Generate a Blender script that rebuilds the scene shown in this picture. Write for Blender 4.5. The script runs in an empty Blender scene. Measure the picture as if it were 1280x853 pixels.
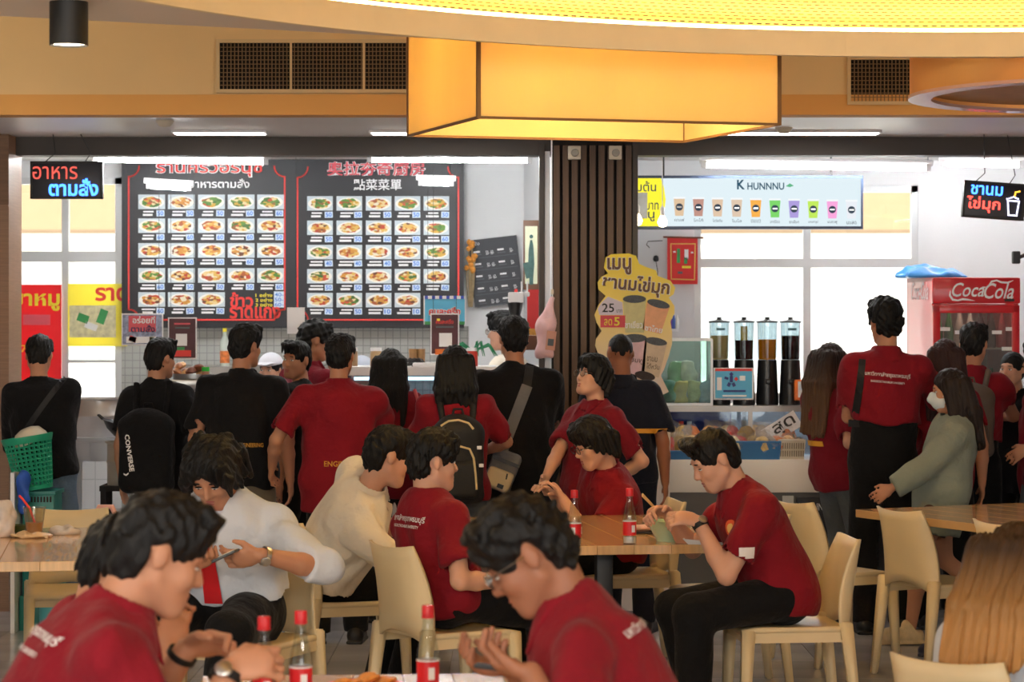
import bpy, bmesh, math, random
import numpy as np
from mathutils import Vector, Matrix, Quaternion
from mathutils.bvhtree import BVHTree

R = math.radians
SC = bpy.context.scene
COL = SC.collection
rnd = random.Random(7)

# ------------------------------------------------------------------ camera
FPX, HCAM, YHOR = 3200.0, 1.70, 395.0
def W(px, py, D):
    """world point at depth D (metres from the camera) seen at pixel px,py"""
    return Vector(((px - 640.0) * D / FPX, D, HCAM - (py - YHOR) * D / FPX))
def WX(px, D): return (px - 640.0) * D / FPX
def WZ(py, D): return HCAM - (py - YHOR) * D / FPX

cam_data = bpy.data.cameras.new('camera')
cam = bpy.data.objects.new('camera', cam_data)
COL.objects.link(cam)
cam.location = (0, 0, HCAM)
cam.rotation_euler = (R(90), 0, 0)
cam_data.sensor_width = 36.0
cam_data.lens = FPX * 36.0 / 1280.0
cam_data.shift_y = -(426.5 - YHOR) / 1280.0
cam_data.clip_end = 300
cam_data.dof.use_dof = True
cam_data.dof.focus_distance = 11.6
cam_data.dof.aperture_fstop = 6.0
SC.camera = cam

# ------------------------------------------------------------------ view, world, sun, large lights
vs = SC.view_settings
vs.view_transform = 'Standard'
vs.look = 'None'
vs.gamma = 1.0
vs.use_curve_mapping = False
vs.exposure = 0.25

world = bpy.data.worlds.new('world')
SC.world = world
world.use_nodes = True
bg = world.node_tree.nodes['Background']
bg.inputs[0].default_value = (1.0, 0.99, 0.97, 1)
bg.inputs[1].default_value = 3.4

sun_d = bpy.data.lights.new('sun', 'SUN')
sun_d.energy = 6.0
sun_d.angle = R(2)
sun_d.color = (1.0, 0.95, 0.86)
sun = bpy.data.objects.new('sun', sun_d)
sun.rotation_euler = (R(38), R(8), 0)      # shines towards +Y, over the roof, onto the facades behind the stalls
COL.objects.link(sun)

def area(name, loc, rot, sx, sy, power, col):
    d = bpy.data.lights.new(name, 'AREA'); d.shape = 'RECTANGLE'
    d.size = sx; d.size_y = sy; d.energy = power; d.color = col
    o = bpy.data.objects.new(name, d); o.location = loc; o.rotation_euler = rot
    COL.objects.link(o); return o
# unseen area lights added below the ceiling to fill the dining hall 
for i, (x, y) in enumerate(((-3.4, 2.6), (-0.6, 1.6), (2.6, 1.2))):
    area('hall_fill_light', (x, y, 2.64), (R(38), 0, 0), 1.2, 0.6, 76, (1.0, 0.93, 0.82))
for x, y in ((-2.6, 7.2), (-3.2, 11.3), (0.2, 10.9), (3.0, 11.3)):
    area('hall_fill_light', (x, y, 2.66 if y < 9 else 3.25), (0 if y < 9 else R(66), 0, 0), 0.9, 0.9, 34 if y < 9 else 8.5, (1.0, 0.84, 0.60))  # more unseen lights added farther in; the far ones tilt to wash the bulkhead

# ------------------------------------------------------------------ materials
MATS = {}
def lin(c):
    def f(v):
        v /= 255.0
        return v / 12.92 if v <= 0.04045 else ((v + 0.055) / 1.055) ** 2.4
    return (f(c[0]), f(c[1]), f(c[2]), 1.0)

def mat(name, rgb, rough=0.6, var=0.12, scale=8.0, bump=0.0, bscale=60.0, metal=0.0, spec=0.5,
        emit=0.0, alpha=1.0, trans=0.0, stretch=None, sheen=0.0, coat=0.0, erg=None, bdist=0.01):
    """procedural principled material: noise-varied colour (sRGB 0-255 given) and noise bump"""
    if name in MATS: return MATS[name]
    m = bpy.data.materials.new(name); m.use_nodes = True
    nt = m.node_tree; N = nt.nodes; L = nt.links
    b = N['Principled BSDF']
    tc = N.new('ShaderNodeTexCoord'); mp = N.new('ShaderNodeMapping')
    L.new(tc.outputs['Object'], mp.inputs['Vector'])
    if stretch: mp.inputs['Scale'].default_value = stretch
    nz = N.new('ShaderNodeTexNoise'); nz.inputs['Scale'].default_value = scale; nz.inputs['Detail'].default_value = 4
    L.new(mp.outputs['Vector'], nz.inputs['Vector'])
    rp = N.new('ShaderNodeValToRGB')
    c = lin(rgb)
    rp.color_ramp.elements[0].position = 0.25; rp.color_ramp.elements[1].position = 0.75
    rp.color_ramp.elements[0].color = (c[0] * (1 - var), c[1] * (1 - var), c[2] * (1 - var), 1)
    rp.color_ramp.elements[1].color = (min(1, c[0] * (1 + var)), min(1, c[1] * (1 + var)), min(1, c[2] * (1 + var)), 1)
    L.new(nz.outputs['Fac'], rp.inputs['Fac']); L.new(rp.outputs['Color'], b.inputs['Base Color'])
    b.inputs['Roughness'].default_value = rough; b.inputs['Metallic'].default_value = metal
    b.inputs['Specular IOR Level'].default_value = spec
    b.inputs['Alpha'].default_value = alpha
    b.inputs['Transmission Weight'].default_value = trans
    b.inputs['Sheen Weight'].default_value = sheen
    b.inputs['Coat Weight'].default_value = coat
    if emit > 0:
        b.inputs['Emission Color'].default_value = lin(erg or rgb); b.inputs['Emission Strength'].default_value = emit
    if bump > 0:
        n2 = N.new('ShaderNodeTexNoise'); n2.inputs['Scale'].default_value = bscale; n2.inputs['Detail'].default_value = 3
        L.new(mp.outputs['Vector'], n2.inputs['Vector'])
        bp = N.new('ShaderNodeBump'); bp.inputs['Strength'].default_value = bump; bp.inputs['Distance'].default_value = bdist
        L.new(n2.outputs['Fac'], bp.inputs['Height']); L.new(bp.outputs['Normal'], b.inputs['Normal'])
    MATS[name] = m
    return m

def emis(name, rgb, strength):
    if name in MATS: return MATS[name]
    m = bpy.data.materials.new(name); m.use_nodes = True
    nt = m.node_tree; nt.nodes.clear()
    e = nt.nodes.new('ShaderNodeEmission'); o = nt.nodes.new('ShaderNodeOutputMaterial')
    e.inputs[0].default_value = lin(rgb); e.inputs[1].default_value = strength
    nt.links.new(e.outputs[0], o.inputs[0]); MATS[name] = m
    return m

def glassy(name, rgb=(235, 245, 245), gloss=0.10, rough=0.02, tint=1.0):
    """thin clear sheet: see-through with a glossy film"""
    if name in MATS: return MATS[name]
    m = bpy.data.materials.new(name); m.use_nodes = True
    nt = m.node_tree; nt.nodes.clear(); N = nt.nodes; L = nt.links
    t = N.new('ShaderNodeBsdfTransparent'); g = N.new('ShaderNodeBsdfGlossy'); mx = N.new('ShaderNodeMixShader')
    lw = N.new('ShaderNodeLayerWeight'); fr = N.new('ShaderNodeMath'); fr.operation = 'POWER'; fr.inputs[1].default_value = 4.0; ad = N.new('ShaderNodeMath'); ad.operation = 'MULTIPLY_ADD'; ad.inputs[1].default_value = 0.6; ad.inputs[2].default_value = gloss * 0.5; ad.use_clamp = True
    o = N.new('ShaderNodeOutputMaterial')
    c = lin(rgb); t.inputs[0].default_value = (c[0] * tint, c[1] * tint, c[2] * tint, 1); g.inputs['Roughness'].default_value = rough
    lw.inputs['Blend'].default_value = 0.5; L.new(lw.outputs['Facing'], fr.inputs[0])
    L.new(fr.outputs[0], ad.inputs[0]); L.new(ad.outputs[0], mx.inputs[0])
    L.new(t.outputs[0], mx.inputs[1]); L.new(g.outputs[0], mx.inputs[2]); L.new(mx.outputs[0], o.inputs[0])
    MATS[name] = m
    return m

def translucent(m, fac):
    nt = m.node_tree; N = nt.nodes; L = nt.links; b = N['Principled BSDF']; out = [n for n in N if n.type == 'OUTPUT_MATERIAL'][0]
    tr = N.new('ShaderNodeBsdfTranslucent'); mx = N.new('ShaderNodeMixShader'); mx.inputs[0].default_value = fac
    L.new(b.inputs['Base Color'].links[0].from_socket, tr.inputs[0]); L.new(b.outputs[0], mx.inputs[1]); L.new(tr.outputs[0], mx.inputs[2]); L.new(mx.outputs[0], out.inputs[0])
    return m

# ------------------------------------------------------------------ object helpers
def tag(o, label=None, cat=None, group=None, kind=None):
    if label: o['label'] = label
    if cat: o['category'] = cat
    if group: o['group'] = group
    if kind: o['kind'] = kind
    return o

def empty(name, loc=(0, 0, 0), rz=0.0, rot=None):
    o = bpy.data.objects.new(name, None); COL.objects.link(o)
    o.empty_display_size = 0.1
    o.location = loc; o.rotation_euler = rot if rot else (0, 0, rz)
    return o

def link(name, me, m=None, parent=None, loc=None, rot=None, scale=None):
    o = bpy.data.objects.new(name, me); COL.objects.link(o)
    if m is not None and len(me.materials) == 0: me.materials.append(m)
    if parent is not None: o.parent = parent
    if loc is not None: o.location = loc
    if rot is not None: o.rotation_euler = rot
    if scale is not None: o.scale = scale
    return o

def copy_tree(o, parent=None):
    c = o.copy(); COL.objects.link(c); c.parent = parent
    for ch in o.children: copy_tree(ch, c)
    return c

class MB:
    def __init__(s): s.v = []; s.f = []
    def add(s, vs, fs):
        n = len(s.v); s.v += [tuple(v) for v in vs]; s.f += [tuple(i + n for i in f) for f in fs]; return s
    def box(s, c, d, rot=None, taper=None):
        """c centre, d full sizes, rot Euler tuple or Matrix; taper = (tx,ty) scale of the top face"""
        hx, hy, hz = d[0] / 2, d[1] / 2, d[2] / 2
        t = taper or (1, 1)
        vs = [Vector((x * hx * (t[0] if z > 0 else 1), y * hy * (t[1] if z > 0 else 1), z * hz)) for z in (-1, 1) for y in (-1, 1) for x in (-1, 1)]
        if rot is not None:
            M = rot if isinstance(rot, Matrix) else Matrix.Rotation(rot[2], 3, 'Z') @ Matrix.Rotation(rot[1], 3, 'Y') @ Matrix.Rotation(rot[0], 3, 'X')
            vs = [M @ v for v in vs]
        c = Vector(c); vs = [v + c for v in vs]
        return s.add(vs, [(0, 2, 3, 1), (4, 5, 7, 6), (0, 1, 5, 4), (2, 6, 7, 3), (0, 4, 6, 2), (1, 3, 7, 5)])
    def tube(s, pts, r, n=8, caps=True):
        pts = [Vector(p) for p in pts]; m = len(pts)
        rs = r if isinstance(r, (list, tuple)) else [r] * m
        rings = []; up = None
        for i, p in enumerate(pts):
            d = (pts[min(i + 1, m - 1)] - pts[max(i - 1, 0)])
            d = d.normalized() if d.length > 1e-9 else Vector((0, 0, 1))
            if up is None:
                up = Vector((0, 0, 1)) if abs(d.z) < 0.9 else Vector((0, 1, 0))
            a = d.cross(up)
            a = a.normalized() if a.length > 1e-6 else d.orthogonal().normalized()
            b = a.cross(d).normalized(); up = b
            rings.append([p + (a * math.cos(t) + b * math.sin(t)) * rs[i] for t in [2 * math.pi * k / n for k in range(n)]])
        vs = [v for q in rings for v in q]; fs = []
        for i in range(m - 1):
            for k in range(n):
                k2 = (k + 1) % n
                fs.append((i * n + k, i * n + k2, (i + 1) * n + k2, (i + 1) * n + k))
        if caps: fs.append(tuple(range(n - 1, -1, -1))); fs.append(tuple((m - 1) * n + k for k in range(n)))
        return s.add(vs, [f[::-1] for f in fs])
    def lathe(s, prof, n=20, c=(0, 0, 0)):
        """prof list of (r,z); closed where r==0"""
        c = Vector(c); vs = []; fs = []
        for r, z in prof:
            for k in range(n):
                t = 2 * math.pi * k / n
                vs.append(c + Vector((r * math.cos(t), r * math.sin(t), z)))
        for i in range(len(prof) - 1):
            for k in range(n):
                k2 = (k + 1) % n
                fs.append((i * n + k, i * n + k2, (i + 1) * n + k2, (i + 1) * n + k))
        return s.add(vs, fs)
    def prism(s, out, d0, d1, axis='y'):
        """outline in (x,z) for axis y / (x,y) for axis z / (y,z) for axis x, extruded d0..d1"""
        n = len(out)
        def p(a, b, d): return (a, d, b) if axis == 'y' else ((a, b, d) if axis == 'z' else (d, a, b))
        vs = [p(a, b, d0) for a, b in out] + [p(a, b, d1) for a, b in out]
        fs = [tuple(range(n)), tuple(range(2 * n - 1, n - 1, -1))] + [((i + 1) % n, i, n + i, n + (i + 1) % n) for i in range(n)]
        return s.add(vs, fs)
    def mesh(s, name, smooth=False, fixn=True):
        me = bpy.data.meshes.new(name)
        me.from_pydata(s.v, [], s.f)
        if fixn:
            bm = bmesh.new(); bm.from_mesh(me)
            bmesh.ops.remove_doubles(bm, verts=bm.verts, dist=1e-6)
            bmesh.ops.recalc_face_normals(bm, faces=bm.faces); bm.to_mesh(me); bm.free()
        if smooth: me.shade_smooth()
        return me
    def build(s, name, m, parent=None, smooth=False, bevel=0.0, loc=None, rot=None, segs=2):
        me = s.mesh(name, smooth)
        if bevel > 0:
            bm = bmesh.new(); bm.from_mesh(me)
            bmesh.ops.bevel(bm, geom=[e for e in bm.edges if len(e.link_faces) == 2 and e.calc_face_angle(0) > 0.5], offset=bevel, segments=segs, affect='EDGES', profile=0.6, clamp_overlap=True)
            bm.to_mesh(me); bm.free(); me.shade_smooth()
            try: me.set_sharp_from_angle(angle=R(35))
            except Exception: pass
        elif smooth:
            try: me.set_sharp_from_angle(angle=R(50))
            except Exception: pass
        return link(name, me, m, parent, loc, rot)

def slab(name, x0, x1, y0, y1, z0, z1, m, parent=None, bevel=0.0):
    return MB().box(((x0 + x1) / 2, (y0 + y1) / 2, (z0 + z1) / 2), (abs(x1 - x0), abs(y1 - y0), abs(z1 - z0))).build(name, m, parent, bevel=bevel)

TXT = {}
def textmesh(s, bold=0.0, shear=0.0, res=3, space=1.0):
    key = (s, bold, shear, res, space)
    if key in TXT: return TXT[key]
    c = bpy.data.curves.new('lettering', 'FONT'); c.body = s; c.size = 1.0; c.align_x = 'CENTER'; c.align_y = 'CENTER'
    c.resolution_u = res; c.offset = bold; c.shear = shear; c.space_character = space
    o = bpy.data.objects.new('lettering', c)
    me = bpy.data.meshes.new_from_object(o)
    n = len(me.vertices); co = np.empty(n * 3, np.float32); me.vertices.foreach_get('co', co); co = co.reshape(-1, 3)
    if n:
        lo = co.min(0); hi = co.max(0)
        ctr = (lo + hi) / 2; co -= np.array([ctr[0], ctr[1], 0])
        me.vertices.foreach_set('co', co.ravel())
        dims = (hi[0] - lo[0], hi[1] - lo[1])
    else: dims = (1, 1)
    bpy.data.objects.remove(o)
    TXT[key] = (me, dims)
    return TXT[key]

def text(s, m, parent, ctr, width=None, height=None, rot=(R(90), 0, 0), bold=0.0, shear=0.0, name='lettering', space=1.0, res=3):
    """lettering as a flat mesh centred on ctr, fitted to width and/or height (metres); default faces -Y"""
    me, (w, h) = textmesh(s, bold, shear, res, space)
    me = me.copy()
    sx = (width / w) if width else None; sy = (height / h) if height else None
    if sx is None: sx = sy
    if sy is None: sy = sx
    me.materials.clear()
    o = link(name, me, m, parent, ctr, rot, (sx, sy, 1))
    return o

def panel_quad(name, w, h, m, parent, ctr, rot=(0, 0, 0), th=0.002):
    """thin upright sheet facing -Y with UVs 0..1 on its front"""
    key = ('pq', round(w, 4), round(h, 4), th, m.name)
    if key not in TXT:
        me = bpy.data.meshes.new(name)
        x, z, y = w / 2, h / 2, th / 2
        me.from_pydata([(-x, -y, -z), (x, -y, -z), (x, -y, z), (-x, -y, z), (-x, y, -z), (x, y, -z), (x, y, z), (-x, y, z)], [],
                       [(0, 1, 2, 3), (5, 4, 7, 6), (4, 0, 3, 7), (1, 5, 6, 2), (3, 2, 6, 7), (4, 5, 1, 0)])
        uv = me.uv_layers.new(name='UVMap')
        cs = [(0, 0), (1, 0), (1, 1), (0, 1)]
        for p in me.polygons:
            for k, li in enumerate(p.loop_indices): uv.data[li].uv = cs[k]
        TXT[key] = me
        me.materials.append(m)
    return link(name, TXT[key], None, parent, ctr, rot)
# ------------------------------------------------------------------ signed-distance modelling (one continuous skin per body, garment, hair)
class Field:
    def __init__(s, lo, hi, h):
        s.h = h; s.lo = np.array(lo, np.float32)
        s.n = np.maximum(np.ceil((np.array(hi) - s.lo) / h).astype(int) + 1, 4)
        s.v = np.full(tuple(s.n), 0.5, np.float32)
        s.ax = [s.lo[i] + np.arange(s.n[i], dtype=np.float32) * h for i in range(3)]
    def sub(s, lo, hi):
        a = np.clip(np.floor((np.array(lo) - s.lo) / s.h).astype(int), 0, s.n)
        b = np.clip(np.ceil((np.array(hi) - s.lo) / s.h).astype(int) + 1, 0, s.n)
        if np.any(b <= a): return None
        sl = tuple(slice(a[i], b[i]) for i in range(3))
        g = np.meshgrid(s.ax[0][sl[0]], s.ax[1][sl[1]], s.ax[2][sl[2]], indexing='ij')
        return sl, g
    def put(s, sl, d, k, mode='u'):
        a = s.v[sl]
        if mode == 'u':
            if k > 0:
                hh = np.clip(0.5 + 0.5 * (a - d) / k, 0, 1)
                s.v[sl] = a * (1 - hh) + d * hh - k * hh * (1 - hh)
            else: s.v[sl] = np.minimum(a, d)
        elif mode == 's':
            if k > 0:
                hh = np.clip(0.5 - 0.5 * (a + d) / k, 0, 1)
                s.v[sl] = a * (1 - hh) - d * hh + k * hh * (1 - hh)
            else: s.v[sl] = np.maximum(a, -d)
        elif mode == 'i': s.v[sl] = np.maximum(a, d)
    def cone(s, a, b, r1, r2, k=0.02, mode='u', cut=None, flat=None):
        """tapered capsule a->b; cut = list of (point, normal) half-spaces kept where dot<0; flat=(dir, factor) squashes along dir"""
        a = np.array(a, np.float32); b = np.array(b, np.float32); m = max(r1, r2) + k + 2.5 * s.h
        q = s.sub(np.minimum(a, b) - m, np.maximum(a, b) + m)
        if q is None: return s
        sl, (X, Y, Z) = q
        d = b - a; L2 = float(d @ d) + 1e-12
        px, py, pz = X - a[0], Y - a[1], Z - a[2]
        t = np.clip((px * d[0] + py * d[1] + pz * d[2]) / L2, 0, 1)
        qx, qy, qz = px - t * d[0], py - t * d[1], pz - t * d[2]
        if flat is not None:
            f = np.array(flat[0], np.float32); f /= np.linalg.norm(f)
            c = (qx * f[0] + qy * f[1] + qz * f[2]) * (flat[1] - 1)
            qx = qx + c * f[0]; qy = qy + c * f[1]; qz = qz + c * f[2]
        dist = np.sqrt(qx * qx + qy * qy + qz * qz) - (r1 + (r2 - r1) * t)
        if flat is not None and flat[1] > 1: dist = dist / flat[1] ** 0.5
        if cut:
            for p, n in cut:
                n = np.array(n, np.float32); n /= np.linalg.norm(n)
                dist = np.maximum(dist, (X - p[0]) * n[0] + (Y - p[1]) * n[1] + (Z - p[2]) * n[2])
        s.put(sl, dist, k, mode); return s
    def ell(s, c, r, M=None, k=0.03, mode='u'):
        """ellipsoid, radii r along the columns of 3x3 M"""
        c = np.array(c, np.float32); r = np.array(r, np.float32); m = float(r.max()) + k + 2.5 * s.h
        q = s.sub(c - m, c + m)
        if q is None: return s
        sl, (X, Y, Z) = q
        px, py, pz = X - c[0], Y - c[1], Z - c[2]
        if M is not None:
            M = np.array(M, np.float32)
            px, py, pz = (px * M[0, 0] + py * M[1, 0] + pz * M[2, 0], px * M[0, 1] + py * M[1, 1] + pz * M[2, 1], px * M[0, 2] + py * M[1, 2] + pz * M[2, 2])
        k0 = np.sqrt((px / r[0]) ** 2 + (py / r[1]) ** 2 + (pz / r[2]) ** 2)
        k1 = np.sqrt((px / r[0] ** 2) ** 2 + (py / r[1] ** 2) ** 2 + (pz / r[2] ** 2) ** 2) + 1e-6
        s.put(sl, k0 * (k0 - 1.0) / k1, k, mode); return s
    def rbox(s, c, d, M=None, rr=0.02, k=0.01, mode='u'):
        c = np.array(c, np.float32); hd = np.array(d, np.float32) / 2 - rr; m = float(np.linalg.norm(np.array(d))) / 2 + k + 2.5 * s.h
        q = s.sub(c - m, c + m)
        if q is None: return s
        sl, (X, Y, Z) = q
        p = [X - c[0], Y - c[1], Z - c[2]]
        if M is not None:
            M = np.array(M, np.float32)
            p = [p[0] * M[0, i] + p[1] * M[1, i] + p[2] * M[2, i] for i in range(3)]
        w = [np.abs(p[i]) - hd[i] for i in range(3)]
        o = np.sqrt(sum(np.maximum(x, 0) ** 2 for x in w)) + np.minimum(np.maximum(np.maximum(w[0], w[1]), w[2]), 0) - rr
        s.put(sl, o, k, mode); return s
    def plane(s, p, n):
        """keep the side where dot(x-p,n)<0"""
        n = np.array(n, np.float32); n = n / np.linalg.norm(n)
        d = ((s.ax[0] - p[0]) * n[0])[:, None, None] + ((s.ax[1] - p[1]) * n[1])[None, :, None] + ((s.ax[2] - p[2]) * n[2])[None, None, :]
        s.v = np.maximum(s.v, d); return s
    def noise(s, amp, waves):
        """add folds: waves = list of (kx,ky,kz,phase)"""
        band = np.abs(s.v) < 0.08
        idx = np.nonzero(band)
        X = s.ax[0][idx[0]]; Y = s.ax[1][idx[1]]; Z = s.ax[2][idx[2]]
        t = np.zeros(len(X), np.float32)
        for a, b, c, p in waves: t += np.sin(a * X + b * Y + c * Z + p)
        s.v[idx] += amp * t / max(1, len(waves)) ** 0.5
        return s
    def mesh(s, name='body', smooth=0):
        v = s.v
        v[0] = v[-1] = 0.5; v[:, 0] = v[:, -1] = 0.5; v[:, :, 0] = v[:, :, -1] = 0.5
        neg = v < 0
        me = bpy.data.meshes.new(name)
        cnt = np.zeros(tuple(x - 1 for x in v.shape), np.int8)
        for i in (0, 1):
            for j in (0, 1):
                for k in (0, 1):
                    cnt += neg[i:neg.shape[0] - 1 + i, j:neg.shape[1] - 1 + j, k:neg.shape[2] - 1 + k]
        act = (cnt > 0) & (cnt < 8)
        ci, cj, ck = np.nonzero(act)
        if len(ci) == 0: return me
        idx = np.full(act.shape, -1, np.int32); idx[ci, cj, ck] = np.arange(len(ci))
        acc = np.zeros((len(ci), 3), np.float32); num = np.zeros(len(ci), np.float32)
        cor = [(i, j, k) for i in (0, 1) for j in (0, 1) for k in (0, 1)]
        val = {c: v[ci + c[0], cj + c[1], ck + c[2]] for c in cor}
        for c in cor:
            for ax in range(3):
                if c[ax]: continue
                d = list(c); d[ax] = 1; d = tuple(d)
                a, b = val[c], val[d]
                cr = (a < 0) != (b < 0)
                t = np.where(cr, a / np.where(cr, a - b, 1), 0)
                p = np.array(c, np.float32)[None, :].repeat(len(ci), 0); p[:, ax] += t
                acc[cr] += p[cr]; num[cr] += 1
        P = acc / num[:, None] + np.stack([ci, cj, ck], 1)
        P = P * s.h + s.lo
        quads = []
        for ax in range(3):
            o1, o2 = [(1, 2), (2, 0), (0, 1)][ax]
            sl0 = [slice(None)] * 3; sl1 = [slice(None)] * 3
            sl0[ax] = slice(0, -1); sl1[ax] = slice(1, None)
            A = neg[tuple(sl0)]; B = neg[tuple(sl1)]
            ed = np.stack(np.nonzero(A != B), 1)
            ok = (ed[:, o1] > 0) & (ed[:, o2] > 0) & (ed[:, o1] < v.shape[o1] - 1) & (ed[:, o2] < v.shape[o2] - 1)
            ed = ed[ok]
            flip = A[ed[:, 0], ed[:, 1], ed[:, 2]]
            def at(d1, d2):
                e = ed.copy(); e[:, o1] += d1; e[:, o2] += d2
                return idx[e[:, 0], e[:, 1], e[:, 2]]
            q = np.stack([at(-1, -1), at(0, -1), at(0, 0), at(-1, 0)], 1)
            q[~flip] = q[~flip][:, ::-1]
            quads.append(q)
        Q = np.concatenate(quads)
        Q = Q[(Q >= 0).all(1)]
        for _ in range(smooth):          # light Laplacian relax
            S = np.zeros_like(P); C = np.zeros(len(P), np.float32)
            for k in range(4):
                a, b = Q[:, k], Q[:, (k + 1) % 4]
                for d in range(3):
                    S[:, d] += np.bincount(a, P[b, d], len(P)) + np.bincount(b, P[a, d], len(P))
                C += np.bincount(a, minlength=len(P)) + np.bincount(b, minlength=len(P))
            P = P * 0.5 + 0.5 * S / np.maximum(C, 1)[:, None]
        me.vertices.add(len(P)); me.vertices.foreach_set('co', P.astype(np.float32).ravel())
        me.loops.add(Q.size); me.loops.foreach_set('vertex_index', Q.ravel().astype(np.int32))
        me.polygons.add(len(Q))
        me.polygons.foreach_set('loop_start', np.arange(0, Q.size, 4, dtype=np.int32))
        me.polygons.foreach_set('loop_total', np.full(len(Q), 4, np.int32))
        me.update(calc_edges=True); me.validate()
        me.shade_smooth()
        return me
# ------------------------------------------------------------------ people
SKIN = {
    'light': mat('skin_light', (214, 164, 138), 0.5, 0.06, 14, 0.05, 240, spec=0.35),
    'tan': mat('skin_tan', (190, 136, 106), 0.5, 0.06, 14, 0.05, 240, spec=0.35),
    'deep': mat('skin_deep', (158, 106, 80), 0.5, 0.06, 14, 0.05, 240, spec=0.35),
}
for _m in SKIN.values():
    _b = _m.node_tree.nodes['Principled BSDF']
    _b.inputs['Subsurface Weight'].default_value = 0.12
    _b.inputs['Subsurface Radius'].default_value = (0.012, 0.005, 0.003)
    _b.inputs['Subsurface Scale'].default_value = 1.0

def cloth(name, rgb, rough=0.85, var=0.10):
    return mat('cloth_' + name, rgb, rough, var, 5.0, 0.8, 11.0, spec=0.2, sheen=0.05, bdist=0.025)
C_RED = cloth('crimson', (130, 20, 34)); C_DRED = cloth('maroon', (118, 20, 36)); C_BLK = cloth('black', (20, 19, 21)); C_NAVY = cloth('navy', (26, 29, 42))
C_WHT = cloth('white', (206, 212, 222), var=0.03); C_CRM = cloth('cream_white', (236, 228, 212), var=0.03); C_TROU = cloth('trouser_black', (17, 17, 19))
C_JEAN = cloth('blue_denim', (104, 124, 146), var=0.3); C_GJEAN = cloth('grey_denim', (84, 88, 92), var=0.2); C_SAGE = cloth('sage', (136, 144, 132))
C_KHAKI = cloth('khaki', (120, 108, 90)); C_GREY = cloth('grey', (112, 112, 114)); C_FLORAL = cloth('brown_print', (92, 66, 54), var=0.6)

def hairmat(name, rgb, tip=None):
    m = mat('hair_' + name, rgb, 0.58, 0.25, 30, 0.5, 130, stretch=(1, 1, 0.12), spec=0.3)
    if tip:
        nt = m.node_tree; N = nt.nodes; L = nt.links
        b = N['Principled BSDF']; src = b.inputs['Base Color'].links[0].from_socket
        tc = N.new('ShaderNodeTexCoord'); sp = N.new('ShaderNodeSeparateXYZ'); mr = N.new('ShaderNodeMapRange'); mx = N.new('ShaderNodeMix'); mx.data_type = 'RGBA'
        L.new(tc.outputs['Object'], sp.inputs[0]); L.new(sp.outputs['Z'], mr.inputs['Value'])
        mr.inputs['From Min'].default_value = 0.02; mr.inputs['From Max'].default_value = -0.22
        L.new(mr.outputs[0], mx.inputs['Factor']); L.new(src, mx.inputs['A']); mx.inputs['B'].default_value = lin(tip)
        L.new(mx.outputs['Result'], b.inputs['Base Color'])
    return m
HAIR = {'black': hairmat('black', (13, 12, 12)), 'brownblack': hairmat('brown_black', (34, 24, 21)),
        'brown': hairmat('brown', (40, 28, 23), (92, 66, 46)), 'gold': hairmat('gold', (62, 44, 30), (176, 128, 74)), 'auburn': hairmat('auburn', (48, 24, 22))}
M_EYEW = mat('eye_white', (225, 220, 214), 0.3, 0.02); M_EYED = mat('eye_dark', (18, 12, 10), 0.15, 0.1); M_LIP = mat('lips', (172, 92, 88), 0.45, 0.08)
M_FRAMES = mat('spectacle_frame_metal', (150, 148, 145), 0.25, 0.05, metal=0.9); M_FRAMEB = mat('spectacle_frame_black', (18, 18, 20), 0.3, 0.05)
M_LENS = glassy('spectacle_lens', (245, 248, 248), 0.08)
M_SHOEB = mat('shoe_black', (22, 21, 22), 0.45, 0.15, 20, 0.1); M_STEEL = mat('steel', (190, 190, 190), 0.28, 0.05, metal=0.95)
M_STRAPB = mat('strap_black', (16, 16, 17), 0.6, 0.1); M_WTXT = mat('print_white', (240, 236, 236), 0.6, 0.03); M_YTXT = mat('print_amber', (222, 158, 48), 0.6, 0.08)
M_MASK = mat('mask_paper', (214, 226, 232), 0.8, 0.03, 10, 0.2, 90)

def npm(M): return np.array([list(r) for r in M], np.float32)

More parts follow.
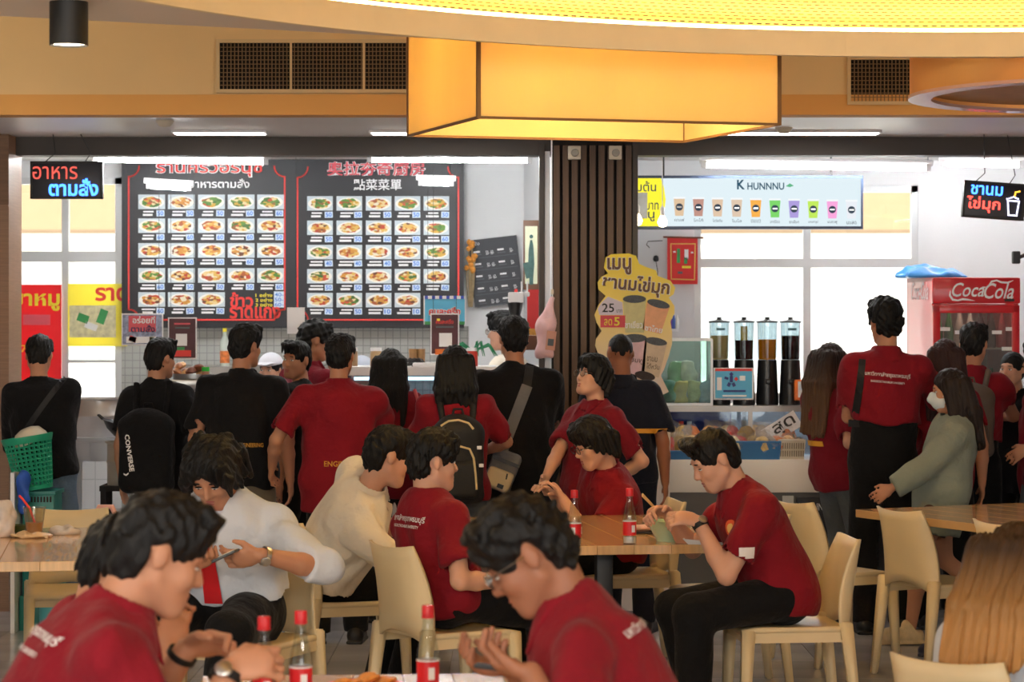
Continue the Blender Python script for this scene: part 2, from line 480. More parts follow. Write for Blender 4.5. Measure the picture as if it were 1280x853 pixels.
def hair_mesh(style, length=0.3, seed=0):
    key = ('hair', style, length, seed)
    if key in TXT: return TXT[key]
    low = -0.16 if style in ('short', 'fringe', 'messy', 'buzz', 'bowl', 'curly', 'bun', 'sidepart') else (-length - 0.08 if style != 'wavy' else -0.24)
    h = 0.0045 if low > -0.25 else 0.006
    f = Field((-0.155, -0.19, low), (0.155, 0.165, 0.18), h)
    rr = random.Random(seed + len(style))
    W_ = lambda amp, kx, ky, kz, n=5: [(rr.uniform(-1, 1) * kx, rr.uniform(-1, 1) * ky, rr.uniform(-1, 1) * kz, rr.uniform(0, 6)) for _ in range(n)]
    th = {'buzz': -0.008, 'short': 0.0, 'fringe': 0.001, 'messy': 0.006, 'bowl': 0.005, 'curly': 0.006, 'wavy': 0.003, 'long': 0.003, 'bun': 0.0, 'sidepart': 0.002}[style]
    f.ell((0, -0.012, 0.030), (0.084 + th, 0.099 + th, 0.097 + th), k=0)
    if style in ('short', 'fringe', 'messy', 'curly', 'sidepart', 'bowl', 'wavy'):
        f.ell((0, -0.052, -0.015), (0.068 + th, 0.052 + th, 0.078), k=0.025)           # back of the head down to the nape
    if style in ('short', 'messy', 'curly', 'wavy', 'bowl'):
        f.ell((0, 0.012 if style == 'short' else 0.01, 0.062), (0.085 + th, 0.098 + th, 0.075 + th), k=0.03)
    # face and neck opening
    f.ell((0, 0.128, -0.030), (0.074, 0.070, 0.098), k=0.012, mode='s')
    cut_z = {'bowl': -0.035, 'wavy': -0.2, 'long': -0.9, 'curly': -0.012}.get(style, -0.012)
    f.rbox((0, 0.085, cut_z - 0.2), (0.4, 0.235, 0.4), rr=0.012, k=0.012, mode='s')
    if style not in ('long', 'wavy', 'bowl', 'bun'):
        for sx in (-1, 1): f.ell((sx * 0.094, -0.012, -0.020), (0.034, 0.034, 0.046), k=0.018, mode='s')   # around the ears
    if style not in ('long', 'wavy'): f.rbox((0, -0.05, -0.30), (0.5, 0.4, 0.4), rr=0.01, k=0.015, mode='s')
    if style in ('short', 'fringe', 'bowl', 'messy', 'curly', 'sidepart'):
        n = 9
        drop = {'short': 0.066, 'fringe': 0.045, 'bowl': 0.030, 'messy': 0.045, 'curly': 0.06, 'sidepart': 0.06}[style]
        for i in range(n):
            x = -0.068 + 0.136 * i / (n - 1)
            z2 = drop + rr.uniform(-0.012, 0.012) + (0.03 * (i / (n - 1)) if style == 'sidepart' else 0)
            yy = 0.097 - 0.55 * x * x / 0.1
            f.cone((x * 0.75, 0.055, 0.112), (x * 1.0, yy - 0.002, (0.112 + z2) / 2 + 0.02), 0.018, 0.012, k=0.012)
            f.cone((x * 1.0, yy - 0.002, (0.112 + z2) / 2 + 0.02), (x * 1.06 + rr.uniform(-0.006, 0.006), yy - 0.004, z2), 0.011, 0.005, k=0.008)
    if style == 'bowl':
        for sx in (-1, 1):
            for j in range(4):
                y = 0.03 - 0.03 * j
                f.cone((sx * 0.082, y, 0.04), (sx * 0.088, y + 0.004, -0.03 - 0.018 * j), 0.024, 0.012, k=0.015)
        for j in range(5):
            x = -0.05 + 0.025 * j
            f.cone((x, -0.10, 0.0), (x * 1.05, -0.085, -0.105), 0.026, 0.014, k=0.015)
    if style == 'wavy':
        for sx in (-1, 1):
            for j in range(6):
                y = 0.075 - 0.032 * j
                xo = sx * (0.072 + 0.008 * (j > 0) + rr.uniform(0, 0.008))
                pz = -0.02 - rr.uniform(0, 0.05) - 0.02 * j * 0.4
                f.cone((sx * 0.06, y, 0.085), (xo, y + 0.012, 0.03), 0.024, 0.020, k=0.02)
                f.cone((xo, y + 0.012, 0.03), (xo + sx * rr.uniform(0.0, 0.022), y + rr.uniform(-0.01, 0.02), pz), 0.020, 0.008, k=0.016)
        for j in range(7):
            x = -0.075 + 0.025 * j
            f.cone((x, -0.10, 0.0), (x * 1.15, -0.105, -0.12), 0.032, 0.014, k=0.02)
    if style == 'long':
        for sx in (-1, 1):
            for j in range(5):
                y = 0.035 - 0.03 * j
                zz = -length * (0.55 + 0.1 * j)
                f.cone((sx * 0.080, y, 0.05), (sx * (0.092 + 0.006 * j), y - 0.02, -0.14), 0.020, 0.022, k=0.02)
                f.cone((sx * (0.092 + 0.006 * j), y - 0.02, -0.14), (sx * (0.075 + 0.01 * j), y - 0.055, zz), 0.022, 0.012, k=0.02)
        for j in range(7):
            x = -0.084 + 0.028 * j
            f.cone((x, -0.085, 0.03), (x * 1.15, -0.125, -0.15), 0.038, 0.032, k=0.02)
            f.cone((x * 1.15, -0.125, -0.15), (x * 1.12, -0.125, -length + rr.uniform(-0.015, 0.02)), 0.032, 0.014, k=0.02)
    if style == 'bun':
        f.ell((0, -0.128, 0.035), (0.042, 0.036, 0.042), k=0.012)
        f.ell((0, -0.055, -0.02), (0.066, 0.055, 0.07), k=0.02)
    amp = {'buzz': 0.0008, 'short': 0.0042, 'fringe': 0.003, 'messy': 0.0055, 'curly': 0.007, 'wavy': 0.006, 'bowl': 0.0035, 'long': 0.0035, 'bun': 0.0012, 'sidepart': 0.003}[style]
    if style in ('curly',): wv = W_(1, 150, 150, 150, 6)
    elif style in ('long', 'wavy', 'bowl', 'bun'): wv = W_(1, 260, 260, 26, 6)
    else: wv = W_(1, 210, 190, 90, 5) + W_(1, 330, 330, 160, 3)
    f.noise(amp, wv)
    me = f.mesh('hair', 0)
    TXT[key] = me
    return me

def ik(a, t, l1, l2, pole):
    d = t - a; D = d.length
    mx = (l1 + l2) * 0.995
    if D > mx: t = a + d * (mx / D); d = t - a; D = mx
    D = max(D, abs(l1 - l2) + 0.02)
    x = (l1 * l1 - l2 * l2 + D * D) / (2 * D)
    hgt = math.sqrt(max(0, l1 * l1 - x * x))
    u = d.normalized(); p = pole - u * pole.dot(u)
    p = p.normalized() if p.length > 1e-5 else u.orthogonal().normalized()
    return a + u * x + p * hgt, t

SHOE = {}
def shoe_mesh(kind):
    if kind in SHOE: return SHOE[kind]
    f = Field((-0.07, -0.10, -0.02), (0.07, 0.24, 0.13), 0.006)
    f.cone((0, -0.03, 0.035), (0, 0.15, 0.03), 0.042, 0.043, k=0.02, flat=((0, 0, 1), 1.25)).cone((0, -0.03, 0.05), (0, 0.02, 0.09), 0.042, 0.040, k=0.03)
    if kind == 'clog':
        f.ell((0, 0.12, 0.04), (0.055, 0.085, 0.048), k=0.02)
        f.cone((0, -0.03, 0.08), (0, -0.03, 0.16), 0.034, 0.034, k=0.01, mode='s')
    f.rbox((0, 0.055, 0.008), (0.094, 0.275, 0.022), rr=0.01, k=0.004)
    f.plane((0, 0, 0.0), (0, 0, -1))
    SHOE[kind] = f.mesh('shoe', 1)
    return SHOE[kind]

def grid_patch(w, h, n=5):
    vs = [(-w / 2 + w * i / n, -h / 2 + h * j / n, 0) for j in range(n + 1) for i in range(n + 1)]
    fs = [(j * (n + 1) + i, j * (n + 1) + i + 1, (j + 1) * (n + 1) + i + 1, (j + 1) * (n + 1) + i) for j in range(n) for i in range(n)]
    return vs, fs

def project(name, vs, fs, m, parent, bvh, p0, nrm, up=(0, 0, 1), off=0.004):
    """lay a flat print onto a garment: p0 garment-local point, nrm outward direction"""
    n = Vector(nrm).normalized(); up = Vector(up); rt = up.cross(n).normalized(); up = n.cross(rt)
    p0 = Vector(p0); out = []; last = None
    for v in vs:
        q = p0 + rt * v[0] + up * v[1]
        hit = bvh.ray_cast(q + n * 0.6, -n, 1.2)
        if hit[0] is not None: last = hit[0]; out.append(hit[0] + n * (off + 0.0))
        else: out.append((last if last is not None else q) + n * off)
    me = bpy.data.meshes.new(name); me.from_pydata([tuple(v) for v in out], [], fs)
    return link(name, me, m, parent)

def print_text(s, m, parent, bvh, p0, nrm, width, up=(0, 0, 1), bold=0.01, rot=0.0, height=None):
    me, (w, h) = textmesh(s, bold, 0.0, 2)
    k = width / w; kh = height / h if height else k; c, sn = math.cos(rot), math.sin(rot)
    vs = []
    for v in me.vertices:
        x, y = v.co.x * k, v.co.y * kh; vs.append((x * c - y * sn, x * sn + y * c, 0))
    return project('lettering', vs, [tuple(p.vertices) for p in me.polygons], m, parent, bvh, p0, nrm, up)

def person(label, hip, head, face, look=(0, 0, 0), k=1.0, w=1.0, skin='tan', top='polo', topm=None, botm=None, legs='stand',
           hair=('short', 0.3, 0), hairc='black', lh=None, rh=None, lf=None, rf=None, h=0.009, hem=-0.12, sleeve=0.62, shoes='shoe',
           shoem=None, hs=1.0, mouth=True, group=None, folds=1.0, bare=False, flare=0.0, face_on=True, neck=0.098):
    """one figure. hip/head: world points (pelvis centre, skull centre). face: degrees, 0 looks away from the camera (+Y), 90 to the left."""
    hip = Vector(hip); head = Vector(head)
    root = empty('person', (hip.x, hip.y, 0), R(face))
    tag(root, label, 'person', group)
    Mi = Matrix.Translation((hip.x, hip.y, 0)) @ Matrix.Rotation(R(face), 4, 'Z'); Mi = Mi.inverted()
    def loc(p): return Mi @ Vector(p)
    P = loc(hip); Hc = loc(head)
    Rh = Matrix.Rotation(R(look[0]), 3, 'Z') @ Matrix.Rotation(-R(look[1]), 3, 'X') @ Matrix.Rotation(R(look[2]), 3, 'Y')
    Hn = npm(Rh); hk = k * hs * 0.95
    def hp(x, y, z): return Hc + Rh @ (Vector((x, y, z)) * hk)
    sb = hp(0, -0.03, -0.075)
    dn = (P - sb).normalized()
    nb = sb + (dn * 0.75 + Vector((0, -0.12, -0.25))).normalized() * neck * k
    u = (nb - P); L = u.length; u = u.normalized()
    xa = Vector((1, 0, 0)); xa = (xa - u * xa.dot(u)).normalized(); ya = u.cross(xa).normalized()
    T = Matrix((xa, ya, u)).transposed(); Tn = npm(T)
    def tp(x, y, t): return P + xa * x * k + ya * y * k + u * (t * L)
    shz = nb - u * 0.078 * k
    S = {s: shz + xa * (s * 0.172 * k * w) for s in (-1, 1)}
    ua, fa = 0.285 * k, 0.245 * k
    A = {}
    for s, spec in ((-1, lh), (1, rh)):
        sp = spec or {}
        t = sp.get('t')
        if t is None: t = S[s] + Vector((s * 0.07, 0.04, -0.515)) * k
        else: t = loc(t) if not sp.get('local') else Vector(t)
        pole = Vector(sp.get('pole', (s * 0.5, -0.6, -0.6)))
        E, Wr = ik(S[s], t, ua, fa, pole)
        d = Vector(sp['dir']) if 'dir' in sp else (Wr - E)
        d = d.normalized()
        n = Vector(sp.get('palm', (-s, 0, -0.2))); n = (n - d * n.dot(d)).normalized()
        A[s] = (E, Wr, d, n, sp.get('curl', 0.35))
    G = {}
    for s, t in ((-1, lf), (1, rf)):
        hj = P + xa * (s * 0.09 * k)
        if t is None: t = Vector((s * 0.10, 0.0, 0.085)) if legs == 'stand' else Vector((s * 0.11, 0.40 * k, 0.085))
        else: t = Vector(t)
        pole = Vector((0, 1, 0.15)) if legs == 'stand' else Vector((s * 0.1, 0.5, 1))
        K, An = ik(hj, t, 0.43 * k, 0.42 * k, pole)
        G[s] = (hj, K, An)
    pts = [Hc, P, nb] + [q for s in (-1, 1) for q in (A[s][0], A[s][1] + A[s][2] * 0.19, G[s][1], G[s][2])]
    lo = [min(p[i] for p in pts) - 0.17 * k for i in range(3)]; hi = [max(p[i] for p in pts) + 0.17 * k for i in range(3)]
    hi[2] = max(hi[2], Hc.z + 0.17); lo[2] = max(lo[2], -0.02)

    # ---- skin: one continuous body
    f = Field(lo, hi, h)
    f.ell(tp(0, 0, 0.02), np.array((0.150 * w, 0.105, 0.11)) * k, Tn, 0.04)
    f.ell(tp(0, 0, 0.36), np.array((0.132 * w, 0.096, 0.16)) * k, Tn, 0.05)
    f.ell(tp(0, 0, 0.70), np.array((0.150 * w, 0.100, 0.17)) * k, Tn, 0.05)
    f.cone(S[-1] * 0.9 + shz * 0.1, S[1] * 0.9 + shz * 0.1, 0.050 * k, 0.050 * k, 0.04)
    f.cone(nb - u * 0.03 * k, sb, 0.056 * k, 0.050 * k, 0.03)
    for s in (-1, 1):
        E, Wr, d, n, cu = A[s]; hj, K, An = G[s]
        f.cone(nb - u * 0.012, S[s], 0.036 * k, 0.038 * k, 0.03)
        f.cone(S[s], E, 0.047 * k * w ** 0.5, 0.037 * k, 0.02); f.cone(E, E * 0.65 + Wr * 0.35, 0.037 * k, 0.039 * k, 0.015); f.cone(E * 0.65 + Wr * 0.35, Wr, 0.039 * k, 0.025 * k, 0.012)
        # hand
        sd = d.cross(n).normalized(); ths = sd * s
        Mh = npm(Matrix((sd, d, n)).transposed())
        f.ell(Wr + d * 0.048 * k, np.array((0.039, 0.052, 0.017)) * k, Mh, 0.012)
        for j, (o_, ln) in enumerate(((0.030, 0.072), (0.010, 0.080), (-0.010, 0.074), (-0.029, 0.060))):
            b0 = Wr + d * 0.085 * k + ths * (o_ * k); a1 = cu * 1.0 + 0.05 * j * cu; a2 = cu * 2.2 + 0.06 * j * cu
            q1 = b0 + (d * math.cos(a1) + n * math.sin(a1)) * ln * 0.52 * k + ths * (o_ * 0.15)
            q2 = q1 + (d * math.cos(a2) + n * math.sin(a2)) * ln * 0.50 * k
            f.cone(b0 - d * 0.02, q1, 0.0098 * k, 0.0092 * k, 0.004); f.cone(q1, q2, 0.0092 * k, 0.0078 * k, 0.004)
        t0 = Wr + d * 0.022 * k + ths * 0.024 * k; t1 = t0 + (d * 0.62 + ths * 0.62 + n * 0.30 * (0.5 + cu)).normalized() * 0.042 * k
        t2 = t1 + (d * 0.85 + ths * 0.15 + n * 0.45 * (0.5 + cu)).normalized() * 0.034 * k
        f.cone(t0, t1, 0.015 * k, 0.0115 * k, 0.008); f.cone(t1, t2, 0.0112 * k, 0.009 * k, 0.004)
        f.cone(hj, K, 0.070 * k, 0.050 * k, 0.03); f.cone(K, K * 0.6 + An * 0.4, 0.050 * k, 0.052 * k, 0.02); f.cone(K * 0.6 + An * 0.4, An, 0.052 * k, 0.034 * k, 0.02)
        fd = Vector((0, 1, 0)); f.cone(An + Vector((0, 0, -0.035)), An + fd * 0.12 * k + Vector((0, 0, -0.055)), 0.030 * k, 0.022 * k, 0.02)
    # head and face
    def he(c, r, kk=0.02, mode='u'): f.ell(hp(*c), np.array(r) * hk, Hn, kk * hk, mode)
    def hcn(a, b, r1, r2, kk=0.01, mode='u'): f.cone(hp(*a), hp(*b), r1 * hk, r2 * hk, kk * hk, mode)
    he((0, -0.010, 0.027), (0.077, 0.092, 0.090)); he((0, 0.030, -0.045), (0.060, 0.064, 0.076), 0.03)
    hcn((-0.016, 0.070, -0.102), (0.016, 0.070, -0.102), 0.019, 0.019, 0.03)
    for s in (-1, 1):
        hcn((s * 0.058, 0.0, -0.055), (s * 0.022, 0.066, -0.100), 0.016, 0.016, 0.03)
        he((s * 0.041, 0.062, -0.028), (0.024, 0.026, 0.026), 0.025)
        he((s * 0.080, -0.010, -0.006), (0.0085, 0.020, 0.031), 0.008)
    hcn((-0.032, 0.081, 0.026), (0.032, 0.081, 0.026), 0.012, 0.012, 0.02)
    for s in (-1, 1): he((s * 0.031, 0.100, 0.002), (0.018, 0.014, 0.011), 0.012, 's')
    hcn((0, 0.088, 0.012), (0, 0.109, -0.030), 0.0075, 0.0125, 0.012)
    for s in (-1, 1): hcn((s * 0.011, 0.098, -0.034), (s * 0.006, 0.098, -0.034), 0.009, 0.009, 0.008)
    if mouth:
        hcn((-0.020, 0.088, -0.064), (0.020, 0.088, -0.064), 0.008, 0.008, 0.01); hcn((-0.016, 0.087, -0.077), (0.016, 0.087, -0.077), 0.0085, 0.0085, 0.01)
        hcn((-0.023, 0.100, -0.0705), (0.023, 0.100, -0.0705), 0.0035, 0.0035, 0.006, 's')
    body = link('body', f.mesh('body', 1), SKIN[skin], root)
    HM = Matrix.Translation(Hc) @ Rh.to_4x4() @ Matrix.Scale(hk, 4)

    # ---- face details
    if face_on:
        if ('ball',) not in TXT:
            TXT[('ball',)] = MB().lathe([(0.0, -1)] + [(math.cos(a), math.sin(a)) for a in [R(-60 + 30 * i) for i in range(5)]] + [(0.0, 1)], 12).mesh('ball', True)
        ball = TXT[('ball',)]
        def feat(nm, m, p, r, rot=(0, 0, 0), parent=root):
            o = link(nm, ball.copy(), None, parent); o.data.materials.clear(); o.data.materials.append(m)
            o.matrix_local = HM @ Matrix.Translation(p) @ Matrix.Rotation(rot[2], 4, 'Z') @ Matrix.Rotation(rot[1], 4, 'Y') @ Matrix.Diagonal((r[0], r[1], r[2], 1))
            return o
        for s in (-1, 1):
            dz = -0.0035 if look[1] > 16 else 0.0; fz = 0.5 if look[1] > 16 else 1.0
            feat('eye', M_EYEW, (s * 0.031, 0.0835, 0.001 + dz), (0.0135, 0.008, 0.0062 * fz)); feat('iris', M_EYED, (s * 0.031, 0.0893, 0.0012 + dz * 1.3), (0.0050, 0.0032, 0.0050 * fz))
            feat('eyelid', M_EYED, (s * 0.0315, 0.0865, 0.0075 + dz * 1.6), (0.0150, 0.0050, 0.0010), (0, s * 0.06, 0))
            feat('eyebrow', HAIR['black'], (s * 0.033, 0.0925, 0.026), (0.017, 0.0040, 0.0026), (0, s * 0.10, -s * 0.25))
        if mouth:
            feat('lips', M_LIP, (0, 0.0945, -0.0645), (0.019, 0.0055, 0.0042)); feat('lips', M_LIP, (0, 0.0935, -0.0765), (0.016, 0.0065, 0.0050))

    # ---- hair
    if hair:
        hm = hair_mesh(*hair)
        o = link('hair', hm.copy(), None, root); o.data.materials.clear(); o.data.materials.append(HAIR[hairc]); o.matrix_local = HM

    # ---- top
    info = dict(root=root, HM=HM, loc=loc, tp=tp, A=A, S=S, G=G, nb=nb, u=u, xa=xa, ya=ya, k=k, Hc=Hc, Rh=Rh, P=P, L=L, hp=hp, hk=hk)
    gh = max(0.009, h * 1.15)
    infl = {'polo': 0.020, 'tee': 0.022, 'shirt': 0.024, 'hoodie': 0.034}[top] * k
    f = Field(lo, hi, gh)
    seat = legs != 'stand'
    f.ell(tp(0, 0, 0.03), np.array((0.166 * w + flare, 0.120 + flare, 0.12)) * k + infl, Tn, 0.05)
    bt = -0.75 if not seat else 0.10
    f.cone(tp(0, 0, 0.62), tp(0, 0, bt), 0.142 * w * k + infl, (0.158 * w + flare) * k + infl, 0.05, flat=(ya, 1.36))
    f.ell(tp(0, 0.004, 0.36), np.array((0.148 * w, 0.106, 0.19)) * k + infl, Tn, 0.06)
    f.ell(tp(0, 0, 0.70), np.array((0.156 * w, 0.104, 0.18)) * k + infl, Tn, 0.06)
    f.cone(S[-1] * 0.86 + shz * 0.14, S[1] * 0.86 + shz * 0.14, 0.046 * k + infl * 0.7, 0.046 * k + infl * 0.7, 0.05)
    for s in (-1, 1):
        f.cone(nb - u * 0.020 * k, S[s] * 0.9 + shz * 0.1, 0.036 * k + infl * 0.5, 0.040 * k + infl * 0.5, 0.03)
    f.cone(nb - u * 0.03 * k, nb, 0.056 * k + infl * 0.4, 0.056 * k + infl * 0.2, 0.03)
    nkd = (sb - nb).normalized()
    if top in ('polo', 'shirt'): f.cone(nb + nkd * 0.012 * k + ya * 0.01 * k, nb + nkd * 0.14 * k + ya * 0.02 * k, 0.060 * k, 0.085 * k, 0.008, 's')
    else: f.cone(nb + nkd * 0.010 * k + ya * 0.022 * k - u * 0.006 * k, nb + nkd * 0.14 * k + ya * 0.04 * k, 0.063 * k, 0.09 * k, 0.006, 's')
    if top in ('polo', 'shirt'): f.cone(nb + ya * 0.10 * k + u * 0.03, nb + ya * 0.15 * k - u * 0.085 * k, 0.046 * k, 0.012 * k, 0.006, 's')
    # hem
    hp_ = P + u * (hem * k); f.plane(hp_, -u)
    if hem <= -0.05 and seat: f.plane((0, 0, P.z - 0.075), (0, 0, -1))
    for s in (-1, 1):
        E, Wr, d, n, cu = A[s]
        ud = (E - S[s]).normalized()
        if top in ('polo', 'tee') or sleeve < 1.0:
            e = S[s] + (E - S[s]) * sleeve
            f.cone(S[s] - ud * 0.01, e + ud * 0.05, 0.054 * k * w ** 0.3 + infl * 0.75, 0.052 * k * w ** 0.3 + infl * 0.95, 0.035, cut=[(e, ud)])
            f.cone(e - ud * 0.012, e + ud * 0.10, 0.043 * k * w ** 0.3 + infl * 0.8, 0.048 * k * w ** 0.3 + infl * 0.9, 0.003, 's')
        else:
            fr = sleeve - 1.0; fd_ = (Wr - E).normalized(); e = E + (Wr - E) * fr
            r_ = (0.042 if top == 'shirt' else 0.046) * k + infl
            f.cone(S[s], E, 0.052 * k + infl * 0.8, r_, 0.035); f.cone(E, e + fd_ * 0.05, r_, r_ * 0.86, 0.02, cut=[(e, fd_)])
    if top == 'hoodie':
        f.cone(nb - ya * 0.07 * k - u * 0.03, nb - ya * 0.09 * k - u * 0.12, 0.07 * k, 0.045 * k, 0.03)
        for s in (-1, 1): f.cone(nb - ya * 0.06 * k + xa * (s * 0.05), nb + ya * 0.07 * k - u * 0.05 + xa * (s * 0.045), 0.042 * k, 0.032 * k, 0.02)
    rr = random.Random(hash(label) % 9999 if False else sum(map(ord, label)))
    wv = [(rr.uniform(-1, 1) * 26, rr.uniform(-1, 1) * 26, rr.uniform(-1, 1) * 20, rr.uniform(0, 6)) for _ in range(4)] + [(rr.uniform(-1, 1) * 55, rr.uniform(-1, 1) * 55, rr.uniform(-1, 1) * 30, rr.uniform(0, 6)) for _ in range(3)]
    f.noise(0.0075 * folds, wv)
    nm = {'polo': 'polo_shirt', 'tee': 't_shirt', 'shirt': 'shirt', 'hoodie': 'hoodie'}[top]
    so = link(nm, f.mesh(nm, 1), topm or C_RED, root)
    info['shirt'] = so
    bvh = BVHTree.FromPolygons([v.co.copy() for v in so.data.vertices], [tuple(p.vertices) for p in so.data.polygons])
    info['bvh'] = bvh
    if top in ('polo', 'shirt'):
        nd = (sb - nb).normalized()
        f = Field([nb[i] - 0.16 for i in range(3)], [nb[i] + 0.16 for i in range(3)], 0.006)
        a0 = nb - u * 0.022 * k + ya * 0.004; a1 = nb + nd * 0.042 * k
        f.cone(a0, a1, 0.097 * k, 0.066 * k, 0.0, cut=[(a1, nd), (a0 - u * 0.012 * k, -u)])
        f.cone(a0 - nd * 0.06, a1 + nd * 0.05, 0.074 * k, 0.053 * k, 0.0, 's')
        f.cone(nb + ya * 0.085 * k + nd * 0.09 * k, nb + ya * 0.125 * k - u * 0.065 * k, 0.046 * k, 0.006 * k, 0.003, 's')
        for s in (-1, 1): f.cone(nb + ya * 0.060 * k + xa * (s * 0.058 * k) + nd * 0.016 * k, nb + ya * 0.120 * k + xa * (s * 0.047 * k) - u * 0.050 * k, 0.030 * k, 0.012 * k, 0.008, flat=((s * 0.55, 1, 0.75), 3.4))
        f.cone(nb - nd * 0.06 + ya * 0.004, a1 + nd * 0.05, 0.060 * k, 0.053 * k, 0.0, 's')
        link('collar', f.mesh('collar', 1), topm or C_RED, root)

    # ---- trousers
    if botm is not None:
        f = Field([lo[0], lo[1], -0.01], [hi[0], hi[1], P.z + 0.22], max(0.010, h * 1.2))
        ti = 0.018 * k
        f.ell(tp(0, 0, 0.0), np.array((0.150 * w, 0.106, 0.12)) * k + ti * 0.6, Tn if legs == 'stand' else None, 0.03)
        if hem > 0: f.cone(tp(0, 0, 0.0), P + u * (hem + 0.10) * k, 0.150 * w * k + ti, 0.148 * w * k + ti, 0.03, flat=(ya, 1.36), cut=[(P + u * (hem + 0.015) * k, u)])
        for s in (-1, 1):
            hj, K, An = G[s]
            if bare:
                e = hj + (K - hj) * 0.62; dd = (K - hj).normalized()
                f.cone(hj, K, 0.088 * k + ti, 0.085 * k + ti, 0.03, cut=[(e, dd)])
            else:
                f.cone(hj, K, (0.070 if legs == 'stand' else 0.080) * k + ti, 0.060 * k + ti, 0.03); fl = 0.052 * k + ti + flare * 0.8
                ee = An + Vector((0, 0, -0.03)); f.cone(K, ee + Vector((0, 0, -0.05)), 0.058 * k + ti, fl, 0.03, cut=[(ee, (0, 0, -1))])
        f.noise(0.0045, [(rr.uniform(-1, 1) * 20, rr.uniform(-1, 1) * 20, rr.uniform(-1, 1) * 34, rr.uniform(0, 6)) for _ in range(5)])
        nm = 'shorts' if bare else 'trousers'
        link(nm, f.mesh(nm, 1), botm, root)
        if shoes:
            for s in (-1, 1):
                An = G[s][2]
                o = link('shoe', shoe_mesh(shoes).copy(), shoem or M_SHOEB, root, (An.x, An.y, max(0.0, An.z - 0.085)), (0, 0, -s * 0.12), (k, k, 1))
    return info

def glasses(I, m=M_FRAMES):
    root = I['root']; HM = I['HM']
    mb = MB()
    for s in (-1, 1):
        mb.tube([(s * 0.034 + 0.024 * math.cos(t), 0.108 + 0.001 * math.cos(2 * t), 0.0 + 0.019 * math.sin(t)) for t in [2 * math.pi * i / 16 for i in range(17)]], 0.0019, 5)
        mb.tube([(s * 0.058, 0.108, 0.006), (s * 0.079, 0.085, 0.008), (s * 0.085, -0.005, 0.004), (s * 0.084, -0.02, -0.012)], 0.0018, 5)
    mb.tube([(-0.011, 0.109, 0.004), (0, 0.111, 0.006), (0.011, 0.109, 0.004)], 0.0018, 5)
    g = mb.build('spectacles', m, root, True); g.matrix_local = HM
    for s in (-1, 1):
        l = MB().lathe([(0.0, -0.0006), (0.0225, -0.0006), (0.0225, 0.0006), (0.0, 0.0006)], 16).build('lens', M_LENS, g)
        l.matrix_local = Matrix.Translation((s * 0.034, 0.108, 0)) @ Matrix.Rotation(R(90), 4, 'X') @ Matrix.Diagonal((1, 0.82, 1, 1))

def wristband(I, s, m, r=0.031, wd=0.02, dial=None, at=0.93):
    E, Wr, d, n, cu = I['A'][s]; c = E + (Wr - E) * at; dd = (Wr - E).normalized(); k = I['k']
    q = dd.to_track_quat('Z', 'Y').to_matrix().to_4x4()
    o = MB().lathe([(r * k, -wd / 2), (r * k + 0.004, -wd / 2), (r * k + 0.004, wd / 2), (r * k, wd / 2), (r * k, -wd / 2)], 20).build('wristband', m, I['root'], True)
    o.matrix_local = Matrix.Translation(c) @ q
    if dial is not None:
        # dial on the back of the wrist
        bk = -n; qq = bk.to_track_quat('Z', 'Y').to_matrix().to_4x4()
        w_ = MB().lathe([(0, -0.004), (0.019, -0.004), (0.019, 0.003), (0.016, 0.005), (0, 0.005)], 18).build('watch_dial', dial, I['root'], True)
        w_.matrix_local = Matrix.Translation(c + bk * (r * k + 0.005)) @ qq

# ------------------------------------------------------------------ the hall and the two stalls
Y_STALL, Y_BACK, Y_BULK = 15.0, 17.2, 13.1
M_BEIGE = mat('paint_beige', (230, 198, 144), 0.75, 0.04, 2.0, 0.05, 90)
M_ORANGE = mat('paint_ochre', (226, 168, 92), 0.7, 0.04, 2.0)
M_SOFFIT = mat('paint_soffit', (238, 234, 230), 0.4, 0.04, 1.5)
M_WALL = mat('paint_white', (226, 228, 230), 0.7, 0.04, 2.0, 0.04, 60)
M_BEAM = mat('beam_taupe', (70, 62, 56), 0.55, 0.08, 4.0)
M_WOODP = mat('post_wood', (126, 92, 66), 0.55, 0.18, 3.0, 0.08, 40, stretch=(3, 3, 40))
M_WOODL = mat('post_wood_pale', (150, 112, 84), 0.5, 0.15, 3.0, 0.05, 40, stretch=(2, 2, 60))
M_SLAT = mat('slat_brown', (96, 72, 52), 0.5, 0.15, 4.0, 0.05, 40, stretch=(30, 30, 1))
M_DARK = mat('recess_dark', (34, 28, 24), 0.8, 0.1)
M_ALU = mat('window_aluminium', (206, 210, 212), 0.4, 0.04, 5.0, metal=0.3)
M_PANE = glassy('window_pane', (252, 254, 254), 0.06)
M_CEIL = mat('ceiling_plaster', (232, 214, 196), 0.7, 0.03, 1.5)
M_LEDW = emis('cove_led', (255, 222, 150), 22.0)
M_TUBE = emis('fluorescent_tube', (246, 248, 248), 85.0)

def st(o): o['kind'] = 'structure'; return o

# floor with separate polished tiles where the photograph shows it
st(slab('floor', -7.5, 7.5, -5, 17.4, -0.14, -0.006, mat('floor_bed', (120, 104, 90), 0.8), None))
floor = bpy.data.objects['floor']
def tile_mat():
    m = mat('floor_tile', (192, 190, 192), 0.16, 0.16, 1.6, 0.02, 30, stretch=(0.5, 2.2, 1), spec=0.5)
    nt = m.node_tree; N = nt.nodes; L = nt.links; b = N['Principled BSDF']
    src = b.inputs['Base Color'].links[0].from_socket
    oi = N.new('ShaderNodeObjectInfo'); mr = N.new('ShaderNodeMapRange'); mr.inputs['To Min'].default_value = 0.82; mr.inputs['To Max'].default_value = 1.08
    mx = N.new('ShaderNodeVectorMath'); mx.operation = 'SCALE'
    L.new(oi.outputs['Random'], mr.inputs['Value']); L.new(src, mx.inputs[0]); L.new(mr.outputs[0], mx.inputs['Scale']); L.new(mx.outputs[0], b.inputs['Base Color'])
    return m
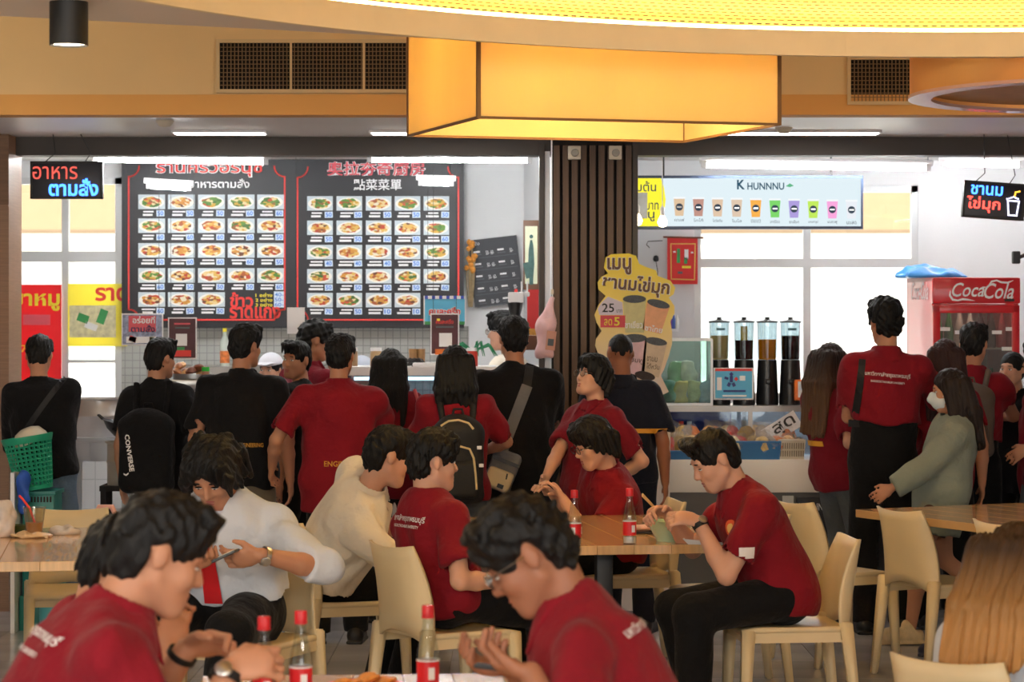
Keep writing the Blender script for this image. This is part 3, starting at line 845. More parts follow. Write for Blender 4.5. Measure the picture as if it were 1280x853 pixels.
M_TILE = tile_mat()
tme = MB().box((0, 0, -0.003), (0.597, 0.597, 0.006)).mesh('tile'); tme.materials.append(M_TILE)
for j in range(14):
    for i in range(13):
        link('tile', tme, None, floor, (-3.6 + 0.6 * i, 7.5 + 0.6 * j, 0))
for nm, x0, x1, y0, y1 in (('near', -7.5, 7.5, -5, 7.197), ('left', -7.5, -3.903, 7.203, 17.4), ('right', 3.903, 7.5, 7.203, 17.4), ('far', -3.897, 3.897, 15.603, 17.4)):
    slab('tile_field', x0, x1, y0, y1, -0.006, 0.0, M_TILE, floor)

# bulkhead over the stall fronts, with its ochre band, and the white soffit behind
st(slab('wall_bulkhead', -7.5, 7.5, Y_BULK, Y_BULK + 0.16, 2.832, 4.2, M_BEIGE))
st(slab('trim_bulkhead_band', -7.5, 7.5, Y_BULK - 0.012, Y_BULK + 0.16, 2.728, 2.832, M_ORANGE))
st(slab('ceiling_soffit', -7.5, 7.5, Y_BULK + 0.16, 17.5, 2.745, 2.86, M_SOFFIT))
st(slab('ceiling_hall', -7.5, 7.5, -5, Y_BULK, 3.6, 3.7, M_CEIL))
st(slab('wall_left', -7.6, -7.5, -5, 17.5, 0, 4.2, M_WALL)); st(slab('wall_right', 7.5, 7.6, -5, 17.5, 0, 4.2, M_WALL))
# rear wall of the hall behind the camera: daylight enters above and below a lintel
st(slab('wall_rear', -7.5, 7.5, -5.1, -5.0, 2.7, 4.2, M_WALL)); 
for x in (-7.0, -2.4, 2.4, 7.0): st(slab('wall_rear_pier', x - 0.5, x + 0.5, -5.1, -5.0, 0, 2.7, M_WALL))

# dropped ceiling with the round light cove
RC, CX, CY, ZU = 3.23, 1.70, 6.62, 2.70
def ceiling_ring():
    n = 96
    inner = [(CX + RC * math.cos(2 * math.pi * i / n), CY + RC * math.sin(2 * math.pi * i / n)) for i in range(n)]
    pts = [(-7.4, 6.9), (-3.2, 7.95), (-1.707, 8.53), (-0.428, 9.14), (0.1, 9.45), (0.55, 9.68), (1.1, 9.86), (1.7, 9.93), (2.4, 9.90), (3.6, 9.5), (4.4, 8.9), (7.4, 7.0)]
    far = []
    for i in range(n):
        a = 2 * math.pi * i / n; d = Vector((math.cos(a), math.sin(a)))
        # outer boundary point along this direction
        best = None; c = Vector((CX, CY)); poly = pts + [(7.4, -4.9), (-7.4, -4.9)]
        for p, q in zip(poly, poly[1:] + poly[:1]):
            p = Vector(p); q = Vector(q); e = q - p; det = d.x * -e.y + d.y * e.x
            if abs(det) < 1e-9: continue
            r = p - c; t = (r.x * -e.y + r.y * e.x) / det; w_ = (d.x * r.y - d.y * r.x) / det
            if t > 0 and -1e-6 <= w_ <= 1 + 1e-6 and (best is None or t < best): best = t
        t = max(best, RC + 0.02); far.append((CX + d.x * t, CY + d.y * t))
    vs = [(x, y, ZU) for x, y in inner] + [(x, y, ZU) for x, y in far] + [(x, y, ZU + 0.09) for x, y in inner] + [(x, y, ZU + 0.09) for x, y in far]
    fs = []
    for i in range(n):
        j = (i + 1) % n
        fs += [(i, j, n + j, n + i), (2 * n + j, 2 * n + i, 3 * n + i, 3 * n + j), (j, i, 2 * n + i, 2 * n + j), (n + i, n + j, 3 * n + j, 3 * n + i)]
    o = MB().add(vs, fs).build('ceiling_dropped', M_CEIL, None); st(o)
    # beige fascia lining the inner edge of the cove
    m = MB()
    vs = []; fs = []
    for i in range(n):
        a = 2 * math.pi * i / n
        for r, z in ((RC - 0.012, ZU - 0.004), (RC - 0.012, ZU + 0.092), (RC + 0.012, ZU + 0.092), (RC + 0.012, ZU - 0.004)): vs.append((CX + r * math.cos(a), CY + r * math.sin(a), z))
    for i in range(n):
        j = (i + 1) % n
        for k in range(4): fs.append((i * 4 + k, i * 4 + (k + 1) % 4, j * 4 + (k + 1) % 4, j * 4 + k))
    st(m.add(vs, fs).build('trim_cove_fascia', mat('fascia_cream', (246, 224, 178), 0.7, 0.03), None))
    # led strip resting behind the fascia
    m = MB(); vs = []; fs = []
    for i in range(n):
        a = 2 * math.pi * i / n
        for r, z in ((RC + 0.02, ZU + 0.091), (RC + 0.02, ZU + 0.108), (RC + 0.05, ZU + 0.108), (RC + 0.05, ZU + 0.091)): vs.append((CX + r * math.cos(a), CY + r * math.sin(a), z))
    for i in range(n):
        j = (i + 1) % n
        for k in range(4): fs.append((i * 4 + k, i * 4 + (k + 1) % 4, j * 4 + (k + 1) % 4, j * 4 + k))
    o = m.add(vs, fs).build('cove_light_strip', M_LEDW, None); tag(o, 'warm glowing light strip running around the round ceiling cove', 'light')
    # perforated lining of the cove (slots are printed by the material: far below ten pixels each)
    mp = bpy.data.materials.new('perforated_board'); mp.use_nodes = True
    nt = mp.node_tree; N = nt.nodes; L = nt.links; b = N['Principled BSDF']; b.inputs['Roughness'].default_value = 0.7
    uv = N.new('ShaderNodeUVMap'); br = N.new('ShaderNodeTexBrick'); br.offset = 0.5
    br.inputs['Scale'].default_value = 1.0; br.inputs['Brick Width'].default_value = 0.0335; br.inputs['Row Height'].default_value = 0.0185; br.inputs['Mortar Size'].default_value = 0.0072; br.inputs['Mortar Smooth'].default_value = 0.15
    br.inputs['Color1'].default_value = lin((44, 26, 10)); br.inputs['Color2'].default_value = lin((54, 34, 14)); br.inputs['Mortar'].default_value = lin((216, 178, 104))
    L.new(uv.outputs[0], br.inputs['Vector']); L.new(br.outputs['Color'], b.inputs['Base Color'])
    prof = [(RC + 0.14, ZU + 0.085), (RC + 0.13, ZU + 0.14), (RC - 0.02, ZU + 0.24), (RC - 0.5, ZU + 0.46), (RC - 1.2, ZU + 0.62), (0.02, ZU + 0.68)]
    n2 = 128; vs = []; fs = []; uvs = []
    sl = [0]
    for p, q in zip(prof, prof[1:]): sl.append(sl[-1] + math.hypot(q[0] - p[0], q[1] - p[1]))
    for i in range(n2):
        a = 2 * math.pi * i / n2
        for r, z in prof: vs.append((CX + r * math.cos(a), CY + r * math.sin(a), z))
    npf = len(prof)
    for i in range(n2):
        j = (i + 1) % n2
        for k in range(npf - 1):
            fs.append((i * npf + k, j * npf + k, j * npf + k + 1, i * npf + k + 1))
            u0 = i * 2 * math.pi * RC / n2; u1 = (i + 1) * 2 * math.pi * RC / n2
            uvs += [(u0, sl[k]), (u1, sl[k]), (u1, sl[k + 1]), (u0, sl[k + 1])]
    me = bpy.data.meshes.new('ceiling_cove'); me.from_pydata(vs, [], fs); ul = me.uv_layers.new(name='UVMap')
    for i, q in enumerate(uvs): ul.data[i].uv = q
    st(link('ceiling_cove', me, mp))
ceiling_ring()

# beam across the stall fronts, posts and slatted pillar
st(slab('trim_beam', -7.5, 7.5, Y_STALL - 0.06, Y_STALL + 0.12, WZ(195, Y_STALL), 2.745, M_BEAM))
xl = WX(20, 14.95)
p = st(slab('wall_post', xl - 0.5, xl, 14.72, 15.12, 0, 2.745, M_WOODL)); 
slab('cladding', xl - 0.5, xl + 0.004, 14.712, 14.72, WZ(256, 14.72), 2.745, M_WOODP, p); slab('cladding', xl - 0.5, xl + 0.004, 14.713, 14.72, 0.0, WZ(258, 14.72), M_WOODL, p)
px0, px1 = WX(690, 14.95), WX(790, 14.95)
pil = st(slab('wall_pillar', px0, px1, 14.9, 15.2, 0, 2.745, M_DARK))
sm = MB().box((0, 0, 1.35), (0.034, 0.05, 2.68)).mesh('slat'); sm.materials.append(M_SLAT)
for i in range(9): link('slat', sm, None, pil, (px0 + 0.026 + i * (px1 - px0 - 0.05) / 8, 14.885, 0.0))
slab('jamb', px0 - 0.075, px0 - 0.045, 14.90, 15.2, 0, 2.70, M_BEAM, pil); slab('edge_strip', px0 - 0.042, px0 - 0.012, 14.93, 15.2, 0, 2.66, M_ALU, pil)
slab('jamb', px1, px1 + 0.03, 14.86, 15.2, 0, 2.70, M_BEAM, pil)

# stall partition, back walls with window openings
zb = 2.745
def wallbox(name, a, b, z0, z1, m=M_WALL, y0=Y_BACK, y1=Y_BACK + 0.15): return st(slab(name, a, b, y0, y1, z0, z1, m))
XB = lambda px: WX(px, Y_BACK)
ZB = lambda py: WZ(py, Y_BACK)
M_WTILE = mat('wall_tile_white', (232, 236, 236), 0.25, 0.02, 2.0)
def tiled(name, base, line, bw, bh):
    m = bpy.data.materials.new(name); m.use_nodes = True; nt = m.node_tree; N = nt.nodes; L = nt.links; b = N['Principled BSDF']; b.inputs['Roughness'].default_value = 0.25
    tc = N.new('ShaderNodeTexCoord'); mp_ = N.new('ShaderNodeMapping'); mp_.inputs['Rotation'].default_value = (R(90), 0, 0); br = N.new('ShaderNodeTexBrick'); br.offset = 0.0
    br.inputs['Scale'].default_value = 1; br.inputs['Brick Width'].default_value = bw; br.inputs['Row Height'].default_value = bh; br.inputs['Mortar Size'].default_value = 0.003
    br.inputs['Color1'].default_value = lin(base); br.inputs['Color2'].default_value = lin([c * 0.97 for c in base]); br.inputs['Mortar'].default_value = lin(line)
    L.new(tc.outputs['Object'], mp_.inputs[0]); L.new(mp_.outputs[0], br.inputs['Vector']); L.new(br.outputs['Color'], b.inputs['Base Color'])
    return m
M_TILEG = tiled('grey_wall_tile', (176, 178, 174), (140, 142, 140), 0.05, 0.05); M_TILEW = tiled('white_wall_tile', (236, 238, 240), (200, 204, 206), 0.2, 0.2)
# left stall: window bay (px -60..152), then solid wall
wl0, wl1 = XB(-70), XB(152)
wallbox('wall_stall_window_head', wl0, wl1, ZB(222), zb); wallbox('wall_stall_window_apron', wl0, wl1, 0, ZB(548), M_TILEW)
wallbox('wall_stall_back', wl1, XB(868), ZB(408), zb); wallbox('wall_stall_splash', wl1, XB(586), 0, ZB(408), M_TILEG); wallbox('wall_stall_back_low', XB(586), XB(868), 0, ZB(408))
# right stall: windows px 868..1148
wr0, wr1 = XB(868), XB(1148)
wallbox('wall_stall_right_head', wr0, wr1, ZB(232), zb); wallbox('wall_stall_right_apron', wr0, wr1, 0, ZB(500))
wallbox('wall_stall_right', wr1, 7.5, 0, zb); wallbox('wall_stall_far_left', -7.5, wl0, 0, zb)
# partition between the stalls, slightly splayed
st(MB().prism([(XB(655), Y_BACK), (XB(668), Y_BACK), (0.62, 15.2), (0.30, 15.2)], 0, zb, 'z').build('wall_partition', M_WALL))
st(slab('wall_stall_side', 3.62, 3.72, 15.2, Y_BACK, 0, zb, M_WALL))

def window(name, x0, x1, z0, z1, mull, trans, y=Y_BACK + 0.04, fw=0.045):
    w = st(MB().box(((x0 + x1) / 2, y, z0 + fw / 2), (x1 - x0, 0.06, fw)).build(name, M_ALU))
    for nm, a, b, c, d in (('frame', x0, x1, z1 - fw, z1), ('frame', x0, x0 + fw, z0, z1), ('frame', x1 - fw, x1, z0, z1)):
        slab(nm, a, b, y - 0.03, y + 0.03, c, d, M_ALU, w)
    for xm, ww in mull: slab('mullion', xm - ww / 2, xm + ww / 2, y - 0.032, y + 0.03, z0, z1, M_ALU, w)
    for zt, hh in trans: slab('transom', x0, x1, y - 0.034, y + 0.03, zt - hh / 2, zt + hh / 2, M_ALU, w)
    xs = [x0] + [xm for xm, _ in mull] + [x1]; zs = [z0] + [zt for zt, _ in trans] + [z1]
    for a, b in zip(xs, xs[1:]):
        for c, d in zip(zs, zs[1:]): slab('pane', a + 0.01, b - 0.01, y + 0.008, y + 0.012, c + 0.01, d - 0.01, M_PANE, w)
    return w
window('window_1', wl0, wl1, ZB(548), ZB(222), [(XB(81), 0.045)], [(ZB(321), 0.07), (ZB(452), 0.02)])
window('window_2', wr0, wr1, ZB(500), ZB(232), [(XB(1009), 0.05)], [(ZB(329), 0.06)])

# outside: paved yard, pale facade with an overhanging beige canopy, so the windows look onto something
M_YARD = mat('yard_concrete', (214, 212, 206), 0.9, 0.08, 0.6); M_FAC = mat('facade_pale', (240, 238, 234), 0.85, 0.05, 0.8); M_CAN = mat('canopy_beige', (146, 120, 92), 0.8, 0.04)
st(slab('floor_yard', -30, 30, 17.5, 60, -0.3, -0.05, M_YARD))
b = slab('yard_building', -24, 24, 31, 38, -0.05, 2.9, M_FAC); tag(b, 'pale sunlit building across the yard behind the stall windows', 'building')
for i in range(9): slab('window_bay', -9.6 + 2.4 * i, -8.4 + 2.4 * i, 30.94, 31.05, 1.0, 2.2, mat('facade_window', (196, 206, 212), 0.3, 0.05), b)
slab('canopy', -24, 24, 29.6, 31.2, 2.7, 4.6, M_CAN, b)
# ------------------------------------------------------------------ things in and on the stalls
def thing(name, loc, label, cat, group=None, rz=0.0, rot=None):
    return tag(empty(name, loc, rz, rot), label, cat, group)
class Face:
    """upright flat thing facing the camera: px coordinates at depth D become root-local positions"""
    def __init__(s, root, D): s.r = root; s.D = D; s.s = D / FPX; s.o = Vector(root.location)
    def p(s, px, py, out=0.0): return W(px, py, s.D) - s.o + Vector((0, -out, 0))
    def quad(s, name, px, py, w, h, m, out=0.004, rot=(0, 0, 0), th=0.002): return panel_quad(name, w * s.s, h * s.s, m, s.r, s.p(px, py, out), rot, th)
    def text(s, t, px, py, w, h, m, out=0.006, bold=0.012, tilt=0.0, **kw): return text(t, m, s.r, s.p(px, py, out), w * s.s if w else None, h * s.s if h else None, (R(90), tilt, 0), bold, **kw)
    def path(s, name, pts, wd, m, out=0.005, closed=False):
        pts = [s.p(*q, out) for q in pts]
        if closed: pts = pts + [pts[0]]
        mb = MB()
        for a, b in zip(pts, pts[1:]):
            d = (b - a); l = d.length
            if l < 1e-6: continue
            ang = math.atan2(d.z, d.x)
            mb.box((a + b) / 2, (l + wd * s.s * 0.8, 0.002, wd * s.s), (0, -ang, 0))
        return mb.build(name, m, s.r)

P_WHITE = mat('print_flat_white', (244, 244, 246), 0.5, 0.01); P_RED = mat('print_red', (232, 62, 56), 0.5, 0.03); P_YEL = mat('print_yellow', (246, 226, 60), 0.5, 0.03)
P_BLUE = mat('pen_blue', (70, 130, 214), 0.5, 0.03); P_BOARD = mat('board_black', (27, 28, 35), 0.45, 0.05); P_BROWN = mat('print_brown', (112, 82, 60), 0.6, 0.05)
P_SKY = mat('print_sky', (96, 190, 232), 0.5, 0.1, 6); P_GREEN = mat('print_green', (60, 150, 84), 0.5, 0.1); P_PINKRED = mat('print_pinkred', (226, 92, 104), 0.5, 0.03)
P_GREYT = mat('print_grey', (90, 96, 100), 0.5, 0.03); P_STICK = mat('sticker_pale', (214, 232, 250), 0.5, 0.02)
M_CABLE = mat('cable_dark', (40, 38, 38), 0.6); M_CREAMP = mat('plastic_cream', (226, 216, 196), 0.4, 0.04)

def dish_mat():
    m = bpy.data.materials.new('dish_photo'); m.use_nodes = True; nt = m.node_tree; N = nt.nodes; L = nt.links; b = N['Principled BSDF']; b.inputs['Roughness'].default_value = 0.5
    uv = N.new('ShaderNodeTexCoord'); oi = N.new('ShaderNodeObjectInfo')
    sub = N.new('ShaderNodeVectorMath'); sub.operation = 'SUBTRACT'; sub.inputs[1].default_value = (0.5, 0.48, 0); L.new(uv.outputs['UV'], sub.inputs[0])
    mul = N.new('ShaderNodeVectorMath'); mul.operation = 'MULTIPLY'; mul.inputs[1].default_value = (2.1, 2.3, 0); L.new(sub.outputs[0], mul.inputs[0])
    ln = N.new('ShaderNodeVectorMath'); ln.operation = 'LENGTH'; L.new(mul.outputs[0], ln.inputs[0])
    # food: voronoi cells through a per-object hue
    off = N.new('ShaderNodeVectorMath'); off.operation = 'SCALE'; L.new(oi.outputs['Location'], off.inputs[0]); off.inputs['Scale'].default_value = 3.7
    add = N.new('ShaderNodeVectorMath'); add.operation = 'ADD'; L.new(uv.outputs['UV'], add.inputs[0]); L.new(off.outputs[0], add.inputs[1])
    vo = N.new('ShaderNodeTexVoronoi'); vo.inputs['Scale'].default_value = 7.0; L.new(add.outputs[0], vo.inputs['Vector'])
    nz = N.new('ShaderNodeTexNoise'); nz.inputs['Scale'].default_value = 5.0; L.new(add.outputs[0], nz.inputs['Vector'])
    sp = N.new('ShaderNodeSeparateColor'); L.new(vo.outputs['Color'], sp.inputs[0])
    r1 = N.new('ShaderNodeValToRGB'); r1.color_ramp.interpolation = 'CONSTANT'
    cols = [(0, (214, 148, 62)), (0.18, (178, 92, 46)), (0.34, (226, 186, 96)), (0.5, (196, 70, 44)), (0.6, (234, 210, 150)), (0.75, (110, 62, 36)), (0.86, (238, 228, 200))]
    e = r1.color_ramp.elements
    e[0].color = lin(cols[0][1]); e[1].position = cols[1][0]; e[1].color = lin(cols[1][1])
    for p, c in cols[2:]: q = e.new(p); q.color = lin(c)
    r2 = N.new('ShaderNodeValToRGB'); r2.color_ramp.interpolation = 'CONSTANT'
    cols2 = [(0, (92, 140, 52)), (0.22, (214, 170, 70)), (0.42, (70, 110, 44)), (0.55, (232, 214, 160)), (0.72, (206, 84, 50)), (0.84, (150, 96, 50))]
    e = r2.color_ramp.elements
    e[0].color = lin(cols2[0][1]); e[1].position = cols2[1][0]; e[1].color = lin(cols2[1][1])
    for p, c in cols2[2:]: q = e.new(p); q.color = lin(c)
    L.new(sp.outputs[0], r1.inputs[0]); L.new(sp.outputs[0], r2.inputs[0])
    gt = N.new('ShaderNodeMath'); gt.operation = 'GREATER_THAN'; gt.inputs[1].default_value = 0.62; L.new(oi.outputs['Random'], gt.inputs[0])
    mx = N.new('ShaderNodeMix'); mx.data_type = 'RGBA'; L.new(gt.outputs[0], mx.inputs['Factor']); L.new(r1.outputs[0], mx.inputs['A']); L.new(r2.outputs[0], mx.inputs['B'])
    # plate mask
    wob = N.new('ShaderNodeMath'); wob.operation = 'MULTIPLY_ADD'; wob.inputs[1].default_value = 0.5; L.new(nz.outputs['Fac'], wob.inputs[0]); L.new(ln.outputs['Value'], wob.inputs[2])
    in1 = N.new('ShaderNodeMath'); in1.operation = 'LESS_THAN'; in1.inputs[1].default_value = 1.02; L.new(wob.outputs[0], in1.inputs[0])
    bgm = N.new('ShaderNodeMix'); bgm.data_type = 'RGBA'
    in2 = N.new('ShaderNodeMath'); in2.operation = 'LESS_THAN'; in2.inputs[1].default_value = 0.98; L.new(ln.outputs['Value'], in2.inputs[0])
    L.new(in2.outputs[0], bgm.inputs['Factor']); bgm.inputs['A'].default_value = lin((206, 218, 224)); bgm.inputs['B'].default_value = lin((246, 244, 238))
    fm = N.new('ShaderNodeMix'); fm.data_type = 'RGBA'; L.new(in1.outputs[0], fm.inputs['Factor']); L.new(bgm.outputs['Result'], fm.inputs['A']); L.new(mx.outputs['Result'], fm.inputs['B'])
    L.new(fm.outputs['Result'], b.inputs['Base Color'])
    return m
M_DISH = dish_mat()

DM = 17.08
def menu_board(x0, x1, y0, y1, label):
    root = thing('menu_board', W((x0 + x1) / 2, y1, DM), label, 'menu board')
    F = Face(root, DM)
    slb = MB().box(F.p((x0 + x1) / 2, (y0 + y1) / 2, -0.02), ((x1 - x0) * F.s, 0.036, (y1 - y0) * F.s)).build('panel', P_BOARD, root)
    return root, F
def notch_frame(F, x0, x1, y0, y1, top_gap=None, q=13, wd=2.0):
    arc = lambda cx, cy, a0, a1: [(cx + q * math.cos(R(a0 + (a1 - a0) * i / 6)), cy + q * math.sin(R(a0 + (a1 - a0) * i / 6))) for i in range(7)]
    pts = arc(x0, y0, 90, 0) if False else []
    pts = arc(x1, y0, 180, 90) + arc(x1, y1, 270, 180) + arc(x0, y1, 0, -90) + arc(x0, y0, 90, 0)
    F.path('border_line', pts, wd, P_RED)
    return pts
rA, FA = menu_board(152, 361, 197, 410, 'black menu board beside the window, red Thai title and food photos')
notch_frame(FA, 161, 356, 208, 400)
FA.text('ร้านครัวอรนุช', 262, 210, 136, 24, P_WHITE, 0.005, 0.05); FA.text('ร้านครัวอรนุช', 262, 210, 132, 22, P_RED, 0.008, 0.012)
FA.text('เมนูอาหารตามสั่ง', 263, 231, 98, 15, P_WHITE, 0.006, 0.02)
rB, FB = menu_board(361, 580, 197, 410, 'black menu board beside the first, red Chinese title and food photos')
notch_frame(FB, 372, 573, 209, 400)
FB.text('奥拉夯奇廚房', 470, 211, 124, 19, P_WHITE, 0.005, 0.05); FB.text('奥拉夯奇廚房', 470, 211, 122, 18, P_PINKRED, 0.008, 0.014)
FB.text('點菜菜單', 472, 231, 60, 14, P_WHITE, 0.006, 0.012)
pa = ['50 50 50 60 60', '60 60 60 60 50', '50 60 60 60 50', '60 50 50 50 60', '60 50 50']
pb = ['50 50 50 50 50', '50 50 60 50 60', '40 40 40 50 60', '50 50 50 50 60', '70 50 10 10']
def dishes(F, xs, ys, prices, w, h):
    for j, row in enumerate(prices):
        for i, pr in enumerate(row.split()):
            x, y = xs[i], ys[j]
            F.quad('dish_photo', x, y, w, h, M_DISH)
            # two lines of caption too small to read, and the taped-on price
            F.quad('caption_line', x - 4 + (i % 2), y + h / 2 + 3.2, 13 + (i * 3 + j) % 6, 1.9, P_WHITE, 0.004); F.quad('caption_line', x - 5, y + h / 2 + 7.2, 12 + (i + 2 * j) % 7, 2.6, P_WHITE, 0.004)
            st_ = F.quad('price_sticker', x + 11, y + h / 2 + 5.2, 10, 7.6, P_STICK, 0.006, (0, R(rnd.uniform(-4, 4)), 0))
            text(pr, P_BLUE, st_, (0, -0.003, 0), 7.4 * F.s, 5.4 * F.s, (R(90), 0, 0), 0.02)
dishes(FA, [189.7, 226.8, 264.4, 301.5, 338.3], [252.5, 282.3, 313.2, 344.5, 374.6], pa, 33.5, 18.2)
dishes(FB, [400, 436.7, 473.3, 509.4, 545.5], [254.4, 284.9, 315.3, 345.5, 375.4], pb, 32, 18)
FA.text('ข้าว', 302, 375, 29, 19, P_RED, 0.006, 0.03); FA.text('ราดแกง', 319, 391, 64, 15, P_RED, 0.006, 0.03)
for i, (n, pr) in enumerate((('1 อย่าง', '40-'), ('2 อย่าง', '50-'), ('3 อย่าง', '60-'))):
    FA.text(n, 330, 369 + 6 * i, 21, 5, P_YEL, 0.006, 0.02)
FA.quad('price_sticker', 349, 374.5, 13, 20, P_STICK, 0.005)
for i, pr in enumerate(('40-', '50-', '60-')): FA.text(pr, 349, 368.5 + 6.2 * i, 11, 4.6, P_BLUE, 0.008, 0.01)

# posters on the windows of the left stall
DW = Y_BACK - 0.02
M_PRED = translucent(mat('poster_red', (232, 62, 70), 0.5, 0.05, 5), 0.5); M_PYEL = translucent(mat('poster_yellow', (252, 240, 110), 0.5, 0.05, 5), 0.5); M_NOOD = translucent(mat('noodle_print', (232, 228, 204), 0.5, 0.25, 26), 0.4)
r = thing('window_poster', W(40, 478, DW), 'red poster with yellow Thai word taped to the window', 'poster'); F = Face(r, DW)
F.quad('sheet', 38, 417, 78, 122, M_PRED); F.text('ขาหมู', 45, 378, 60, 22, P_YEL, 0.008, 0.03); F.quad('price_strip', 46, 400, 34, 13, P_PINKRED, 0.006); F.text('-70 -', 36, 436, 30, 9, P_YEL, 0.008)
r = thing('window_poster', W(118, 432, DW), 'yellow poster with noodle picture beside the menu board', 'poster'); F = Face(r, DW)
F.quad('sheet', 122, 394, 74, 78, M_PYEL); F.quad('noodle_photo', 116, 402, 58, 40, M_NOOD, 0.006); F.text('ราด', 140, 368, 42, 17, P_RED, 0.008, 0.03)
for (x, y, w, h, m) in ((104, 398, 14, 10, P_GREEN), (128, 396, 10, 18, P_GREEN), (114, 408, 16, 8, P_WHITE)): F.quad('herb_print', x, y, w, h, m, 0.008, (0, R(20), 0))

# small posters on the rail above the counter
def small_poster(x, y, w, h, D, label, base, bits, frame=True):
    r = thing('small_poster', W(x, y + h / 2, D), label, 'poster'); F = Face(r, D)
    F.quad('sheet', x, y, w, h, P_WHITE, 0.0, th=0.004)
    F.quad('print', x, y, w - 3, h - 3, base, 0.004)
    for sx in (-0.4, 0.4): MB().tube([F.p(x + sx * w, y - h / 2), F.p(x + sx * w, y - h / 2) + Vector((0, 0, 2.745 - WZ(y - h / 2, D)))], 0.0012, 4).build('hanging_string', M_CABLE, r)
    for t in bits:
        if t[0] == 't': F.text(*t[1:6], t[6], 0.012, t[7] if len(t) > 7 else 0.02)
        else: F.quad('print_block', *t[1:5], t[5], 0.008, (0, R(t[6]) if len(t) > 6 else 0, 0))
    return r
M_BUSY = mat('busy_print', (150, 160, 190), 0.5, 0.6, 40); M_MAR = mat('print_maroon', (84, 40, 48), 0.5, 0.25, 20)
small_poster(178, 412, 52, 40, 15.2, 'white and blue food poster with red Thai lettering above the counter', M_BUSY, [('q', 178, 405, 34, 20, P_PINKRED), ('t', 'อร่อยที่', 180, 400, 28, 9, P_WHITE), ('t', 'ตามสั่ง', 179, 411, 30, 9, mat('print_navy', (40, 44, 90), 0.5)), ('q', 178, 425, 40, 8, P_WHITE), ('q', 166, 424, 9, 7, P_RED, 20), ('q', 190, 424, 6, 5, P_YEL)])
small_poster(228, 423, 36, 52, 15.2, 'dark maroon poster with a white square beside the food poster', M_MAR, [('q', 227, 425, 14, 15, P_WHITE), ('q', 228, 442, 22, 8, P_RED), ('q', 226, 436, 10, 4, P_GREEN), ('q', 228, 405, 20, 2, P_PINKRED), ('q', 228, 410, 18, 2, P_GREYT)])
small_poster(556, 418, 36, 52, 15.15, 'dark maroon poster hanging under the blue notice', M_MAR, [('q', 557, 425, 16, 17, P_WHITE), ('q', 550, 440, 12, 7, mat('print_orange', (236, 120, 40), 0.5)), ('t', 'คนละครึ่ง', 556, 402, 22, 6, P_RED), ('q', 556, 409, 22, 2, P_GREYT), ('q', 548, 400, 4, 3, P_YEL)])
r = small_poster(556, 388, 53, 36, 15.18, 'sky blue notice with red Thai word hanging before the menu', P_SKY, [('q', 556, 372, 50, 4, P_WHITE), ('t', 'คนละครึ่ง', 556, 389, 40, 11, P_WHITE, 0.09), ('q', 556, 404, 50, 4, P_GREEN)])
F = Face(r, 15.18); F.text('คนละครึ่ง', 556, 389, 39, 10, P_RED, 0.016, 0.02)
for i in range(6): F.quad('stripe_mark', 533 + 9 * i, 372, 4, 4, mat('print_royal', (54, 80, 190), 0.5), 0.012)
r = thing('payment_card', W(370, 418, 15.2), 'small white card hanging under the menu boards', 'card'); F = Face(r, 15.2); MB().tube([F.p(370, 385), F.p(370, 385) + Vector((0, 0, 2.745 - WZ(385, 15.2)))], 0.0012, 4).build('hanging_string', M_CABLE, r); F.quad('sheet', 370, 401, 22, 33, P_WHITE, th=0.003); F.quad('print_block', 370, 399, 14, 15, mat('print_palegrey', (200, 204, 210), 0.5), 0.004); F.quad('print_block', 370, 387, 10, 3, P_GREYT, 0.004)

# led signs hanging from the beam
M_LEDBOX = mat('led_box', (22, 18, 34), 0.4, 0.1); E_RED = emis('led_red', (255, 70, 60), 3.2); E_BLUE = emis('led_blue', (60, 120, 255), 4.2); E_WHT = emis('led_white', (226, 226, 255), 3.0); E_AMB = emis('led_amber', (255, 180, 60), 2.6); E_DIMR = emis('led_dim_red', (236, 96, 84), 1.1)
def led_sign(x0, x1, y0, y1, D, tilt, label):
    r = thing('led_sign', W((x0 + x1) / 2, (y0 + y1) / 2, D), label, 'sign', rot=(0, R(tilt), 0)); s_ = D / FPX
    MB().box((0, 0, 0), ((x1 - x0) * s_, 0.05, (y1 - y0) * s_)).build('housing', M_LEDBOX, r, bevel=0.006)
    f = MB(); hw, hh = (x1 - x0) * s_ / 2, (y1 - y0) * s_ / 2
    for a, b, c, d in ((0, hh - 0.006, hw * 2, 0.012), (0, -hh + 0.006, hw * 2, 0.012), (hw - 0.006, 0, 0.012, hh * 2), (-hw + 0.006, 0, 0.012, hh * 2)): f.box((a, -0.027, b), (c, 0.012, d))
    f.build('rim', M_CABLE, r)
    for sx in (-0.6, 0.5): MB().tube([(sx * hw, 0, hh), (sx * hw * 0.9 + 0.04, 0.02, hh + 0.05), (sx * hw * 0.7, 0.03, 2.745 - WZ((y0 + y1) / 2, D))], 0.003, 5).build('cable', M_CABLE, r)
    return r, s_
def dots(o_text):
    pass
r, q = led_sign(39, 129, 202, 249, 14.7, 0, 'black light sign reading two Thai words in red and blue')
text('อาหาร', E_DIMR, r, (-14 * q, -0.032, 9 * q), 56 * q, 16 * q, bold=0.004); text('ตามสั่ง', E_BLUE, r, (9 * q, -0.032, -9 * q), 62 * q, 22 * q, bold=0.03)
r, q = led_sign(1203, 1280, 228, 274, 14.7, 4, 'black light sign with a glowing drink cup')
text('ชานม', E_BLUE, r, (-10 * q, -0.032, 12 * q), 40 * q, 12 * q, bold=0.02); text('ไข่มุก', E_RED, r, (-13 * q, -0.032, -6 * q), 42 * q, 20 * q, bold=0.02)
cupm = MB()
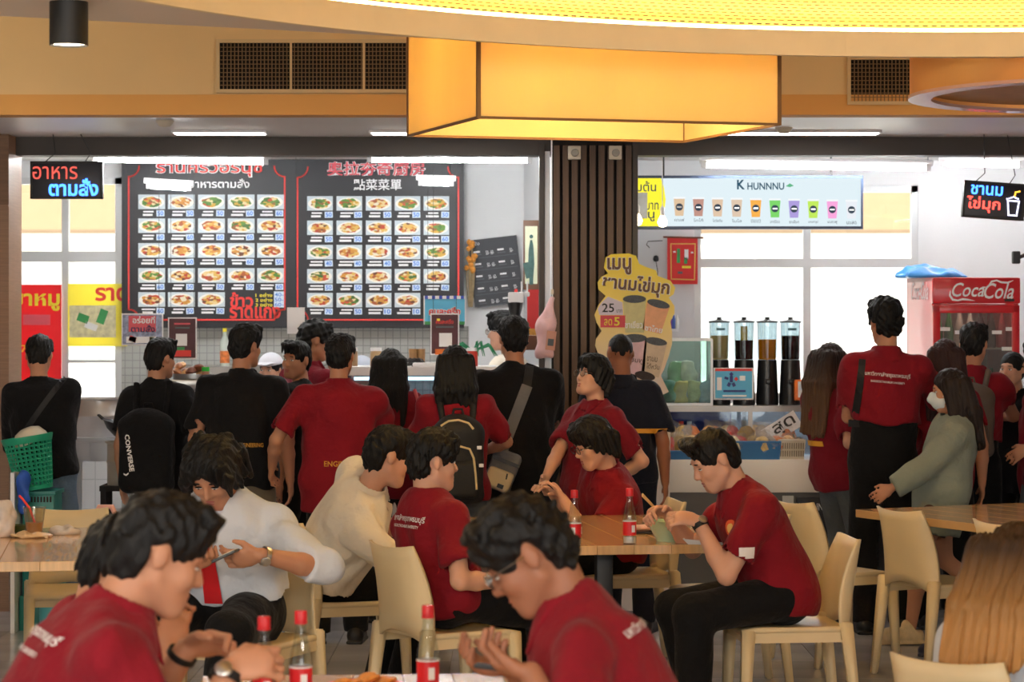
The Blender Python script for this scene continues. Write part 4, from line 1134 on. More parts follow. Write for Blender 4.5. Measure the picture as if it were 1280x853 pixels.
def bead(mb, pts, rr, step):
    for a, b in zip(pts, pts[1:]):
        n = max(1, int((Vector(b) - Vector(a)).length / step))
        for i in range(n):
            c = Vector(a).lerp(Vector(b), i / n); mb.box(c, (rr, 0.006, rr))
bead(cupm, [(17 * q, -0.032, 1 * q), (19 * q, -0.032, -17 * q), (29 * q, -0.032, -17 * q), (31 * q, -0.032, 1 * q), (17 * q, -0.032, 1 * q)], 1.7 * q, 2.2 * q); bead(cupm, [(16 * q, -0.032, 3 * q), (24 * q, -0.032, 6 * q), (32 * q, -0.032, 3 * q)], 1.7 * q, 2.2 * q)
cupm.build('led_cup', E_WHT, r)
sm_ = MB(); bead(sm_, [(25 * q, -0.032, 7 * q), (26 * q, -0.032, 12 * q), (33 * q, -0.032, 14 * q)], 1.8 * q, 2.0 * q); sm_.build('led_straw', E_AMB, r)

# flush lamps under the soffit
for a, b_, lab in ((216, 334, 'flush white lamp under the soffit above the left menu'), (462, 664, 'flush white lamp under the soffit beside the pillar'), (905, 1100, 'flush white lamp under the soffit above the drinks sign')):
    D_ = 14.45; r = thing('flush_lamp', ((WX(a, D_) + WX(b_, D_)) / 2, D_, 2.745), lab, 'light'); w_ = WX(b_, D_) - WX(a, D_)
    MB().box((0, 0, -0.008), (w_, 0.16, 0.016)).build('tray', P_WHITE, r); MB().box((0, 0, -0.018), (w_ - 0.03, 0.13, 0.004)).build('diffuser', emis('flush_glow', (255, 248, 240), 14.0), r)
# fluorescent tubes
def tube_light(x0, y0, x1, y1, D, label, body=True, strength=None):
    a, b = W(x0, y0, D), W(x1, y1, D); r = thing('tube_light', (a + b) / 2, label, 'light'); o = (a + b) / 2
    d = (b - a).normalized()
    MB().tube([a - o, b - o], 0.014, 10).build('tube', M_TUBE, r, True)
    MB().tube([a - o - d * 0.03 + Vector((0, 0, 0.035)), b - o + d * 0.03 + Vector((0, 0, 0.035))], 0.02, 6).build('batten', P_WHITE, r)
    for e in (a, b): MB().box(e - o + Vector((0, 0, 0.015)), (0.03, 0.03, 0.06)).build('holder', P_WHITE, r)
    for e in (a, b): MB().tube([e - o + Vector((0, 0, 0.04)), e - o + Vector((0, 0, 2.745 - e.z))], 0.003, 5).build('hanger', M_CABLE, r)
tube_light(120, 200, 332, 203, 15.6, 'glowing tube lamp over the left menu board'); tube_light(462, 200, 662, 201, 15.6, 'glowing tube lamp over the right end of the menus')
tube_light(880, 207, 1160, 211, 15.8, 'glowing tube lamp above the illuminated drinks sign'); tube_light(24, 190, 112, 193, 15.5, 'short glowing tube lamp behind the beam at far left'); tube_light(1180, 205, 1276, 207, 16.4, 'glowing tube lamp behind the tilted light sign')
tube_light(186, 233, 236, 236, 16.3, 'round-ended glowing lamp hanging before the left menu'); tube_light(526, 229, 564, 230, 16.3, 'short glowing lamp hanging before the Chinese menu title')
for x, y in ((797, 276), (828, 278)):
    p = W(x, y, 15.4); r = thing('pendant_bulb', p, 'glowing pendant bulb hanging before the drinks sign, ' + ('nearer the slatted pillar' if x < 800 else 'farther from the slatted pillar'), 'lamp')
    MB().lathe([(0, -0.03), (0.02, -0.024), (0.03, 0), (0.022, 0.022), (0.012, 0.04), (0, 0.042)], 14).build('bulb', emis('bulb_warm', (255, 236, 190), 14.0), r, True)
    MB().lathe([(0, 0.04), (0.014, 0.04), (0.014, 0.085), (0.004, 0.1), (0, 0.1)], 12).build('socket', P_WHITE, r, True); MB().tube([(0, 0, 0.1), (0, 0, 2.74 - p.z)], 0.003, 5).build('cord', P_WHITE, r)

# illuminated drinks sign
E_SIGN = emis('lightbox_face', (228, 243, 249), 0.84); E_SIGNY = emis('lightbox_yellow', (250, 236, 60), 0.95)
DS = 15.9
r = thing('lightbox_sign', W(930, 287, DS), 'long illuminated drinks sign with coloured cups in the right stall', 'sign'); F = Face(r, DS)
MB().box(F.p(934, 253, -0.05), (290 * F.s, 0.1, 67 * F.s)).build('housing', mat('sign_frame_blue', (52, 66, 92), 0.4, 0.05), r)
F.quad('lit_face', 934, 253, 284, 60, E_SIGN, 0.003)
MB().prism([((q[0] - 640) * F.s - F.o.x, HCAM - (q[1] - YHOR) * F.s - F.o.z) for q in [(792, 223), (826, 223), (830, 235), (832, 250), (830, 268), (824, 283), (792, 283)]], -0.010, -0.005, 'y').build('yellow_panel', E_SIGNY, r)
E_TX = emis('sign_text_grey', (70, 84, 100), 0.6); E_SB = emis('sign_blue', (62, 104, 128), 0.6)
F.text('เริ่มต้น', 802, 233, 36, 13, E_TX, 0.012, 0.01); F.text('บาท', 815, 258, 16, 9, E_TX, 0.012, 0.01); F.text('เมนู', 806, 271, 24, 12, E_TX, 0.012, 0.01)
F.quad('taped_sheet', 800, 257, 18, 32, mat('sheet_silver', (200, 204, 206), 0.4, 0.1, 30), 0.014)
F.text('K', 926, 231, 10, 12, E_SB, 0.012, 0.03); F.text('HUNNNU', 957, 233, 46, 9, E_SB, 0.012, 0.02)
for x in (830, 1040): MB().tube([F.p(x, 221, -0.05), F.p(x, 221, -0.05) + Vector((0, 0, 2.745 - WZ(221, DS)))], 0.006, 6).build('hanger_rod', M_CABLE, r)
lm = MB().prism([(0, 0), (5 * F.s, 3.5 * F.s), (10 * F.s, 0.6 * F.s), (5 * F.s, -1.2 * F.s)], -0.002, 0, 'y').build('leaf_mark', emis('sign_leaf', (110, 200, 150), 0.7), r, loc=F.p(982, 233, 0.01))
cupc = [(226, 196, 162), (196, 150, 136), (226, 198, 170), (224, 200, 176), (250, 180, 84), (128, 216, 110), (176, 160, 222), (196, 236, 96), (250, 170, 222), (236, 240, 246)]
names = ['กาแฟ', 'โกโก้', 'โอวัลติน', 'ไมโล', 'ชามะนาว', 'ชาเขียว', 'ชาเผือก', 'แคนตาลูป', 'นมชมพู', 'นมสด']
for i, c in enumerate(cupc):
    x = 849 + 23.9 * i; y = 259 + 0.4 * i; em = emis('lit_cup_%d' % i, c, 0.85)
    MB().prism([(-5.2 * F.s, -11 * F.s), (5.2 * F.s, -11 * F.s), (7 * F.s, 11 * F.s), (-7 * F.s, 11 * F.s)], -0.002, 0.0, 'y').build('cup_print', em, r, loc=F.p(x, y, 0.006))
    F.quad('cup_lid_print', x, y - 11.5, 15, 2.4, emis('lit_lid', (240, 244, 246), 0.9), 0.009)
    o = MB().lathe([(0, -0.001), (4.6 * F.s, -0.001), (4.6 * F.s, 0.001), (0, 0.001)], 14).build('cup_badge', E_TX, r); o.location = F.p(x, y, 0.011); o.rotation_euler = (R(90), 0, 0)
    F.quad('badge_bar', x, y, 6, 1.8, P_WHITE, 0.015); F.text(names[i], x, y + 16, 12, 4, E_TX, 0.01, 0.0)

# pillar fittings
for x in (718, 769):
    r = thing('wall_switch', W(x, 191, 14.83), 'cream plastic switch box at the head of the pillar, %s one' % ('left' if x < 740 else 'right'), 'switch'); s_ = 14.83 / FPX
    MB().box((0, 0, 0), (16 * s_, 0.04, 17 * s_)).build('box', M_CREAMP, r, bevel=0.006); o = MB().lathe([(0, 0), (5 * s_, 0), (4 * s_, 0.012), (0, 0.013)], 14).build('knob', mat('plastic_grey', (176, 170, 156), 0.4), r, True, loc=(0.003, -0.02, -0.002), rot=(R(90), 0, 0))

# wall things of the left stall (dark chalk menu, scroll picture, dried flowers)
DN = Y_BACK - 0.03
r = thing('chalk_menu', W(622, 385, DN), 'charcoal price board tilted on the white wall', 'menu board', rot=(0, R(-6.5), 0)); s_ = DN / FPX
bw, bh = 62 * s_, 84 * s_
MB().box((0.015, 0, bh / 2 + 0.02), (bw, 0.015, bh)).build('panel', mat('chalk_board', (58, 60, 66), 0.6, 0.05), r)
text('เมนูข้าว', P_WHITE, r, (-20 * s_, -0.012, bh - 0.01), 13 * s_, 6 * s_)
for j in range(5):
    z = bh - 0.075 - j * 0.082
    MB().box((0.015, -0.009, z - 0.03), (bw * 0.92, 0.002, 0.003)).build('rule_line', P_GREYT, r)
    for i, x in enumerate((-20, 10)):
        panel_quad('caption_line', 8 * s_, 2.2 * s_, P_WHITE, r, (x * s_ + 0.01, -0.01, z + 0.012)); panel_quad('caption_line', 10 * s_, 1.1 * s_, P_GREYT, r, (x * s_ + 0.014, -0.01, z - 0.008))
        text('50-', P_WHITE, r, ((x + 13) * s_ + 0.012, -0.011, z), 4.2 * s_, 5 * s_); 
        if i == 0: text('60-', P_WHITE, r, ((x + 19) * s_ + 0.012, -0.011, z), 4.2 * s_, 5 * s_)
DP = 16.3
r = thing('scroll_picture', W(664, 362, DP), 'brown framed scroll picture of a dark figure on cream paper', 'picture'); F = Face(r, DP)
MB().box(F.p(664, 319, 0), (20 * F.s, 0.03, 87 * F.s)).build('frame', mat('frame_brown', (104, 72, 52), 0.5, 0.15, 10), r, bevel=0.004)
F.quad('paper', 664, 319, 15.5, 72, mat('paper_cream', (222, 226, 196), 0.6, 0.06, 10), 0.017)
INK = mat('ink_teal', (62, 96, 92), 0.6, 0.3, 30)
o = MB().prism([(-0.012, -0.15), (0.012, -0.15), (0.02, -0.05), (0.014, 0.06), (0.006, 0.1), (-0.006, 0.1), (-0.016, 0.04), (-0.02, -0.06)], -0.002, 0, 'y').build('ink_figure', INK, r, loc=F.p(664, 320, 0.019))
o = MB().lathe([(0, 0), (0.012, 0), (0.012, 0.002), (0, 0.002)], 12).build('ink_head', INK, r, loc=F.p(664, 296, 0.02), rot=(R(90), 0, 0)); F.quad('ink_wash', 660, 338, 9, 20, INK, 0.0185, (0, R(-12), 0)); F.quad('ink_wash', 664, 348, 5, 16, INK, 0.0187)
r = thing('dried_flowers', W(588, 385, Y_BACK - 0.06), 'bunch of dried orange flowers standing beside the price board', 'flowers'); F = Face(r, Y_BACK - 0.06)
MF = mat('dried_orange', (206, 140, 60), 0.8, 0.4, 40); MS = mat('dried_stem', (150, 132, 100), 0.8, 0.3, 40)
q_ = random.Random(3)
for i in range(16):
    x = q_.uniform(583, 594); y = q_.uniform(302, 342)
    MB().tube([F.p(588 + (x - 588) * 0.4, 384), F.p(588 + (x - 588) * 0.8, (y + 384) / 2, 0.01), F.p(x, y, 0.02)], 0.004, 5).build('stem', MS, r)
    MB().lathe([(0, -0.02), (0.016, -0.008), (0.02, 0.006), (0.006, 0.02), (0, 0.022)], 7).build('flower_head', MF, r, True, loc=F.p(x, y, 0.025))
# small altar shelf: red panel, shelf, statuettes, dark cone pot with white lid box and red knob, router
r = thing('altar_shelf', W(662, 434, 15.7), 'small wooden shelf with red backing panel beside the pillar', 'shelf'); F = Face(r, 15.7)
MW = mat('shelf_wood', (112, 66, 40), 0.5, 0.2, 12)
MB().box(F.p(664, 421, 0.0), (28 * F.s, 0.14, 3 * F.s)).build('board', MW, r); MB().box(F.p(664, 430, -0.06), (26 * F.s, 0.02, 16 * F.s)).build('bracket', MW, r); MB().box(F.p(667, 390, -0.08), (16 * F.s, 0.012, 56 * F.s)).build('backing_panel', mat('altar_red', (190, 40, 40), 0.5, 0.1), r)
MB().box(F.p(665, 415, 0.03), (20 * F.s, 0.06, 8 * F.s)).build('gilt_rail', mat('gilt', (170, 120, 50), 0.4, 0.3, 40, metal=0.4), r)
for x, hh in ((651, 20), (659, 17)):
    t = thing('statuette', W(x, 419, 15.66), 'small bronze seated statuette on the altar shelf, %s' % ('the taller' if hh > 18 else 'the shorter'), 'statuette'); u_ = hh * 15.66 / FPX
    MB().lathe([(0, 0), (0.3 * u_, 0), (0.32 * u_, 0.08 * u_), (0.2 * u_, 0.2 * u_), (0.34 * u_, 0.3 * u_), (0.22 * u_, 0.42 * u_), (0.24 * u_, 0.56 * u_), (0.1 * u_, 0.68 * u_), (0.15 * u_, 0.8 * u_), (0.1 * u_, 0.93 * u_), (0, u_)], 12).build('figure', mat('bronze', (92, 76, 62), 0.45, 0.3, 30, metal=0.5), t, True)
t = thing('food_chopper', W(646, 392, 15.3), 'black and white appliance with red button behind the customers', 'appliance'); F = Face(t, 15.3); qq = F.s
MB().lathe([(0, 0), (9 * qq, 0), (7 * qq, 0.02), (10 * qq, 20 * qq), (0, 20 * qq)], 16).build('bowl', M_SHOEB, t, True, loc=F.p(644, 398)); MB().box(F.p(645, 372), (20 * qq, 0.09, 13 * qq)).build('lid', P_WHITE, t, bevel=0.01); MB().box(F.p(645, 364), (4 * qq, 0.03, 5 * qq)).build('button', P_RED, t, bevel=0.004)
for x in (652, 659): MB().tube([F.p(x, 368), F.p(x, 352)], 0.005, 6).build('antenna', P_WHITE, t)
MB().box(F.p(655, 368), (14 * qq, 0.06, 6 * qq)).build('shell', P_WHITE, t, bevel=0.008)

# pink plastic bag hanging at the pillar
def bag_hanging():
    r = thing('plastic_bag', W(683, 452, 14.7), 'pink and white plastic bag hanging on a cord by the pillar', 'bag'); s_ = 14.7 / FPX
    f = Field((-0.12, -0.08, -0.02), (0.14, 0.08, 0.42), 0.008)
    f.cone((-0.01, 0, 0.05), (-0.005, 0, 0.20), 0.055, 0.050, 0.03, flat=((0, 1, 0), 1.7)); f.cone((-0.005, 0, 0.2), (0.035, 0, 0.36), 0.05, 0.016, 0.03, flat=((0, 1, 0), 1.5)); f.plane((0, 0, 0.02), (0, 0.1, -1))
    f.noise(0.004, [(60, 20, 30, 1), (-50, 40, 25, 2), (20, 70, 50, 4)])
    link('bag', f.mesh('bag', 1), mat('bag_pink', (238, 196, 200), 0.35, 0.12, 12, 0.3, 30, trans=0.0), r)
    panel_quad('label', 0.055, 0.11, mat('label_brown', (214, 160, 140), 0.6, 0.05), r, (0.025, -0.045, 0.12), (0, R(6), 0)); panel_quad('label_block', 0.034, 0.04, P_GREYT, r, (0.024, -0.048, 0.11), (0, R(6), 0))
    MB().tube([(0.035, 0, 0.37), (0.033, 0, 0.42), (0.03, 0, 2.745 - WZ(452, 14.7))], 0.004, 6).build('cord', P_WHITE, r)
    MB().box((0.033, 0, 0.40), (0.018, 0.018, 0.03)).build('knot', M_CREAMP, r, bevel=0.004)
bag_hanging()

# red scroll on the white wall of the right stall, earphone-like cable and black puck
r = thing('red_scroll', W(853, 356, Y_BACK - 0.05), 'red hanging scroll with gold border on the white wall', 'scroll'); F = Face(r, Y_BACK - 0.05)
F.quad('cloth', 853, 326, 38, 59, mat('scroll_red', (214, 46, 44), 0.6, 0.1, 8), th=0.004); MB().tube([F.p(829, 296.5, 0.01), F.p(879, 297.5, 0.01)], 0.006, 8).build('rod', MW, r)
F.path('gold_border', [(838.5, 305), (869, 305), (868, 350), (839, 349)], 1.4, mat('gold_print', (226, 186, 90), 0.5, 0.1), 0.006, True)
for (x, y, w, h, m) in ((848, 320, 4, 18, P_GREEN), (858, 318, 5, 12, P_WHITE), (857, 326, 4, 8, P_GREEN), (858, 334, 11, 3, P_YEL), (843, 315, 3, 2, P_WHITE), (865, 316, 3, 2, P_WHITE), (850, 341, 6, 3, P_GREYT)): F.quad('figure_print', x, y, w, h, m, 0.008)
r = thing('camera_puck', W(820, 324, Y_BACK - 0.03), 'black oval device with a thin cable on the white wall', 'device'); F = Face(r, Y_BACK - 0.03)
MB().lathe([(0, -0.02), (0.016, -0.014), (0.02, 0.0), (0.014, 0.02), (0, 0.026)], 12).build('shell', M_SHOEB, r, True); MB().tube([F.p(820, 328, 0.01), F.p(822, 340, 0.01), F.p(821, 352, 0.01)], 0.003, 5).build('cable', M_CABLE, r); MB().tube([F.p(812, 310, 0.005), F.p(808, 306, 0.005), F.p(810, 302, 0.005), F.p(828, 301, 0.005)], 0.003, 5).build('wire', M_CABLE, r)

# ---- die-cut drinks standee
DT = 14.55
r = thing('standee', W(795, 766, DT), 'tall die-cut yellow board advertising pearl milk tea in Thai', 'sign'); F = Face(r, DT)
out = [(757, 322), (764, 318), (786, 317), (795, 320), (799, 330), (808, 334), (820, 338), (822, 345), (838, 351), (844, 360), (842, 368), (836, 372), (843, 383), (843, 392), (838, 402), (840, 415), (840, 430), (836, 445), (830, 462), (826, 470), (832, 482), (836, 490), (828, 494), (830, 506), (836, 520), (838, 540), (836, 764), (752, 764), (748, 560), (746, 520), (752, 480), (750, 450), (744, 432), (745, 424), (752, 414), (746, 404), (743, 394), (748, 382), (757, 370), (748, 362), (747, 353), (752, 346), (760, 342), (755, 335)]
pl = [((x - 640) * F.s - F.o.x, HCAM - (y - YHOR) * F.s - F.o.z) for x, y in out]
ms = bpy.data.materials.new('standee_print'); ms.use_nodes = True
nt = ms.node_tree; N = nt.nodes; L = nt.links; b = N['Principled BSDF']; b.inputs['Roughness'].default_value = 0.5
tc = N.new('ShaderNodeTexCoord'); sp = N.new('ShaderNodeSeparateXYZ'); mr = N.new('ShaderNodeMapRange'); rp = N.new('ShaderNodeValToRGB')
L.new(tc.outputs['Object'], sp.inputs[0]); L.new(sp.outputs['Z'], mr.inputs[0]); mr.inputs['From Min'].default_value = 0.755; mr.inputs['From Max'].default_value = 2.04; L.new(mr.outputs[0], rp.inputs[0]); L.new(rp.outputs[0], b.inputs['Base Color'])
e = rp.color_ramp.elements; e[0].position = 0.1; e[0].color = lin((246, 236, 228)); e[1].position = 0.98; e[1].color = lin((252, 228, 60))
for p_, c_ in ((0.45, (250, 230, 212)), (0.62, (252, 228, 160)), (0.75, (252, 224, 116))): q = e.new(p_); q.color = lin(c_)
MB().prism(pl, -0.006, 0.006, 'y').build('board', ms, r)
F.text('เมนู', 774, 333, 31, 22, P_WHITE, 0.008, 0.05); F.text('เมนู', 774, 333, 30, 21, P_BROWN, 0.010, 0.03)
F.text('ชานมไข่มุก', 795, 357, 86, 26, P_WHITE, 0.008, 0.05, R(6)); F.text('ชานมไข่มุก', 795, 357, 84, 25, P_BROWN, 0.010, 0.03, R(6))
MB().prism([(x * F.s, y * F.s) for x, y in [(-15, -8), (-17, 0), (-12, 8), (-4, 15), (4, 12), (14, 8), (15, -8)]], -0.009, -0.006, 'y').build('price_cloud', mat('print_lilac', (222, 214, 226), 0.6), r, loc=F.p(764, 386))
F.text('25', 760, 385, 15, 11, mat('print_black', (30, 28, 28), 0.6), 0.012, 0.01); F.text('บาท', 774, 389, 7, 4, P_GREYT, 0.012, 0.005)
F.quad('discount_tag', 766, 402, 31, 15, mat('tag_red', (216, 66, 74), 0.5), 0.009); F.text('ลด', 760, 403, 10, 8, P_YEL, 0.012, 0.01); F.text('5', 771, 402, 7, 11, P_YEL, 0.012, 0.02)
def cup_print(x, y, w, h, body, tilt, label=None):
    s_ = F.s
    o = MB().prism([(-w * 0.40 * s_, -h * s_), (w * 0.40 * s_, -h * s_), (w * 0.5 * s_, 0), (-w * 0.5 * s_, 0)], -0.0015, 0, 'y').build('cup_print', mat('cupprint_%d' % (x + y), body, 0.6, 0.08, 30), r, loc=F.p(x, y, 0.008), rot=(0, R(tilt), 0))
    o = MB().lathe([(0, 0), (w * 0.5 * s_, 0), (w * 0.5 * s_, 0.0015), (0, 0.0015)], 20).build('pearl_print', mat('pearl_print', (84, 88, 92), 0.6, 0.5, 90), r, loc=F.p(x, y, 0.0105), rot=(R(90), R(tilt), 0), )
    o.scale = (1, 0.34, 1)
cup_print(793, 374, 29, 42, (214, 208, 150), 0); cup_print(823, 380, 29, 36, (240, 178, 134), 14); cup_print(793, 423, 31, 46, (236, 200, 206), 0); cup_print(820, 427, 28, 44, (226, 206, 178), 10)
F.text('ชาเขียว', 792, 406, 22, 9, P_WHITE, 0.014, 0.02); F.text('ชาไทย', 817, 411, 22, 8, P_WHITE, 0.014, 0.02, R(10)); F.text('ชมพู', 796, 452, 16, 7, P_BROWN, 0.014, 0.005, R(6)); F.text('ชานม', 815, 449, 13, 6, P_BROWN, 0.014, 0.005, R(8)); F.text('ไต้หวัน', 816, 458, 16, 7, P_BROWN, 0.014, 0.005, R(8))
o = MB().lathe([(0, 0), (13 * F.s, 0), (13 * F.s, 0.0015), (0, 0.0015)], 20).build('pearl_print', mat('pearl_dark', (60, 44, 40), 0.6, 0.5, 90), r, loc=F.p(806, 470, 0.0105), rot=(R(90), R(12), 0)); o.scale = (1, 0.42, 1)

# ---- right-hand counter
DC = 14.75
M_CTR = mat('counter_white', (240, 234, 226), 0.5, 0.03, 2); M_CTRB = mat('counter_black', (34, 34, 38), 0.45, 0.06); M_SHELF = mat('shelf_steel', (150, 146, 142), 0.35, 0.08, metal=0.6)
cx0, cx1 = WX(792, DC), 3.3
r = thing('drinks_counter', ((cx0 + cx1) / 2, DC + 0.3, 0), 'long white drinks counter with dark price panels below', 'counter')
o = Vector(r.location)
def rel(x0, x1, y0, y1, z0, z1, nm, m, bev=0.0):
    return MB().box(((x0 + x1) / 2 - o.x, (y0 + y1) / 2 - o.y, (z0 + z1) / 2), (x1 - x0, y1 - y0, z1 - z0)).build(nm, m, r, bevel=bev)
zt = WZ(575, DC)
rel(cx0, cx1, DC, DC + 0.62, WZ(616, DC), zt, 'front_panel', M_CTR, 0.004); rel(cx0, cx1, DC + 0.03, DC + 0.62, 0.0, WZ(616, DC), 'plinth', mat('counter_grey', (96, 94, 92), 0.5, 0.06))
F = Face(r, DC + 0.02)
bx0, bx1 = WX(996, DC), WX(1098, DC)
rel(bx0, bx1, DC - 0.012, DC + 0.03, 0.06, WZ(622, DC), 'price_panel', M_CTRB)
F = Face(r, DC - 0.02); F.text('KHUNNNU', 1020, 634, 42, 9, P_WHITE, 0.0, 0.005)
for i in range(6): F.text('30 -  30 -', 1092 - 4, 650 + 15 * i, 30, 7, P_GREYT, 0.0, 0.0); F.quad('rule_line', 1080, 657 + 15 * i, 44, 0.7, P_GREYT, 0.0)
F.quad('leaf_poster', 985, 640, 14, 40, mat('print_pale', (196, 196, 190), 0.5), 0.0)
# steel shelf on posts above the counter
zs = WZ(508, DC + 0.1)
sh = thing('glass_shelf_unit', (WX(900, DC), DC + 0.35, zt), 'steel and glass display shelf standing on the drinks counter', 'display shelf'); o2 = Vector(sh.location)
def rel2(x0, x1, y0, y1, z0, z1, nm, m): return MB().box(((x0 + x1) / 2 - o2.x, (y0 + y1) / 2 - o2.y, (z0 + z1) / 2 - o2.z), (x1 - x0, y1 - y0, z1 - z0)).build(nm, m, sh)
sx0, sx1 = WX(828, DC), WX(1055, DC)
rel2(sx0, sx1, DC + 0.16, DC + 0.60, zs - 0.035, zs, 'shelf_board', M_SHELF)
for x in (sx0 + 0.02, (sx0 + sx1) / 2, sx1 - 0.02):
    for y in (DC + 0.18, DC + 0.58): rel2(x - 0.012, x + 0.012, y - 0.012, y + 0.012, zt, zs - 0.035, 'post', M_SHELF)
rel2(sx0, sx1, DC + 0.56, DC + 0.565, zt, zs - 0.035, 'glass_back', glassy('case_glass', (206, 224, 236), 0.12)); rel2(sx0, WX(925, DC), DC + 0.59, DC + 0.60, zt + 0.02, zs - 0.05, 'blue_liner', mat('liner_blue', (96, 98, 186), 0.5, 0.1))
# glass case on the shelf
gx0, gx1 = WX(828, DC), WX(893, DC); gz1 = WZ(424, DC + 0.2)
gc = thing('glass_case', ((gx0 + gx1) / 2, DC + 0.36, zs), 'clear countertop glass case holding drink pouches', 'display case'); o3 = Vector(gc.location)
def rel3(x0, x1, y0, y1, z0, z1, nm, m): return MB().box(((x0 + x1) / 2 - o3.x, (y0 + y1) / 2 - o3.y, (z0 + z1) / 2 - o3.z), (x1 - x0, y1 - y0, z1 - z0)).build(nm, m, gc)
GL = glassy('case_glass_green', (226, 240, 236), 0.14)
for y in (DC + 0.2, DC + 0.52): rel3(gx0, gx1, y - 0.003, y + 0.003, zs + 0.01, gz1, 'glass_panel', GL)
for x in (gx0 + 0.004, gx1 - 0.004): rel3(x - 0.003, x + 0.003, DC + 0.2, DC + 0.52, zs + 0.01, gz1, 'glass_panel', GL)
for y in (DC + 0.2, DC + 0.52):
    rel3(gx0, gx1, y - 0.008, y + 0.008, gz1 - 0.012, gz1 + 0.004, 'rail', M_ALU); rel3(gx0, gx1, y - 0.008, y + 0.008, zs, zs + 0.014, 'rail', M_ALU)
    for x in (gx0, gx1): rel3(x - 0.007, x + 0.007, y - 0.007, y + 0.007, zs, gz1, 'corner_post', M_ALU)
# pouches inside the case
def pouch_mesh(seed, w, h, d):
    f = Field((-w * 0.7, -d * 1.2, -0.01), (w * 0.7, d * 1.2, h * 1.15), 0.008 if w < 0.1 else 0.01)
    f.cone((0, 0, h * 0.22), (0, 0, h * 0.6), w * 0.42, w * 0.40, 0.02, flat=((0, 1, 0), w / (2 * d) * 1.1)); f.cone((0, 0, h * 0.6), (0, 0, h * 0.92), w * 0.36, w * 0.42, 0.02, flat=((0, 1, 0), w / d * 1.4))
    f.plane((0, 0, 0.0), (0, 0, -1)); f.plane((0, 0, h), (0, 0, 1))
    q = random.Random(seed); f.noise(0.006, [(q.uniform(-90, 90), q.uniform(-90, 90), q.uniform(-70, 70), q.uniform(0, 6)) for _ in range(6)])
    return f.mesh('pouch', 0)
PM = [pouch_mesh(i, 0.10, 0.13, 0.04) for i in range(4)]
for i, (x, y_, c, lab) in enumerate(((838, 508, (150, 196, 190), 'teal'), (850, 500, (222, 196, 110), 'yellow'), (868, 506, (206, 214, 160), 'pale green'), (882, 503, (150, 190, 220), 'blue'), (862, 470, (222, 226, 214), 'white, upper'), (844, 470, (120, 180, 130), 'green, upper'))):
    up = 'upper' in lab
    t = thing('drink_pouch', (WX(x, DC + 0.36), DC + (0.34 if not up else 0.42), zs + (0.125 if up else 0.012)), '%s drink pouch inside the countertop glass case' % lab.replace(', upper', '').strip() + (', upper row' if up else ''), 'pouch', 'drink pouches in the glass case')
    link('pouch', PM[i % 4].copy(), mat('pouch_' + lab.replace(', ', '_').replace(' ', '_'), c, 0.25, 0.3, 20), t)

# drink dispensers
def dispenser(x, liquid, lv, label, logo, core=None):
    D = DC + 0.36; s_ = D / FPX
    t = thing('drink_dispenser', (WX(x, D), D, zs), label, 'dispenser', 'drink dispensers on the shelf')
    H = (508 - 403) * s_
    base_h = (508 - 452) * s_
    MB().lathe([(0, 0), (0.066, 0), (0.067, 0.02), (0.062, base_h * 0.55), (0.058, base_h * 0.85), (0.056, base_h), (0, base_h)], 24).build('base', mat('disp_black', (22, 22, 24), 0.3, 0.1), t, True)
    tank = mat('tank_clear', (0, 0, 0)) if False else glassy('tank_clear', (232, 238, 240), 0.18)
    MB().lathe([(0.050, base_h), (0.056, base_h + 0.01), (0.060, H - 0.012), (0.057, H - 0.012), (0.053, base_h + 0.012)], 24).build('tank', tank, t, True)
    MB().lathe([(0, base_h + 0.002), (0.050, base_h + 0.002), (0.052, base_h + lv * (H - base_h)), (0, base_h + lv * (H - base_h))], 24).build('drink', mat('drink_%d' % x, liquid, 0.15, 0.06, 6, trans=0.0, coat=0.4) if ('drink_%d' % x) in MATS else translucent(mat('drink_%d' % x, liquid, 0.15, 0.06, 6, coat=0.4), 0.85), t, True)
    if core: MB().lathe([(0, base_h + 0.004), (0.02, base_h + 0.004), (0.02, base_h + 0.86 * (H - base_h)), (0, base_h + 0.86 * (H - base_h))], 16).build('cooling_core', mat('drinkcore', core, 0.2, 0.05), t, True)
    MB().lathe([(0, H - 0.012), (0.064, H - 0.012), (0.064, H - 0.004), (0.02, H + 0.004), (0.012, H + 0.012), (0.016, H + 0.02), (0, H + 0.022)], 24).build('lid', mat('disp_lid', (52, 54, 56), 0.4), t, True)
    MB().box((0, -0.075, base_h * 0.52), (0.03, 0.05, 0.03)).build('tap', mat('disp_black', (22, 22, 24), 0.3, 0.1), t, bevel=0.006)
    if logo: panel_quad('badge', 0.05, 0.014, mat('badge_teal', (70, 110, 120), 0.5), t, (0.004, -0.063, H - 0.05)); text('KENSEN', P_WHITE, t, (0.004, -0.0655, H - 0.05), 0.04, 0.008) if False else None
dispenser(899, (240, 218, 168), 0.62, 'drink dispenser with pale milky tea behind the blue poster', True)
dispenser(930, (96, 36, 48), 0.50, 'drink dispenser half full of dark red drink', False, (240, 200, 60))
dispenser(959, (250, 186, 50), 0.52, 'drink dispenser half full of orange tea', False)
dispenser(988, (26, 22, 24), 0.62, 'drink dispenser with black drink beside the orange device', True)
